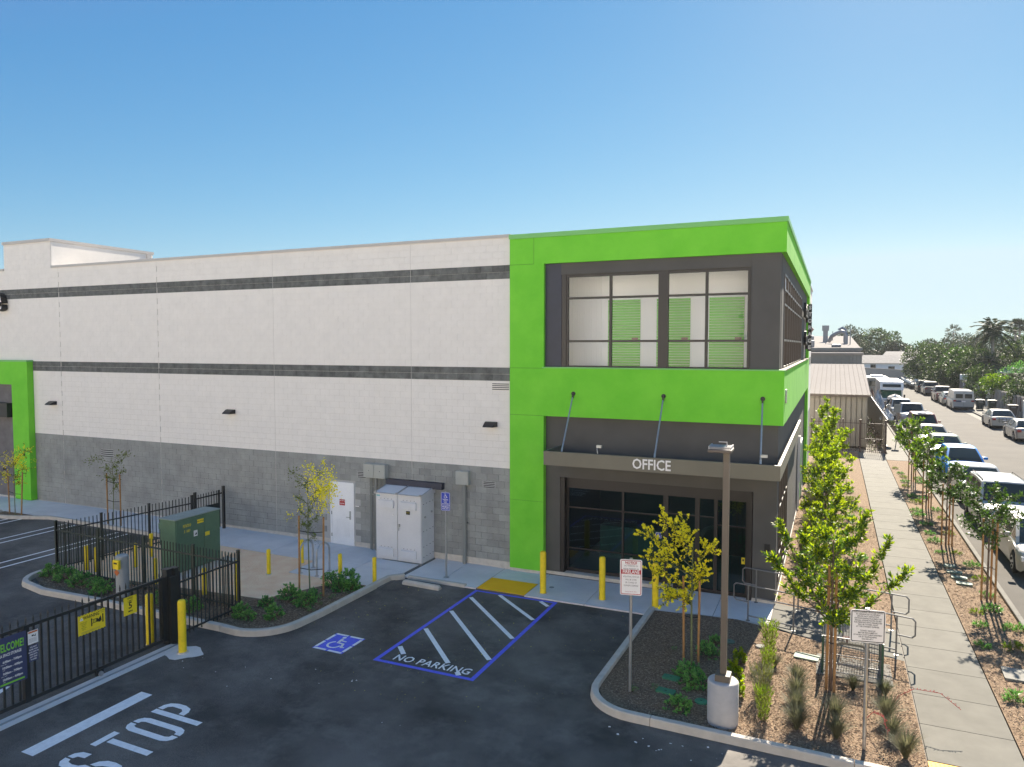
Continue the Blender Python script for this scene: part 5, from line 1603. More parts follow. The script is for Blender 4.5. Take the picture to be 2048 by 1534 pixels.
tree('broadleaf_tree', 'third lime-green tree, low and dense with dark inner leaves', 'tree', 1.0, 7.3, 3.0, 1.15, .4, ('leaf_mid', 'leaf_lime2'), 4800, .14, .05, .04, 2.3, LG_, nb=15, per=18, frac2=.6, spread=.2, up=1.0)
tree('broadleaf_tree', 'fourth lime-green tree of the row, bushy, near the black far fence', 'tree', 1.05, 13.0, 3.3, 1.2, .5, ('leaf_lime', 'leaf_lime2'), 4000, .16, .06, .04, 2.5, LG_, nb=15, per=18, frac2=.65, spread=.22, up=1.0)
tree('broadleaf_tree', 'farthest and tallest lime-green tree, in front of the ribbed shed', 'tree', .95, 18.8, 4.1, 1.15, .5, ('leaf_lime', 'leaf_lime2'), 4600, .17, .065, .045, 3.4, LG_, nb=15, per=18, frac2=.45, spread=.25, up=1.0)
VG = 'staked street trees in the kerb strip'
st3 = [(-.13, 0, -.13, 0), (.1, .12, .1, .12), (.17, -.08, .17, -.08)]
tree('street_tree', 'nearest street tree in the kerb strip, beside the silver car', 'tree', 5.0, 2.7, 3.1, 1.0, 1.75, ('leaf_dark', 'leaf_mid'), 2400, .10, .05, .03, 2.7, VG, st3, 2.2, nb=16, per=12, frac2=.4, spread=.3, up=.6, z0=.02)
tree('street_tree', 'second street tree from the near end of the kerb strip', 'tree', 4.75, 8.42, 2.85, .9, 1.6, ('leaf_dark', 'leaf_mid'), 2000, .11, .055, .03, 2.5, VG, st3, 2.1, nb=14, per=12, frac2=.5, spread=.3, up=.6, z0=.02)
tree('street_tree', 'third street tree from the near end of the kerb strip', 'tree', 4.78, 14.5, 2.9, .95, 1.5, ('leaf_mid', 'leaf_lime'), 2000, .13, .06, .03, 2.5, VG, st3, 2.1, nb=14, per=12, frac2=.35, spread=.3, up=.6, z0=.02)
tree('street_tree', 'fourth street tree, the last one before the fence gate', 'tree', 4.8, 21.0, 3.1, 1.1, 1.6, ('leaf_mid', 'leaf_lime'), 2000, .15, .07, .03, 2.6, VG, st3, 2.1, nb=14, per=12, frac2=.5, spread=.3, up=.6, z0=.02)

# shrubs: mounded leafy rosettes
def shrub_mesh(r, h, n, L, Wd, mats, frac2=.4, nros=None, seed=0):
    nros = nros or max(10, n // 14)
    d = sphere_pts(nros); d[:, 2] = np.abs(d[:, 2])
    R = np.array([r, r, h]) * rng.uniform(.62, 1.0, (nros, 1))
    P = d * R
    P[:, 2] += .02
    tips = [(tuple(P[i]), tuple(d[i] * np.array([1, 1, .8]) + np.array([0, 0, .5]))) for i in range(nros)]
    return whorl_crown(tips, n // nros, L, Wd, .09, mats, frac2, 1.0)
SHM = [shrub_mesh(.34, .40, 800, .075, .04, [M['leaf_shrub2'], M['leaf_shrub']], .55) for _ in range(3)]
SHM2 = [shrub_mesh(.34, .30, 800, .07, .035, [M['leaf_shrub2'], M['leaf_shrub']], .8) for _ in range(2)]
SHY = shrub_mesh(.2, .45, 500, .075, .05, [M['leaf_lime'], M['leaf_lime2']], .6)
SHG = shrub_mesh(.13, .14, 260, .05, .008, [M['leaf_grey'], M['leaf_shrub']], .3)
def shrub(name, label, me, x, y, s, group, rot=None, zoff=.05, stem=True, sz=None):
    t = thing(name, label, 'shrub', (x, y, gz(x) + zoff), group)
    o = add_mesh('foliage', me, t); o.scale = (s, s, sz or s); o.rotation_euler = (0, 0, random.uniform(0, 6) if rot is None else rot)
    if stem:
        b = MB()
        for k in range(5):
            a = k * 1.26
            b.tube([(x, y, gz(x) + zoff - .02), (x + cos(a) * .18 * s, y + sin(a) * .18 * s, gz(x) + zoff + .24 * s)], [.012, .005], 4, False)
        b.build('stem', M['bark'], t)
    return t
g1 = 'dark leafy shrubs in the left bark bed'
pos = [(-19.35, -6.35, .95, 'greyish leafy shrub at the rounded left tip of the kerb', 2), (-18.55, -6.45, 1.0, 'leafy shrub in the kerb tip, second from its rounded end', 0), (-17.8, -6.6, 1.0, 'leafy shrub in front of the picket fence left of the grey call post', 1),
       (-16.75, -6.72, .95, 'leafy shrub just left of the grey call post', 2), (-17.2, -6.55, .8, 'small leafy shrub wedged close to the left of the call post shrub', 0), (-14.6, -6.55, .9, 'leafy shrub behind the yellow speed sign', 1), (-13.6, -6.6, .9, 'leafy shrub behind the thick gate post', 2),
       (-12.15, -6.35, .85, 'dark shrub touching the bottom corner of the short black fence', 0), (-11.85, -6.45, .6, 'small dark shrub at the kerb curve near the fence', 1), (-12.1, -5.55, .7, 'small round shrub between the fence corner and the staked tree', 2), (-11.35, -6.1, .85, 'leafy shrub on the inside of the kerb curve', 0),
       (-11.85, -4.95, 1.05, 'larger dark shrub at the left foot of the staked yellow tree', 1), (-11.2, -5.1, .95, 'round shrub in front of the staked yellow tree', 2), (-11.35, -4.6, .7, 'small shrub tucked right of the staked tree trunk', 0),
       (-11.55, -3.55, 1.0, 'leafy shrub left of the two short bollards, by the walk edge', 1), (-11.15, -3.75, .9, 'low leafy shrub in front of the walk edge', 2), (-10.85, -3.55, .85, 'right-hand shrub of the trio by the walk edge', 0), (-11.2, -3.35, 1.15, 'tallest shrub of the trio by the walk edge', 1)]
for x, y, s, lab, k in pos:
    shrub('leafy_shrub', lab, SHM[k], x, y, s, g1)
g2 = 'green shrubs around the round lamp base'
for x, y, s, lab, k in [(-1.45, -5.0, .95, 'dark green shrub at the foot of the yellow flowering tree', 0), (-1.25, -5.45, 1.0, 'round green shrub beside the two green lids', 1), (-1.38, -6.5, .85, 'green shrub close to the kerb left of the round concrete base', 0), (-1.25, -3.9, .9, 'dark shrub behind the yellow flowering tree stakes', 1), (-1.15, -3.2, .7, 'small dark shrub in the shade behind the lamp pole', 0)]:
    shrub('green_shrub', lab, SHM2[k], x, y, s, g2)
g3_ = 'yellow-green shrubs right of the lamp pole'
for x, y, s, lab in [(-.55, -4.05, .8, 'bright yellow-green shrub right of the lamp pole, the farther one'), (-.55, -4.85, .95, 'bright yellow-green shrub right of the lamp pole, the middle one'), (-.42, -5.55, .8, 'bright yellow-green shrub right behind the round concrete base')]:
    shrub('lime_shrub', lab, SHY, x, y, s, g3_)
for x, y, s, lab in [(-2.3, -6.15, .9, 'small grey-green tuft at the foot of the NOTICE sign post'), (-1.95, -5.9, .7, 'tiny grey-green tuft between the NOTICE sign post and the green lids'), (-10.9, -4.4, .9, 'grey-green tuft by the left kerb, level with the staked yellow tree'), (-10.8, -5.4, 1.0, 'grey-green tuft by the left kerb just before it curves'), (-10.9, -4.9, .6, 'tiny grey-green tuft between the two larger ones along the left kerb'), (-1.95, -3.9, .7, 'faint grey-green tuft in the bark left of the yellow flowering tree'), (-10.75, -3.95, .6, 'tiny grey-green tuft in front of the shrub trio by the walk')]:
    shrub('grey_tuft', lab, SHG, x, y, s, 'grey tufts in the bark beds', stem=False)
def wisp(n, h, r, mats):
    base = []; ax = []
    for i in range(n):
        a = random.uniform(0, 6.28); rr = random.random() ** .5 * r
        zz = random.random() ** .8 * h
        base.append((cos(a) * rr * (.3 + zz / h * .5), sin(a) * rr * (.3 + zz / h * .5), zz)); ax.append((cos(a) * .5 + random.gauss(0, .3), sin(a) * .5 + random.gauss(0, .3), 1.1))
    return leaf_mesh('foliage', np.array(base), np.array(ax), rng.uniform(.06, .14, n), .014, mats, rng.random(n) < .4)
WS = wisp(900, .75, .26, [M['leaf_olive'], M['leaf_lime']]); WS2 = wisp(900, .6, .3, [M['leaf_grey'], M['leaf_olive']])
for x, y, s, k, lab in [(-.02, -3.4, 1.0, WS, 'feathery yellowish shrub in the sun in front of the ramp'), (.05, -4.5, .75, WS, 'feathery yellowish shrub behind the lamp base, sunlit'), (.0, -5.4, .95, WS2, 'wispy grey-green shrub right of the round concrete base'), (.12, -6.3, .8, WS, 'feathery yellow-green shrub nearest the lower kerb')]:
    shrub('feathery_shrub', lab, k, x, y, s, 'feathery shrubs in the sunlit bark')
for i, y in enumerate((5.0, 7.2, 9.5, 12.0, 14.6, 17.5, 20.5, 24.0, 26.0)):
    shrub('sage_shrub', ['nearest', 'second', 'third', 'fourth', 'fifth', 'sixth', 'seventh', 'eighth', 'farthest'][i] + ' wispy grey shrub along the foot of the side wall', WS2, .42 + (i % 2) * .1, y, 1.15 + .1 * (i % 3), 'wispy shrubs along the side wall')

# clump grasses
def grass_mesh(n, h, r):
    P = []; F = []
    for i in range(n):
        a = random.uniform(0, 6.28); l = h * random.uniform(.6, 1.1); bend = random.uniform(.15, .75) * r
        x0, y0 = cos(a) * .03 * random.random(), sin(a) * .03 * random.random()
        w = .006; nx, ny = -sin(a) * w, cos(a) * w
        pts = []
        for k in range(4):
            f = k / 3
            rr = bend * f ** 1.6; z = l * (f - .25 * f * f * bend / r * 1.3)
            pts.append((x0 + cos(a) * rr, y0 + sin(a) * rr, z))
        c = len(P)
        for k, p in enumerate(pts[:-1]):
            q = 1 - k / 3 * .5
            P += [(p[0] - nx * q, p[1] - ny * q, p[2]), (p[0] + nx * q, p[1] + ny * q, p[2])]
        P.append(pts[-1])
        F += [(c, c + 1, c + 3, c + 2), (c + 2, c + 3, c + 5, c + 4), (c + 4, c + 5, c + 6)]
    me = bpy.data.meshes.new('blades'); me.from_pydata(P, [], F); me.materials.append(M['grassblade']); me.update()
    return me
GM = [grass_mesh(320, .50, .50) for _ in range(3)]
gp_ = [(.62, -4.5, .9, 'spiky grass clump just left of the near lime-green tree, the farthest of its row'), (.62, -5.15, 1.0, 'spiky grass clump second in the left row by the near tree'), (.65, -5.8, 1.0, 'spiky grass clump third in the left row'), (.68, -6.35, 1.0, 'spiky grass clump of the left row nearest the kerb'),
       (1.3, -5.75, 1.0, 'spiky grass clump left of the tow-away sign post, farther one'), (1.32, -6.4, .95, 'spiky grass clump left of the tow-away sign post, nearer one'), (2.15, -5.35, 1.05, 'spiky grass clump right of the tow-away sign post'), (2.2, -5.95, .9, 'spiky grass clump beside the pavement edge, second nearest'), (2.35, -6.6, 1.05, 'spiky grass clump at the bottom by the yellow pad'),
       (1.62, -4.35, .7, 'small spiky grass clump in front of the mesh cage, left'), (2.18, -4.35, .75, 'small spiky grass clump at the right post of the mesh cage'), (.15, -3.85, .6, 'thin grass clump in the sun near the pale green lid')]
for i, (x, y, s, lab) in enumerate(gp_):
    o = thing('grass_clump', lab, 'grass', (x, y, .05), 'spiky grass clumps in the sunlit bed')
    q = add_mesh('blades', GM[i % 3], o); q.scale = (s, s, s); q.rotation_euler = (0, 0, i * 1.3)
# red flower stalks arching over
RS = mat('coral_stalk', (.50, .10, .08), .6)
for pts, lab in (([(1.75, -5.6, .05), (1.9, -5.8, .35), (2.05, -6.1, .45), (2.1, -6.4, .3)], 'coral-red flower stalk arching beside the tow-away sign'), ([(2.2, -5.0, .05), (2.35, -5.05, .4), (2.6, -5.1, .6), (3.0, -5.15, .62), (3.3, -5.3, .45)], 'long dark flower stalk arching over the pavement')):
    b = MB(); b.tube(pts, [.006] * len(pts), 4)
    for k in range(22):
        f = .35 + .65 * k / 22; i = min(len(pts) - 2, int(f * (len(pts) - 1))); g = f * (len(pts) - 1) - i
        p = Vector(pts[i]).lerp(Vector(pts[i + 1]), g)
        b.tube([p, p + Vector((random.uniform(-.04, .04), random.uniform(-.04, .04), random.uniform(.01, .04)))], [.004, .007], 4)
    t = thing('flower_stalk', lab, 'flower', pts[0]); b.build('stalk', RS, t)
# low tufts in the kerb strip and in front of the wall
TM = [shrub_mesh(.22, .13, 320, .09, .018, [M['leaf_mid'], M['leaf_shrub']], .6) for _ in range(2)] + [shrub_mesh(.24, .10, 300, .09, .018, [M['leaf_olive'], M['leaf_lime']], .4)]
k = 0
for i in range(24):
    y = -6.3 + i * 1.35
    for x in (4.5, 5.05):
        if random.random() < .8:
            xx, yy = x + random.uniform(-.15, .15), y + random.uniform(-.3, .3)
            if abs(xx - 4.6) < .4 and 3.7 < yy < 6.1: continue
            if abs(xx - 4.86) < .6 and -2.9 < yy < -1.7: continue
            o = add_mesh('ground_cover_tuft', TM[k % 3]); o.location = (xx, yy, .03); s = random.uniform(.7, 1.2); o.scale = (s, s, s); o.rotation_euler = (0, 0, k)
            tag(o, 'low green tuft growing in the bark between the pavement and the kerb', 'ground cover', 'low tufts in the kerb strip'); k += 1
for i in range(10):
    x, y = random.uniform(1.7, 2.4), -.3 + i * 1.9
    o = add_mesh('ground_cover_tuft', TM[i % 3]); o.location = (x, y, .03); s = random.uniform(.9, 1.5); o.scale = (s, s, s)
    tag(o, 'low green tuft growing in the bark between the lime trees and the pavement', 'ground cover', 'low tufts beside the lime trees')
# ------------------------------------------------------------------ vehicles
def paint(name, col, met=.0, rough=.25, coat=.3, spec=.3):
    return mat(name, col, rough, metal=met, coat=coat, spec=spec)
KINDS_ = {
 'sedan': dict(L=4.8, W=1.83, H=1.46, top=[(0, .58), (.02, .68), (.05, .76), (.25, .93), (.30, .95), (.5, .96), (.84, .98), (.97, .97), (1, .80)], gh=(.25, .43, .72, .88), side=(.30, .85), pil=[.42, .60, .78], hr=.74, wh=.33),
 'hatch': dict(L=4.45, W=1.76, H=1.50, top=[(0, .60), (.02, .72), (.06, .80), (.20, .97), (.3, .98), (.9, 1.02), (.98, 1.0), (1, .85)], gh=(.17, .38, .80, .97), side=(.22, .90), pil=[.33, .58, .80], hr=.73, wh=.32),
 'suv': dict(L=4.75, W=1.88, H=1.72, top=[(0, .70), (.02, .85), (.05, .95), (.24, 1.08), (.3, 1.09), (.9, 1.12), (.985, 1.1), (1, .95)], gh=(.24, .38, .90, .985), side=(.27, .95), pil=[.36, .57, .78], hr=.78, wh=.36),
 'pickup': dict(L=5.6, W=1.95, H=1.82, top=[(0, .80), (.02, .98), (.05, 1.05), (.25, 1.15), (.3, 1.16), (.985, 1.16), (1, 1.12)], gh=(.24, .34, .60, .63), side=(.26, .61), pil=[.33, .46], hr=.80, wh=.40),
 'van': dict(L=5.4, W=2.02, H=2.08, top=[(0, .70), (.02, .92), (.06, 1.02), (.14, 1.15), (.2, 1.16), (.99, 1.18), (1, 1.1)], gh=(.13, .235, .985, .999), side=(.16, .34), pil=[.24], hr=.86, wh=.38),
}
def interp(T, s):
    for (a, za), (c, zc_) in zip(T[:-1], T[1:]):
        if s <= c: return za + (zc_ - za) * (s - a) / (c - a + 1e-9)
    return T[-1][1]
def car(name, label, x, y, kind, pm, faceN=False, group=None, trunk_rack=False, roof_rack=False, plate=True, zoff=-.02, scale=1.0):
    """x,y = centre of the end nearest the camera; nose points at the camera unless faceN"""
    K = KINDS_[kind]; L, W, H = K['L'] * scale, K['W'] * scale, K['H'] * scale
    t = thing(name, label, 'car' if kind not in ('pickup', 'van') else kind, (x, y, zoff), group)
    t.rotation_euler = (0, 0, 0)
    hw = W / 2
    def X(s, px, pz):   # s along length from nose; map to local
        yy = s * L
        if faceN: return (-px, L - yy, pz)
        return (px, yy, pz)
    def emit(b, name_, m, parent=t, smooth=False, kind_=None, bevel=0):
        me = bpy.data.meshes.new(name_); me.from_pydata(b.v, [], b.f)
        ms = m if isinstance(m, list) else [m]
        for q in ms: me.materials.append(q)
        if len(ms) > 1: me.polygons.foreach_set('material_index', b.mi)
        if smooth:
            me.polygons.foreach_set('use_smooth', [True] * len(me.polygons))
            try: me.set_sharp_from_angle(angle=radians(35))
            except Exception: pass
        me.update()
        o = bpy.data.objects.new(name_, me); COL.objects.link(o); o.parent = parent
        if bevel:
            bv = o.modifiers.new('edge', 'BEVEL'); bv.width = bevel; bv.segments = 2
        return o
    wr = K['wh'] * scale; sF, sR = .185, .80
    if kind in ('van', 'pickup'): sF, sR = .17, .77
    def plan(s):
        f = 1
        if s < .09: f -= .17 * ((.09 - s) / .09) ** 2
        if s > .93: f -= .10 * ((s - .93) / .07) ** 2
        return hw * f
    def zb(s):
        z = .22 if .03 < s < .97 else .28
        for c in (sF, sR):
            d = abs(s - c) * L
            R_ = wr + .055
            if d < R_: z = max(z, wr + sqrt(R_ * R_ - d * d) - .0)
        return z
    S = sorted(set([i / 64 for i in range(65)] + [.005, .012] + [c + q * (wr + .055) / L for c in (sF, sR) for q in (-1, -.95, -.8, -.6, -.3, 0, .3, .6, .8, .95, 1)]))
    b = MB(); ring_n = None
    for s in S:
        zt_ = interp(K['top'], s) * scale; z0_ = min(zb(s), zt_ - .1); w = plan(s)
        half = [(w * .965, z0_), (w * .985, z0_ + (zt_ - z0_) * .2), (w, z0_ + (zt_ - z0_) * .52), (w * .985, z0_ + (zt_ - z0_) * .80), (w * .95, zt_ - .045), (w * .88, zt_ - .008), (w * .5, zt_ + .022), (0, zt_ + .03)]
        ringp = half + [(-a, c) for a, c in half[-2::-1]]
        ring_n = len(ringp)
        b.v += [X(s, a, c) for a, c in ringp]
    for i in range(len(S) - 1):
        for k in range(ring_n - 1):
            b.f.append((i * ring_n + k, i * ring_n + k + 1, (i + 1) * ring_n + k + 1, (i + 1) * ring_n + k)); b.mi.append(0)
    b.f.append(tuple(range(ring_n))); b.mi.append(0); b.f.append(tuple((len(S) - 1) * ring_n + k for k in reversed(range(ring_n)))); b.mi.append(0)
    emit(b, 'body', pm, smooth=True)
    b = MB()
    a0 = X(.03, -hw * .8, .18); a1 = X(.97, hw * .8, .62)
    b.box(min(a0[0], a1[0]), min(a0[1], a1[1]), .18, max(a0[0], a1[0]), max(a0[1], a1[1]), .60); emit(b, 'underbody', M['underbody'])
    # greenhouse
    g0, g1_, g2_, g3__ = K['gh']
    hb, hr = hw * .93, hw * K['hr']
    def roof(s):
        if s <= g1_: f = (s - g0) / (g1_ - g0); return None, f
        if s <= g2_: f = (s - g1_) / (g2_ - g1_); return H - .05 + .05 * sin(pi * min(1, f * 1.0 + .12)), 1
        return None, (g3__ - s) / (g3__ - g2_)
    SS = sorted(set([g0, g1_, g2_, g3__] + [g0 + (g1_ - g0) * i / 5 for i in range(6)] + [g1_ + (g2_ - g1_) * i / 8 for i in range(9)] + [g2_ + (g3__ - g2_) * i / 5 for i in range(6)] + [p + d for p in K['pil'] for d in (-.009, .009)]))
    rows = []
    for s in SS:
        zr, f = roof(s)
        zbt = interp(K['top'], s) * scale - .01
        if zr is None:
            He = H - .03; ff = f ** .92
            zr = zbt + (He - zbt) * ff
        else: f = 1
        half = [(hb, zbt), (hb + (hr - hb) * .10 * f, zbt + (zr - zbt) * .10), (hb + (hr - hb) * .86 * f, zbt + (zr - zbt) * .86), (hb + (hr - hb) * f, zr - .005), (hb + (hr - hb) * f - .09, zr + .018), (.0, zr + .035)]
        rows.append([X(s, a, c) for a, c in half + [(-a, c) for a, c in half[-2::-1]]])
    n = len(rows[0])
    parts = {}
    for i in range(len(SS) - 1):
        sm = (SS[i] + SS[i + 1]) / 2
        fr_ = g0 <= sm < g1_; rr_ = sm > g2_
        for k in range(n - 1):
            key = 'roof'
            isside = k in (1, n - 3)
            istop = k in (3, 4, 5, 6) if n == 11 else False
            if isside and K['side'][0] < sm < K['side'][1] and not any(abs(sm - p) < .0089 for p in K['pil']): key = 'side_window' + ('a' if k == 1 else 'b')
            if k in (4, 5) and fr_ and sm > g0 + (g1_ - g0) * .08 and sm < g1_ - (g1_ - g0) * .06: key = 'windshield'
            if k in (4, 5) and rr_ and sm < g3__ - (g3__ - g2_) * .08 and kind != 'van': key = 'rear_window'
            parts.setdefault(key, []).append((i, k))
    for key, fs in parts.items():
        b = MB()
        for i, k in fs:
            b.quad(rows[i][k], rows[i][k + 1], rows[i + 1][k + 1], rows[i + 1][k])
        if key == 'roof':
            emit(b, 'roof', pm)
        else:
            emit(b, key.rstrip('ab') if key.startswith('side') else key, M['carglass'])
    # wheels
    for s in (sF, sR):
        for sx in (-1, 1):
            c0 = X(s, sx * (hw - .20), wr); c1 = X(s, sx * (hw + .004), wr); sg = 1 if c1[0] > c0[0] else -1
            b = MB(); b.tube([c0, (c0[0] + sg * .03, c0[1], wr), (c1[0] - sg * .03, c1[1], wr), c1], [wr * .93, wr, wr, wr * .93], 20); ty = emit(b, 'wheel', M['rubber'])
            b = MB(); b.tube([c1, (c1[0] + sg * .006, c1[1], wr)], wr * .64, 16)
            emit(b, 'rim', M['rim'], ty)
            b = MB()
            for q in range(5):
                a = 2 * pi * q / 5 + .6
                b.tube([(c1[0] + sg * .0075, c1[1] + cos(a) * wr * .28, wr + sin(a) * wr * .28), (c1[0] + sg * .0075, c1[1] + cos(a + .05) * wr * .52, wr + sin(a + .05) * wr * .52)], wr * .075, 5)
            emit(b, 'rim_gap', M['rubber'], ty)
    def bx(s0, x0, z0, s1, x1, z1, nm, m, parent=t, bevel=.0):
        a = X(s0, x0, z0); c = X(s1, x1, z1)
        b = MB(); b.box(min(a[0], c[0]), min(a[1], c[1]), z0, max(a[0], c[0]), max(a[1], c[1]), z1); return emit(b, nm, m, parent, bevel=bevel)
    # front and rear detail
    zf = interp(K['top'], .03) * scale
    bx(-.004, -hw * .50, zf - .30, .03, hw * .50, zf - .16, 'grille', M['underbody'])
    bx(-.004, -hw * .62, .30, .04, hw * .62, .42, 'lower_intake', M['underbody'])
    for sx in (-1, 1):
        bx(.008, sx * hw * .54, zf - .20, .075, sx * hw * .92, zf - .06, 'headlight', M['carlight'], bevel=.02)
        zr_ = interp(K['top'], .97) * scale
        bx(.955, sx * hw * .66, zr_ - .26, 1.003, sx * hw * .93, zr_ - .08, 'taillight', M['taillight'], bevel=.02)
        ms = g0 + (g1_ - g0) * .45
        mz = interp(K['top'], ms) * scale + .03
        bx(ms, sx * (hw - .02), mz, ms + .03, sx * (hw + .17), mz + .13, 'mirror', pm, bevel=.03)
        for ps in K['pil'][:2]:
            bx(ps - .035, sx * (hw * .985), zf + .06, ps - .012, sx * (hw * 1.012), zf + .09, 'door_handle', pm)
    zr_ = interp(K['top'], .97) * scale
    if plate:
        bx(.998, -.16, zr_ - .30, 1.006, .16, zr_ - .17, 'licence_plate', M['signwhite'])
        bx(-.007, -.16, .42, -.001, .16, .53, 'licence_plate', M['signwhite'])
    bx(.97, -hw * .86, .30, 1.004, hw * .86, .40, 'rear_bumper', M['underbody'] if kind in ('van', 'pickup') else pm, bevel=.02)
    if roof_rack:
        for sx in (-1, 1):
            b = MB(); b.tube([X(g1_ + .02, sx * hr * .92, H - .01), X(g1_ + .05, sx * hr * .92, H + .05), X(g2_ - .05, sx * hr * .92, H + .05), X(g2_ - .02, sx * hr * .92, H - .01)], .018, 6); emit(b, 'roof_rail', M['underbody'])
    if kind == 'pickup':
        bx(.655, -hw * .84, 1.17 * scale, .985, hw * .84, 1.20 * scale, 'bed_cover', M['underbody'])
    if kind == 'van':
        zz = 1.25
        for sx in (-1, 1):
            bx(.990, sx * .09, 1.28, 1.004, sx * .74, 1.74, 'rear_window', M['carglass'], bevel=.03)
        bx(1.0, -.006, .45, 1.004, .006, 1.95, 'door_seam', M['underbody'])
        bx(1.001, .25, .88, 1.01, .70, 1.06, 'licence_plate', M['signnavy'])
    if trunk_rack:
        b = MB()
        for q in (-.35, -.1, .15, .4): b.tube([X(.93, q, 1.0), X(1.03, q, .95), X(1.03, q, .55)], .014, 5)
        b.tube([X(1.03, -.45, .8), X(1.03, .5, .8)], .014, 5); b.tube([X(1.03, -.45, .68), X(1.03, .5, .68)], .014, 5)
        emit(b, 'bike_carrier', M['underbody'])
    return t
PW = paint('white_car_paint', (.42, .42, .41)); PS = paint('silver_car_paint', (.30, .29, .27), .35); PB = paint('blue_car_paint', (.0, .20, .60), .0, .5, .0, .05)
PO = paint('olive_car_paint', (.30, .33, .24), .3); PR = paint('red_car_paint', (.26, .05, .045)); PM_ = paint('maroon_paint', (.12, .04, .05)); PK = paint('black_paint', (.015, .015, .017)); PG = paint('grey_paint', (.12, .12, .13), .3); PP = paint('pearl_paint', (.40, .38, .34), .15)
KL = 'cars parked nose to tail along the near kerb'
KR = 'cars parked along the far kerb'
car('parked_car', 'silver hatchback cut off by the right edge, nearest car at the near kerb', 7.06, 5.2, 'hatch', PP, group=KL)
car('parked_car', 'white car with black roof rails behind the nearest street tree', 7.10, 10.55, 'suv', PW, group=KL, roof_rack=True)
car('parked_car', 'white sedan behind the white car with roof rails', 7.18, 15.9, 'sedan', PW, group=KL)
car('parked_car', 'bright blue hatchback at the near kerb', 7.35, 22.2, 'hatch', PB, group=KL, scale=1.02)
car('parked_car', 'olive grey sedan half hidden by the street trees behind the blue car', 7.35, 28.2, 'sedan', PO, group=KL)
car('parked_car', 'silver sedan between the olive car and the red car', 7.3, 34.0, 'sedan', PS, group=KL)
car('parked_car', 'dark red sedan with clutter on its roof at the near kerb', 7.4, 40.5, 'suv', PR, group=KL)
car('parked_car', 'white pickup truck parked behind the red car', 7.4, 49.5, 'pickup', PW, group=KL)
car('parked_car', 'white car with a dark windscreen behind the white pickup', 7.1, 56.3, 'suv', PW, group=KL)
car('parked_car', 'black car with a crumpled tarp on top, in front of the camper', 7.0, 61.5, 'sedan', PK, group=KL)
car('parked_car', 'silver grey coupe cut off by the right edge at the far kerb', 13.95, 41.2, 'sedan', PS, True, group=KR)
car('parked_car', 'white sedan with a bike carrier on its boot at the far kerb', 14.0, 50.3, 'sedan', PP, True, group=KR, trunk_rack=True)
car('parked_van', 'white cargo van seen from behind at the far kerb', 13.75, 69.0, 'van', PW, True, group=KR)
car('parked_car', 'small pale car hidden in front of the white van', 13.5, 75.2, 'hatch', PS, True, group=KR)
car('parked_pickup', 'maroon pickup with a black bed cover at the far kerb', 13.5, 80.6, 'pickup', PM_, True, group=KR)
car('parked_pickup', 'black pickup with a pale stripe farther along the far kerb', 13.55, 93.4, 'pickup', PG, True, group=KR)
car('parked_car', 'dark car just ahead of the black pickup', 13.3, 100.2, 'suv', PK, True, group=KR)
car('parked_car', 'dark purple car at the far end of the street', 13.3, 134.0, 'suv', PM_, True, group=KR)
# clutter on car roofs
def heap(name, label, x, y, z, rx, ry, h, m, n=10, cat='pile'):
    b = MB(); N = n; K = 5
    for k in range(K + 1):
        f = k / K
        for i in range(N):
            a = 2 * pi * i / N; r = (1 - f ** 2) * random.uniform(.75, 1.1) if k < K else .05
            b.v.append((x + cos(a) * rx * r, y + sin(a) * ry * r, z + h * f * random.uniform(.85, 1.1)))
    for k in range(K):
        for i in range(N):
            b.f.append((k * N + i, k * N + (i + 1) % N, (k + 1) * N + (i + 1) % N, (k + 1) * N + i)); b.mi.append(0)
    b.f.append(tuple(K * N + i for i in range(N))); b.mi.append(0)
    return tag(b.build(name, m), label, cat)
heap('tarp_heap', 'crumpled pale tarp lying on the black car in front of the camper', 6.9, 63.6, 1.38, .8, .9, .5, M['tarp'], 14)
heap('tarp_heap', 'bunched white tarp hanging over the corrugated fence top', 4.6, 36.5, 1.7, .45, .9, .75, M['tarp'], 14)
heap('tarp_heap', 'grey tarp over boxes in the gap beyond the shed', 5.3, 62, 0, .8, 2.0, 2.3, M['tarp'], 14)
heap('junk_pile', 'pile of mixed junk between the pavement and the red car', 5.95, 43.5, 0, .3, 2.2, 1.15, M['tarp'], 12)
heap('junk_pile', 'pale bags stacked on the roof of the red car', 7.3, 42.5, 1.66, .7, .6, .22, M['tarp'], 12)
heap('junk_pile', 'dark junk heap at the kerb beyond the shed', 5.6, 52.5, 0, .5, 2.2, 1.1, M['brickred'], 12)
heap('junk_pile', 'rusty low heap against the corrugated fence', 5.1, 70, 0, .6, 2.6, 2.0, M['brickred'], 12)
# camper
RV = thing('camper', 'white camper with an over-cab bunk window and green windscreen', 'camper', (6.75, 66, 0))
b = MB(); b.box(5.65, 67.6, .55, 7.95, 74.5, 3.05); b.build('body', M['white_paint'], RV, bevel=.08)
b = MB(); b.v = [(5.65, 67.62, 2.05), (7.95, 67.62, 2.05), (7.95, 67.62, 3.03), (5.65, 67.62, 3.03), (5.7, 66.0, 2.15), (7.9, 66.0, 2.15), (7.9, 66.25, 3.0), (5.7, 66.25, 3.0)]
b.f = [(0, 1, 5, 4), (4, 5, 6, 7), (7, 6, 2, 3), (0, 4, 7, 3), (1, 2, 6, 5)]; b.mi = [0] * 5; b.build('overcab', M['white_paint'], RV)
b = MB(); b.quad((5.95, 66.03, 2.45), (7.65, 66.03, 2.45), (7.65, 66.12, 2.75), (5.95, 66.12, 2.75)); b.build('bunk_window', M['carglass'], RV)
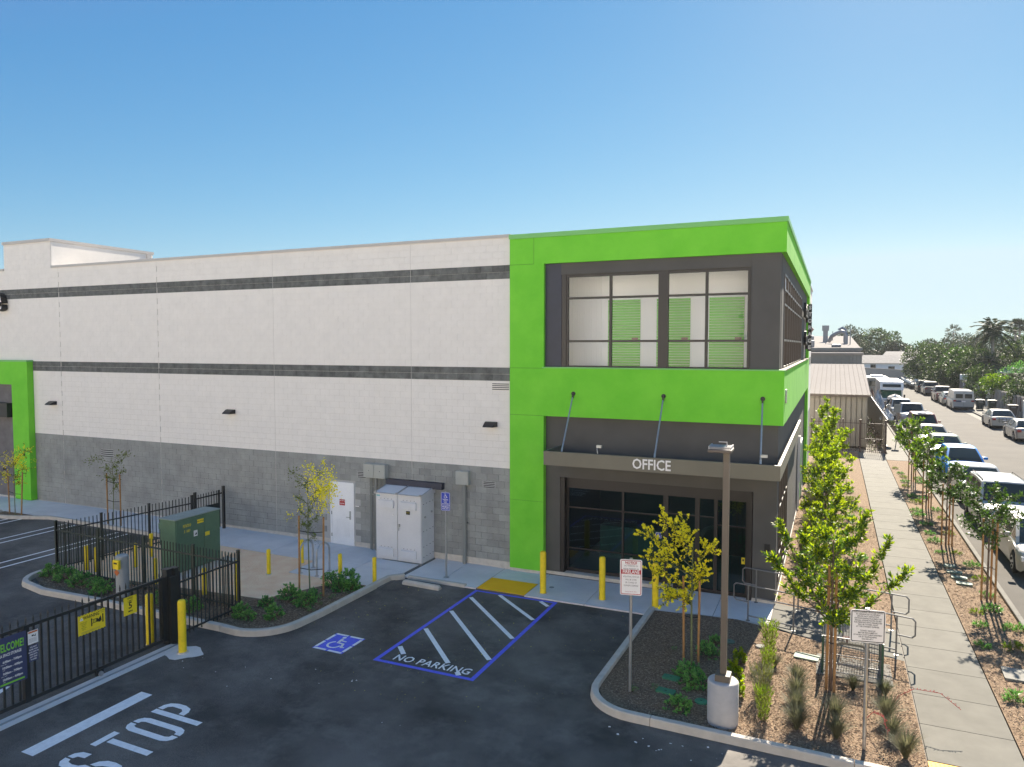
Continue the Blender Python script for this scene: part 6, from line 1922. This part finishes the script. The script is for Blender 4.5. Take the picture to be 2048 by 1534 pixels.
b = MB(); b.v = [(5.8, 67.6, 1.3), (7.8, 67.6, 1.3), (7.75, 67.6, 2.05), (5.85, 67.6, 2.05), (5.8, 66.35, 1.25), (7.8, 66.35, 1.25), (7.72, 66.85, 2.05), (5.88, 66.85, 2.05)]
b.f = [(4, 5, 6, 7), (0, 4, 7, 3), (1, 2, 6, 5)]; b.mi = [0] * 3; b.build('windshield', mat('green_screen_shade', (.03, .12, .08), .25), RV)
b = MB(); b.box(5.8, 65.3, .45, 7.8, 67.6, 1.25); b.build('hood', M['white_paint'], RV, bevel=.08)
for x in (5.75, 7.65):
    for y in (66.1, 72.3):
        b = MB(); b.tube([(x, y, .38), (x + .2, y, .38)], .38, 14); b.build('wheel', M['rubber'], RV)
for x in (5.5, 7.95):
    b = MB(); b.box(x, 66.5, 1.3, x + .16, 66.6, 1.65); b.build('mirror', M['underbody'], RV)
b = MB(); b.box(6.1, 65.285, .75, 7.5, 65.295, 1.0); b.build('grille', M['underbody'], RV)
RV2 = thing('camper', 'second pale camper roof seen behind the first one', 'camper', (6.6, 79, 0))
b = MB(); b.box(4.9, 79, .5, 7.4, 86, 2.9); b.build('body', M['siding_gray'], RV2, bevel=.08); b = MB(); b.box(5.2, 78.9, 1.9, 7.1, 78.98, 2.5); b.build('window', M['carglass'], RV2)
b = MB(); b.box(5.5, 80, 2.9, 6.8, 84, 3.1); b.build('roof_unit', M['white_paint'], RV2)
for x in (4.85, 7.2):
    b = MB(); b.tube([(x, 83, .4), (x + .25, 83, .4)], .4, 12); b.build('wheel', M['rubber'], RV2)
# trailer
TL = thing('flat_trailer', 'long pale flatbed trailer parked beyond the black pickup', 'trailer', (13.4, 108, 0))
b = MB(); b.box(12.3, 109, .55, 14.0, 127, .85); b.build('deck', M['siding_gray'], TL)
b = MB(); b.box(12.3, 109, .85, 12.36, 127, 1.15); b.box(13.94, 109, .85, 14.0, 127, 1.15); b.build('side_rail', M['white_paint'], TL)
for x in (12.35, 13.75):
    for y in (116, 117.4):
        b = MB(); b.tube([(x, y, .36), (x + .2, y, .36)], .36, 12); b.build('wheel', M['rubber'], TL)
b = MB(); b.tube([(13.15, 109, .6), (13.15, 107.3, .55)], .07, 6); b.build('tongue', M['black_metal'], TL)
# wheelie bins
def bin_(label, x, y, m, z=.13):
    t = thing('wheelie_bin', label, 'bin', (x, y, z), 'wheeled bins on the far pavement')
    b = MB(); b.v = [(x - .26, y - .3, z + .08), (x + .26, y - .3, z + .08), (x + .26, y + .3, z + .08), (x - .26, y + .3, z + .08), (x - .36, y - .38, z + 1.02), (x + .36, y - .38, z + 1.02), (x + .36, y + .38, z + 1.02), (x - .36, y + .38, z + 1.02)]
    b.f = [(3, 2, 1, 0), (0, 1, 5, 4), (1, 2, 6, 5), (2, 3, 7, 6), (3, 0, 4, 7)]; b.mi = [0] * 5
    b.build('tub', m, t)
    b = MB(); b.box(x - .39, y - .42, z + 1.02, x + .39, y + .42, z + 1.07); b.box(x - .30, y - .3, z + 1.07, x + .30, y + .3, z + 1.10); b.build('lid', mat('lid_plastic', (.16, .16, .15), .5) if 'lid_plastic' not in bpy.data.materials else bpy.data.materials['lid_plastic'], t, bevel=.015)
    for sx in (-.31, .26):
        b = MB(); b.tube([(x + sx, y + .3, z + .12), (x + sx + .06, y + .3, z + .12)], .12, 10); b.build('wheel', M['rubber'], t)
    b = MB(); b.box(x - .18, y - .395, z + .80, x + .18, y - .355, z + .90); b.build('sticker', M['siding_gray'], t)
bin_('dark green wheeled bin closest to the white van', 15.15, 68.6, M['binplastic'])
bin_('wider dark green wheeled bin, right one of the pair by the van', 16.15, 68.3, M['binplastic'])
bin_('dark grey wheeled bin standing alone by the white wall', 16.75, 62.0, mat('bin_grey', (.045, .04, .04), .5))
# street sign seen from behind
t = thing('street_sign', 'pale back of a street sign on a thin post at the near kerb', 'sign', (5.2, 36.5, 0))
b = MB(); b.cyl(5.2, 36.5, 0, 2.75, .028, 8); b.build('post', M['steel_dull'], t)
b = MB(); b.box(5.0, 36.46, 2.2, 5.42, 36.48, 2.78); b.build('sign_plate', M['siding_gray'], t)
# the long leaning shade pole beyond the street trees
t = thing('utility_pole', 'wooden utility pole at the kerb behind the last street tree', 'pole', (6.0, 27.9, 0)) if False else None
# ------------------------------------------------------------------ far picket fence across the bed
fence('tall_fence', 'tall brown picket fence closing the strip beyond the lime trees', 'fence', (-.1, 31.4), (2.75, 31.2), 2.05, lambda x: 0, (0, .32, .66, 1), .105, M['brown_metal'], rails=(.12, -.18), pw_=.02, post_w=.06)
fence('tall_gate', 'brown picket gate across the end of the pavement with a thick right post', 'gate', (2.8, 31.2), (4.22, 31.1), 2.05, lambda x: 0, (0, 1), .105, M['brown_metal'], rails=(.10, -.18, .9), pw_=.02, post_w=.09)
# corrugated panel fence
cf = thing('corrugated_fence', 'tan corrugated metal fence with wire on top running up the street', 'fence', (4.3, 45, 0))
pmesh = MB(); pmesh.v = []
prof = [(0, 0), (.05, 0), (.08, .05), (.14, .05), (.17, 0)]
nn = 6
pv = MB(); xs_ = []
for i in range(nn):
    for a, c in prof[:4]: xs_.append((i * .17 + a, c))
xs_.append((nn * .17, 0))
pv.v = [(-c, a, 0) for a, c in xs_] + [(-c, a, 2.15) for a, c in xs_]
k = len(xs_)
pv.f = [(i, i + 1, k + i + 1, k + i) for i in range(k - 1)]; pv.mi = [0] * (k - 1)
pm2 = mesh_of(pv, 'panel', M['metal_siding'])
for i in range(36): inst(pm2, 'panel', cf, (4.3, 31.4 + i * 1.03, 0))
b = MB(); b.box(4.32, 31.4, 2.1, 4.37, 68, 2.16); b.box(4.32, 31.4, .4, 4.36, 68, .46); b.build('rail', M['brown_metal'], cf)
b = MB()
for i in range(90):
    a0 = i * .9; b.tube([(4.3 + .12 * cos(a0), 31.5 + i * .41, 2.3 + .12 * sin(a0)), (4.3 + .12 * cos(a0 + .9), 31.5 + (i + 1) * .41, 2.3 + .12 * sin(a0 + .9))], .012, 3, False)
b.build('wire_coil', M['steel_dull'], cf)
# weedy strip between pavement and kerb
N = 5200
P = np.stack([rng.uniform(5.58, 6.02, N), rng.uniform(28.4, 62, N), rng.uniform(0, .36, N)], 1)
o = add_mesh('weeds', leaf_mesh('weeds', P, rng.normal(size=(N, 3)) + np.array([0, 0, .8]), .14, .05, [M['bark'], M['leaf_dark']], rng.random(N) < .35)); o['kind'] = 'stuff'; o['label'] = 'dry dark weeds along the kerb beyond the fence'
N = 1600
P = np.stack([rng.uniform(3.3, 4.2, N), rng.uniform(31.8, 50, N), rng.uniform(0, .7, N) ** 1.4], 1)
o = add_mesh('weeds', leaf_mesh('weeds', P, rng.normal(size=(N, 3)) + np.array([0, 0, .8]), .16, .06, [M['bark'], M['leaf_dark']], rng.random(N) < .2)); o['kind'] = 'stuff'; o['label'] = 'dry brush in the gap between the shed and the corrugated fence'

# ------------------------------------------------------------------ industrial sheds
def ribbed(b, x0, x1, y, z0, z1, step, d=.04):
    x = x0
    while x < x1 - .01:
        e = min(x + step, x1)
        b.box(x + .03, y - d, z0, e - .03, y, z1)
        x += step
SH = thing('metal_shed', 'low tan ribbed metal shed with a broad pale roof beyond the lime trees', 'shed', (1.0, 34, 0))
b = MB(); b.box(-12, 34.0, 0, 3.28, 50, 3.5); b.build('wall', M['metal_siding'], SH)
pr = MB(); pr.box(0, -.07, 0, .25, 0, 3.40); prm = mesh_of(pr, 'wall_panel', M['metal_siding'])
for i in range(16): inst(prm, 'wall_panel', SH, (-1.9 + i * .325, 34.0, .05))
b = MB(); b.v = [(-12, 33.75, 3.55), (3.42, 33.75, 3.55), (3.55, 50, 5.2), (-12, 50, 5.2), (-12, 33.75, 3.50), (3.42, 33.75, 3.50), (3.55, 50, 5.1), (-12, 50, 5.1)]
b.f = [(0, 1, 2, 3), (4, 5, 1, 0), (5, 6, 2, 1), (7, 6, 5, 4), (6, 7, 3, 2)]; b.mi = [0] * 5; rf = b.build('roof', M['metal_roof'], SH)
b = MB(); b.v = [(3.28, 34, 3.45), (3.28, 50, 3.45), (3.28, 50, 5.1)]; b.f = [(0, 1, 2)]; b.mi = [0]; b.build('gable', M['metal_siding'], SH)
b = MB(); b.box(-12, 33.68, 3.38, 3.46, 33.80, 3.54); b.build('gutter', M['sunframe'], SH)
b = MB()
for i in range(20):
    x = -3 + i * .33
    b.v += [(x, 33.75, 3.56), (x + .03, 33.75, 3.56), (x + .03, 50, 5.22), (x, 50, 5.22), (x + .015, 33.75, 3.58), (x + .015, 50, 5.24)]
    c = i * 6; b.f += [(c, c + 4, c + 5, c + 3), (c + 4, c + 1, c + 2, c + 5)]; b.mi += [0, 0]
b.build('roof_rib', M['metal_roof'], rf, kind='stuff')
SH2 = thing('factory_building', 'long grey ribbed factory with ducts and a square chimney on its roof', 'building', (1.0, 52, 0))
b = MB(); b.box(-14, 52.0, 0, 3.45, 112, 6.0); b.build('wall', M['siding_gray'], SH2)
pr = MB(); pr.box(0, -.07, 0, .23, 0, 3.0); prm = mesh_of(pr, 'wall_panel', M['siding_gray'])
for i in range(18): inst(prm, 'wall_panel', SH2, (-2.2 + i * .31, 52.0, 3.0))
b = MB(); b.box(-14, 51.8, 6.0, 3.6, 57, 6.16); b.build('roof', M['metal_roof'], SH2)
b = MB(); b.v = [(-14, 57, 6.1), (3.5, 57, 6.1), (3.5, 57, 6.55), (-14, 57, 6.55), (3.6, 112, 8.4), (-14, 112, 8.4), (3.6, 112, 6)]
b.f = [(0, 1, 2, 3), (3, 2, 4, 5), (1, 6, 4, 2)]; b.mi = [0] * 3; b.build('roof', M['metal_roof'], SH2)
b = MB(); b.box(-14, 56.9, 6.35, 3.62, 57.05, 6.6); b.build('fascia', M['siding_gray'], SH2)
for x, y, w, h0, h1, n_ in ((.15, 78, .55, 7.2, 9.3, 1), ):
    b = MB(); b.box(x - w / 2, y, h0, x + w / 2, y + w, h1 - .65); b.box(x - w * .72, y - .1, h1 - .65, x + w * .72, y + w + .1, h1); b.build('chimney', M['duct'], SH2)
b = MB(); b.tube([(-1.75, 80, 7), (-1.75, 80, 8.5), (-1.75, 80, 8.9)], [.28, .28, .55], 12); b.tube([(-1.75, 80, 8.9), (-1.75, 80, 9.35)], [.55, .1], 12); b.build('vent_stack', mat('rusty_vent', (.30, .19, .17), .7), SH2)
b = MB(); b.tube([(2.35, 70, 6.9), (2.35, 70, 8.0), (2.25, 70, 8.25), (1.9, 70, 8.4), (1.4, 70.5, 8.2), (.9, 71, 7.9), (.6, 71.5, 7.3)], .22, 10); b.build('duct', M['duct'], SH2, smooth=True)
b = MB(); b.tube([(2.75, 68, 6.8), (2.75, 68, 8.7)], .05, 8); b.tube([(2.3, 73, 7.2), (2.3, 73, 8.6), (2.0, 73, 8.85), (1.6, 73, 8.6)], .2, 10); b.build('duct', M['duct'], SH2, smooth=True)
b = MB(); b.box(-1.6, 60, 6.6, -.7, 62, 7.35); b.box(-2.2, 70, 7.0, -1.0, 72, 7.95); b.box(.9, 60, 6.65, 1.8, 61, 6.95); b.build('roof_unit', M['duct'], SH2, bevel=.1)
b = MB(); b.tube([(.95, 85, 7.4), (.95, 85, 8.7)], .05, 6); b.tube([(.3, 68, 7), (.3, 68, 7.45)], .06, 6); b.build('pipe', M['duct'], SH2)
# low buildings and wall at the end of the street
t = thing('end_wall', 'long pale garden wall closing the end of the street', 'wall', (10, 140, 0))
b = MB(); A_ = Vector((4.6, 150)); B2 = Vector((16.2, 126)); d = (B2 - A_).normalized(); n_ = Vector((-d.y, d.x)) * .12
b.prism([tuple(A_ - n_), tuple(B2 - n_), tuple(B2 + n_), tuple(A_ + n_)], 0, 2.35); b.build('wall', M['house'], t)
b = MB(); b.prism([tuple(B2 - n_ * 1.5), tuple(B2 + d * .6 - n_ * 1.5), tuple(B2 + d * .6 + n_ * 1.5), tuple(B2 + n_ * 1.5)], 0, 2.5); b.build('pillar', M['siding_gray'], t)
def house(label, x0, y0, x1, y1, h, rh, mw, mr, wins=(), ov=.5):
    t = thing('house', label, 'house', ((x0 + x1) / 2, y0, 0))
    b = MB(); b.box(x0, y0, 0, x1, y1, h); b.build('wall', mw, t)
    cy = (y0 + y1) / 2
    b = MB(); b.v = [(x0 - ov, y0 - ov, h), (x1 + ov, y0 - ov, h), (x1 + ov, y1 + ov, h), (x0 - ov, y1 + ov, h), (x0 + 1, cy, h + rh), (x1 - 1, cy, h + rh)]
    b.f = [(0, 1, 5, 4), (1, 2, 5), (2, 3, 4, 5), (3, 0, 4), (3, 2, 1, 0)]; b.mi = [0] * 5; b.build('roof', mr, t)
    for (a, z, w, hh) in wins:
        b = MB(); b.box(a, y0 - .05, z, a + w, y0 + .02, z + hh); f = b.build('window', M['white_paint'], t)
        b = MB(); b.box(a + .08, y0 - .06, z + .08, a + w - .08, y0 - .051, z + hh - .08); b.build('pane', M['carglass'], f)
    return t
house('low white house with a grey shingle roof behind the pale wall', 4, 158, 15, 168, 3.0, 1.7, M['white_paint'], M['roof_dark'], ((5, 1.2, 1.4, 1.2), (8.5, 1.0, 1.2, 1.8), (12, 1.2, 1.4, 1.2)))
house('dark-roofed house left of the street end', 12, 175, 32, 190, 3.2, 2.2, M['house'], M['roof_dark'], ((14, 1.2, 1.6, 1.2),))
house('white house with a flat-looking roof far behind the street end', -4, 196, 12, 210, 4.2, 1.2, M['white_paint'], M['house'], ((0, 1.5, 2, 1.4), (6, 1.5, 2, 1.4)))
house('peach coloured house peeking between the trees on the right', 19.6, 84, 29, 94, 3.5, .6, M['peach'], M['roof_dark'], ((20.4, 1.3, 1.4, 1.3), (23.5, 1.3, 1.6, 1.3)))
house('shaded house behind the picket fence at the right edge', 19.2, 58, 30, 66, 2.6, .9, M['roof_dark'], M['roof_dark'], ((21.6, 1.2, 1.6, 1.2),))
# front-garden fences across the street
def garden_fence(name, label, x, y0, y1, h, colp, colf, step, sh, base=.4, mb_=None):
    t = thing(name, label, 'fence', (x, (y0 + y1) / 2, .1), 'front garden fences across the street')
    b = MB(); b.box(x - .08, y0, 0, x + .08, y1, base + .1); b.build('base_wall', mb_ or colp, t)
    y = y0
    while y <= y1 + .01:
        b = MB(); b.box(x - .2, y - .2, 0, x + .2, y + .2, h + .15); b.box(x - .24, y - .24, h + .15, x + .24, y + .24, h + .22); b.build('pillar', colp, t)
        y += step
    pb = MB(); pb.box(-.02, -sh * .36, 0, .02, sh * .36, h - base - .12); pm3 = mesh_of(pb, 'slat', colf)
    y = y0 + .25
    while y < y1 - .2:
        if abs(((y - y0 + step / 2) % step) - step / 2) > .25: inst(pm3, 'slat', t, (x, y, base + .1))
        y += sh
    return t
garden_fence('garden_wall', 'white pillared garden wall at the right edge of the street', 17.5, 50, 60.5, 1.5, M['white_paint'], M['white_paint'], 1.5, .3, .7)
garden_fence('garden_fence', 'reddish panelled fence with pale pillars behind the wheeled bins', 17.6, 61.8, 76, 1.75, M['house'], M['brickred'], 1.75, .2)
garden_fence('garden_fence', 'white balustrade fence beyond the bins', 17.3, 77.5, 88, 2.0, M['white_paint'], M['white_paint'], 1.75, .5, .5)
garden_fence('garden_fence', 'brown fence with tan pillars beyond the white balustrade', 16.6, 89.5, 112, 2.1, M['house'], M['brown_metal'], 1.9, .25, .5)
t = thing('mailbox_post', 'white box on a post beside the brown garden fence', 'post', (16.2, 86.8, .1))
b = MB(); b.cyl(16.2, 86.8, .1, 2.5, .05, 8); b.build('post', M['white_paint'], t); b = MB(); b.box(15.8, 86.6, 2.5, 16.6, 87.1, 3.2); b.build('box', M['white_paint'], t, bevel=.04)

# ------------------------------------------------------------------ trees across the street and far off
def big_tree(label, x, y, h, r, mats, n=3200, L=.34, cz0=None, name='broadleaf_tree', blobs=None, group='trees across the street', trunk=.22, bark='bark', sparse=1.0):
    t = thing(name, label, 'tree', (x, y, 0), group)
    cz0 = h * .28 if cz0 is None else cz0
    nb = blobs or 16
    C = []; b = MB()
    th = Vector((x, y, cz0 + (h - cz0) * .35))
    b.tube([(x, y, -.1), (x + .1, y, cz0), tuple(th)], [trunk, trunk * .8, trunk * .5], 8)
    for i in range(nb):
        a = i * 2.4; f = (i + .5) / nb; zz = -1 + 2 * f
        rr = sqrt(max(.05, 1 - zz * zz)) * random.uniform(.45, .85)
        c = (x + cos(a) * rr * r, y + sin(a) * rr * r, cz0 + (h - cz0) * (.5 + zz * .40)); C.append((c, r * random.uniform(.25, .46)))
        b.tube([tuple(th - Vector((0, 0, .5))), c], [trunk * .35, trunk * .1], 4, False)
    b.build('trunk', M[bark], t, smooth=True)
    per = int(n / nb)
    P = []; A = []
    for c, rad in C:
        d = sphere_pts(per); rr = rad * rng.uniform(.55, 1.12, (per, 1)) ** (1 / sparse)
        P.append(np.array(c) + d * rr * np.array([1, 1, .8])); A.append(d + rng.normal(size=(per, 3)) * .6 + np.array([0, 0, .2]))
    P = np.concatenate(P) - np.array([x, y, 0]); A = np.concatenate(A)
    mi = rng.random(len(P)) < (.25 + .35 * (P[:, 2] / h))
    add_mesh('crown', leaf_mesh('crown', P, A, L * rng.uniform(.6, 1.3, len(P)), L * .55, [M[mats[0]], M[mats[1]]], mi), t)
    return t
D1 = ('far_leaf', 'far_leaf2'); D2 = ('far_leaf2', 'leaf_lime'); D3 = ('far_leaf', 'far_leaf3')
def bt(label, px, Y, h, r, *a, **k):
    return big_tree(label, round(at_y(px, 690, Y).x, 1), Y, h, r, *a, **k)
bt('big dark rounded tree overhanging the end of the pale wall', 1848, 122, 6.9, 4.0, D1, 5600, .36, cz0=.7)
bt('dark dense tree right of the overhanging one', 1890, 108, 6.9, 3.9, D1, 5200, .34, cz0=.4)
bt('green tree with light patches behind the brown garden fence', 1926, 99, 6.7, 3.3, ('far_leaf', 'leaf_mid'), 5000, .30, cz0=.4)
bt('bright leafy tree beside the palm', 1958, 92, 6.4, 2.8, ('far_leaf', 'far_leaf2'), 4200, .28, cz0=.6)
bt('tall dark tree to the right of the palm', 2018, 102, 7.3, 3.3, D3, 4600, .30, cz0=.3)
bt('dense tree filling the upper right edge', 2060, 96, 7.9, 4.0, D1, 5000, .32, cz0=.5)
bt('leafy tree in front of the peach house at the right edge', 2046, 78, 4.9, 2.3, ('leaf_mid', 'leaf_shrub'), 3800, .22, cz0=.6)
bt('light green young tree with pale trunks beside the red fence', 1992, 75, 3.5, 1.5, ('leaf_mid', 'leaf_lime'), 2200, .2, cz0=1.7, trunk=.08, bark='palebark')
bt('dark bushy tree above the white balustrade', 1968, 84, 4.2, 2.4, D1, 3600, .24, cz0=.3)
bt('reddish green bush left of the light green young tree', 1972, 78, 3.0, 1.3, ('far_leaf3', 'leaf_mid'), 1800, .2, cz0=.4)
bt('bush-like tree behind the brown fence', 1925, 93, 4.4, 2.2, D1, 3000, .24, cz0=.2)
bt('broad shrub-tree reaching over the brown fence near the pickup', 1900, 100, 4.4, 2.4, D1, 3000, .26, cz0=.2)
bt('yellow-green bush near the far end of the far pavement', 1868, 114, 3.6, 1.1, D2, 1400, .18, cz0=.2, trunk=.08)
bt('dark tree at the right edge above the pillared wall', 2052, 66, 3.6, 1.9, D1, 2600, .2, cz0=.5)
FG = 'distant trees beyond the street end'
bt('large rounded distant tree behind the white house, left of the street end', 1757, 196, 11.0, 6.2, D1, 7000, .55, cz0=1, group=FG)
bt('smaller distant tree at the right of the large rounded one', 1798, 190, 8.0, 3.6, ('far_leaf', 'far_leaf3'), 3600, .5, cz0=.5, group=FG)
bt('distant tree over the middle of the street', 1862, 205, 8.6, 4.0, D3, 3400, .5, cz0=.5, group=FG)
bt('distant loose tree left of the palms', 1930, 200, 9.6, 4.5, D3, 3200, .5, cz0=.5, group=FG, sparse=.7)
bt('distant tree behind the palm', 1975, 205, 10.4, 5, D3, 3200, .5, cz0=.5, group=FG)
bt('thin distant tree with broken outline above the dark trees', 1897, 170, 9.2, 2.4, D3, 1300, .36, cz0=4, group=FG, sparse=.6)
bt('spindly distant tree with gaps, right of the thin one', 1940, 178, 9.6, 2.4, D3, 1100, .36, cz0=4, group=FG, sparse=.6)
bt('dark tree standing behind the factory ducts', 1700, 170, 11.4, 3.2, D3, 3000, .4, cz0=5, group=FG)
bt('low distant tree between the factory and the white house', 1722, 186, 8.6, 2.6, D3, 2600, .4, cz0=1, group=FG)
for px_, Y_, h_, lab in ((2040, 215, 11, 'far tree at the right edge behind the twin palms'), (2090, 220, 12, 'rightmost far tree of the skyline')):
    bt(lab, px_, Y_, h_, 6, D1, 3000, .6, cz0=1, group=FG)
# palms
def palm(label, x, y, h, fl, n, m, droop=1.0, trunk=.22, fan=False, name='palm_tree'):
    t = thing(name, label, 'palm', (x, y, 0))
    b = MB(); b.tube([(x, y, 0), (x + .1, y, h * .5), (x, y, h)], [trunk, trunk * .8, trunk * .75], 8); b.build('trunk', M['palebark'], t)
    P = []; A = []
    top = np.array([0, 0, h])
    for i in range(n):
        a = i * 2.399; el = radians(random.uniform(-55, 80)) if not fan else radians(random.uniform(-60, 80))
        d = np.array([cos(a) * cos(el), sin(a) * cos(el), sin(el)])
        for k in range(22 if not fan else 14):
            f = (k + 2) / 24 if not fan else .4 + .6 * random.random()
            p = top + d * fl * f + np.array([0, 0, -droop * (f ** 2) * fl * .55])
            side = np.cross(d, [0, 0, 1]); side /= np.linalg.norm(side) + 1e-6
            for sg in ((-1, 1) if not fan else (1,)):
                P.append(p); A.append((side * sg * .8 + d * .6 + np.array([0, 0, -.45])) if not fan else d + rng.normal(size=3) * .35)
    P = np.array(P); A = np.array(A)
    add_mesh('fronds', leaf_mesh('fronds', P, A, fl * (.27 if not fan else .4), fl * (.035 if not fan else .06), [M['far_leaf3'], M['far_leaf']], rng.random(len(P)) < .5), t)
    return t
def pm(label, px, Y, *a, **k):
    return palm(label, round(at_y(px, 690, Y).x, 1), Y, *a, **k)
pm('feathery palm rising above the trees on the right', 1985, 95, 9.0, 3.1, 44, None, .9, .26)
pm('left one of the twin fan palms at the right edge', 2029, 150, 10.6, 1.25, 90, None, 0, .26, True)
pm('right one of the twin fan palms at the right edge', 2038, 150, 10.7, 1.25, 90, None, 0, .26, True)
pm('small palm among the trees at the right edge', 2036, 74, 3.3, 1.8, 26, None, 1.0, .16)
pm('tiny distant palm poking above the dark trees', 1906, 240, 11.2, 1.9, 50, None, 0, .25, True)
pm('droopy palm in front of the dark trees beside the feathery one', 1975, 88, 4.6, 2.3, 34, None, 1.1, .2)
# trees behind the camera that the windows mirror
for x, y, h, lab in ((0, -47, 13, 'tall tree behind the viewpoint mirrored at the right of the upper window'),):
    big_tree(lab, x, y, h, 6, D1, 3000, .5, cz0=2, group='trees behind the viewpoint')
# utility poles with a thin wire far off
t = thing('utility_pole', 'distant utility pole between the twin palms and the dark trees', 'pole', (27, 150, 0))
b = MB(); b.cyl(27, 150, 0, 8.6, .12, 8); b.box(26.2, 149.95, 8.2, 27.8, 150.05, 8.32); b.build('pole', M['bark'], t)

# pale yard and building added behind the viewpoint to bounce sunlight onto the front
b = MB(); b.quad((-80, -75, .21), (60, -75, .21), (60, -17, .21), (-80, -17, .21)); struct(b.build('bounce_yard', mat('bounce_yard_concrete', (.46, .43, .38), .9, var=.12, vscale=.8)))  # unseen pale ground, added as a bounce surface
wh = thing('bounce_warehouse', 'long pale block added behind the viewpoint to bounce sunlight onto the front', 'building', (-5, -64, 0))
b = MB(); b.box(-85, -72, 0, 75, -56, 16); b.build('wall', mat('bounce_wall', (.78, .73, .66), .9, var=.05, vscale=.4), wh)
for i in range(16):
    b = MB(); b.box(-70 + i * 8.5, -56, 0, -66 + i * 8.5, -55.95, 4.2); b.build('dock_door', M['siding_gray'], wh)
b = MB(); b.box(-85.2, -72.2, 16, 75.2, -55.8, 16.3); b.build('coping', M['coping'], wh)

# thin summer haze over the street: one closed box round everything
hz = MB(); hz.box(-120, -95, -1.2, 120, 290, 17.5)
hm = bpy.data.materials.new('haze'); hm.use_nodes = True
hn = hm.node_tree; hn.nodes.remove(hn.nodes['Principled BSDF'])
pv_ = hn.nodes.new('ShaderNodeVolumePrincipled'); pv_.inputs['Color'].default_value = (.95, .97, 1, 1); pv_.inputs['Density'].default_value = HAZE; pv_.inputs['Anisotropy'].default_value = .1
hn.links.new(pv_.outputs[0], hn.nodes['Material Output'].inputs['Volume'])
ho = hz.build('haze', hm); ho['kind'] = 'stuff'; ho['label'] = 'thin pale haze over the street'

# ------------------------------------------------------------------ lettering becomes plain mesh
dg = bpy.context.evaluated_depsgraph_get()
for o in [o for o in bpy.data.objects if o.type == 'FONT']:
    me = bpy.data.meshes.new_from_object(o.evaluated_get(dg), depsgraph=dg)
    me.materials.clear(); me.materials.append(o.data.materials[0])
    n = bpy.data.objects.new(o.name.split('.')[0], me)
    COL.objects.link(n)
    n.parent = o.parent; n.location = o.location; n.rotation_euler = o.rotation_euler; n.scale = o.scale
    bpy.data.objects.remove(o)
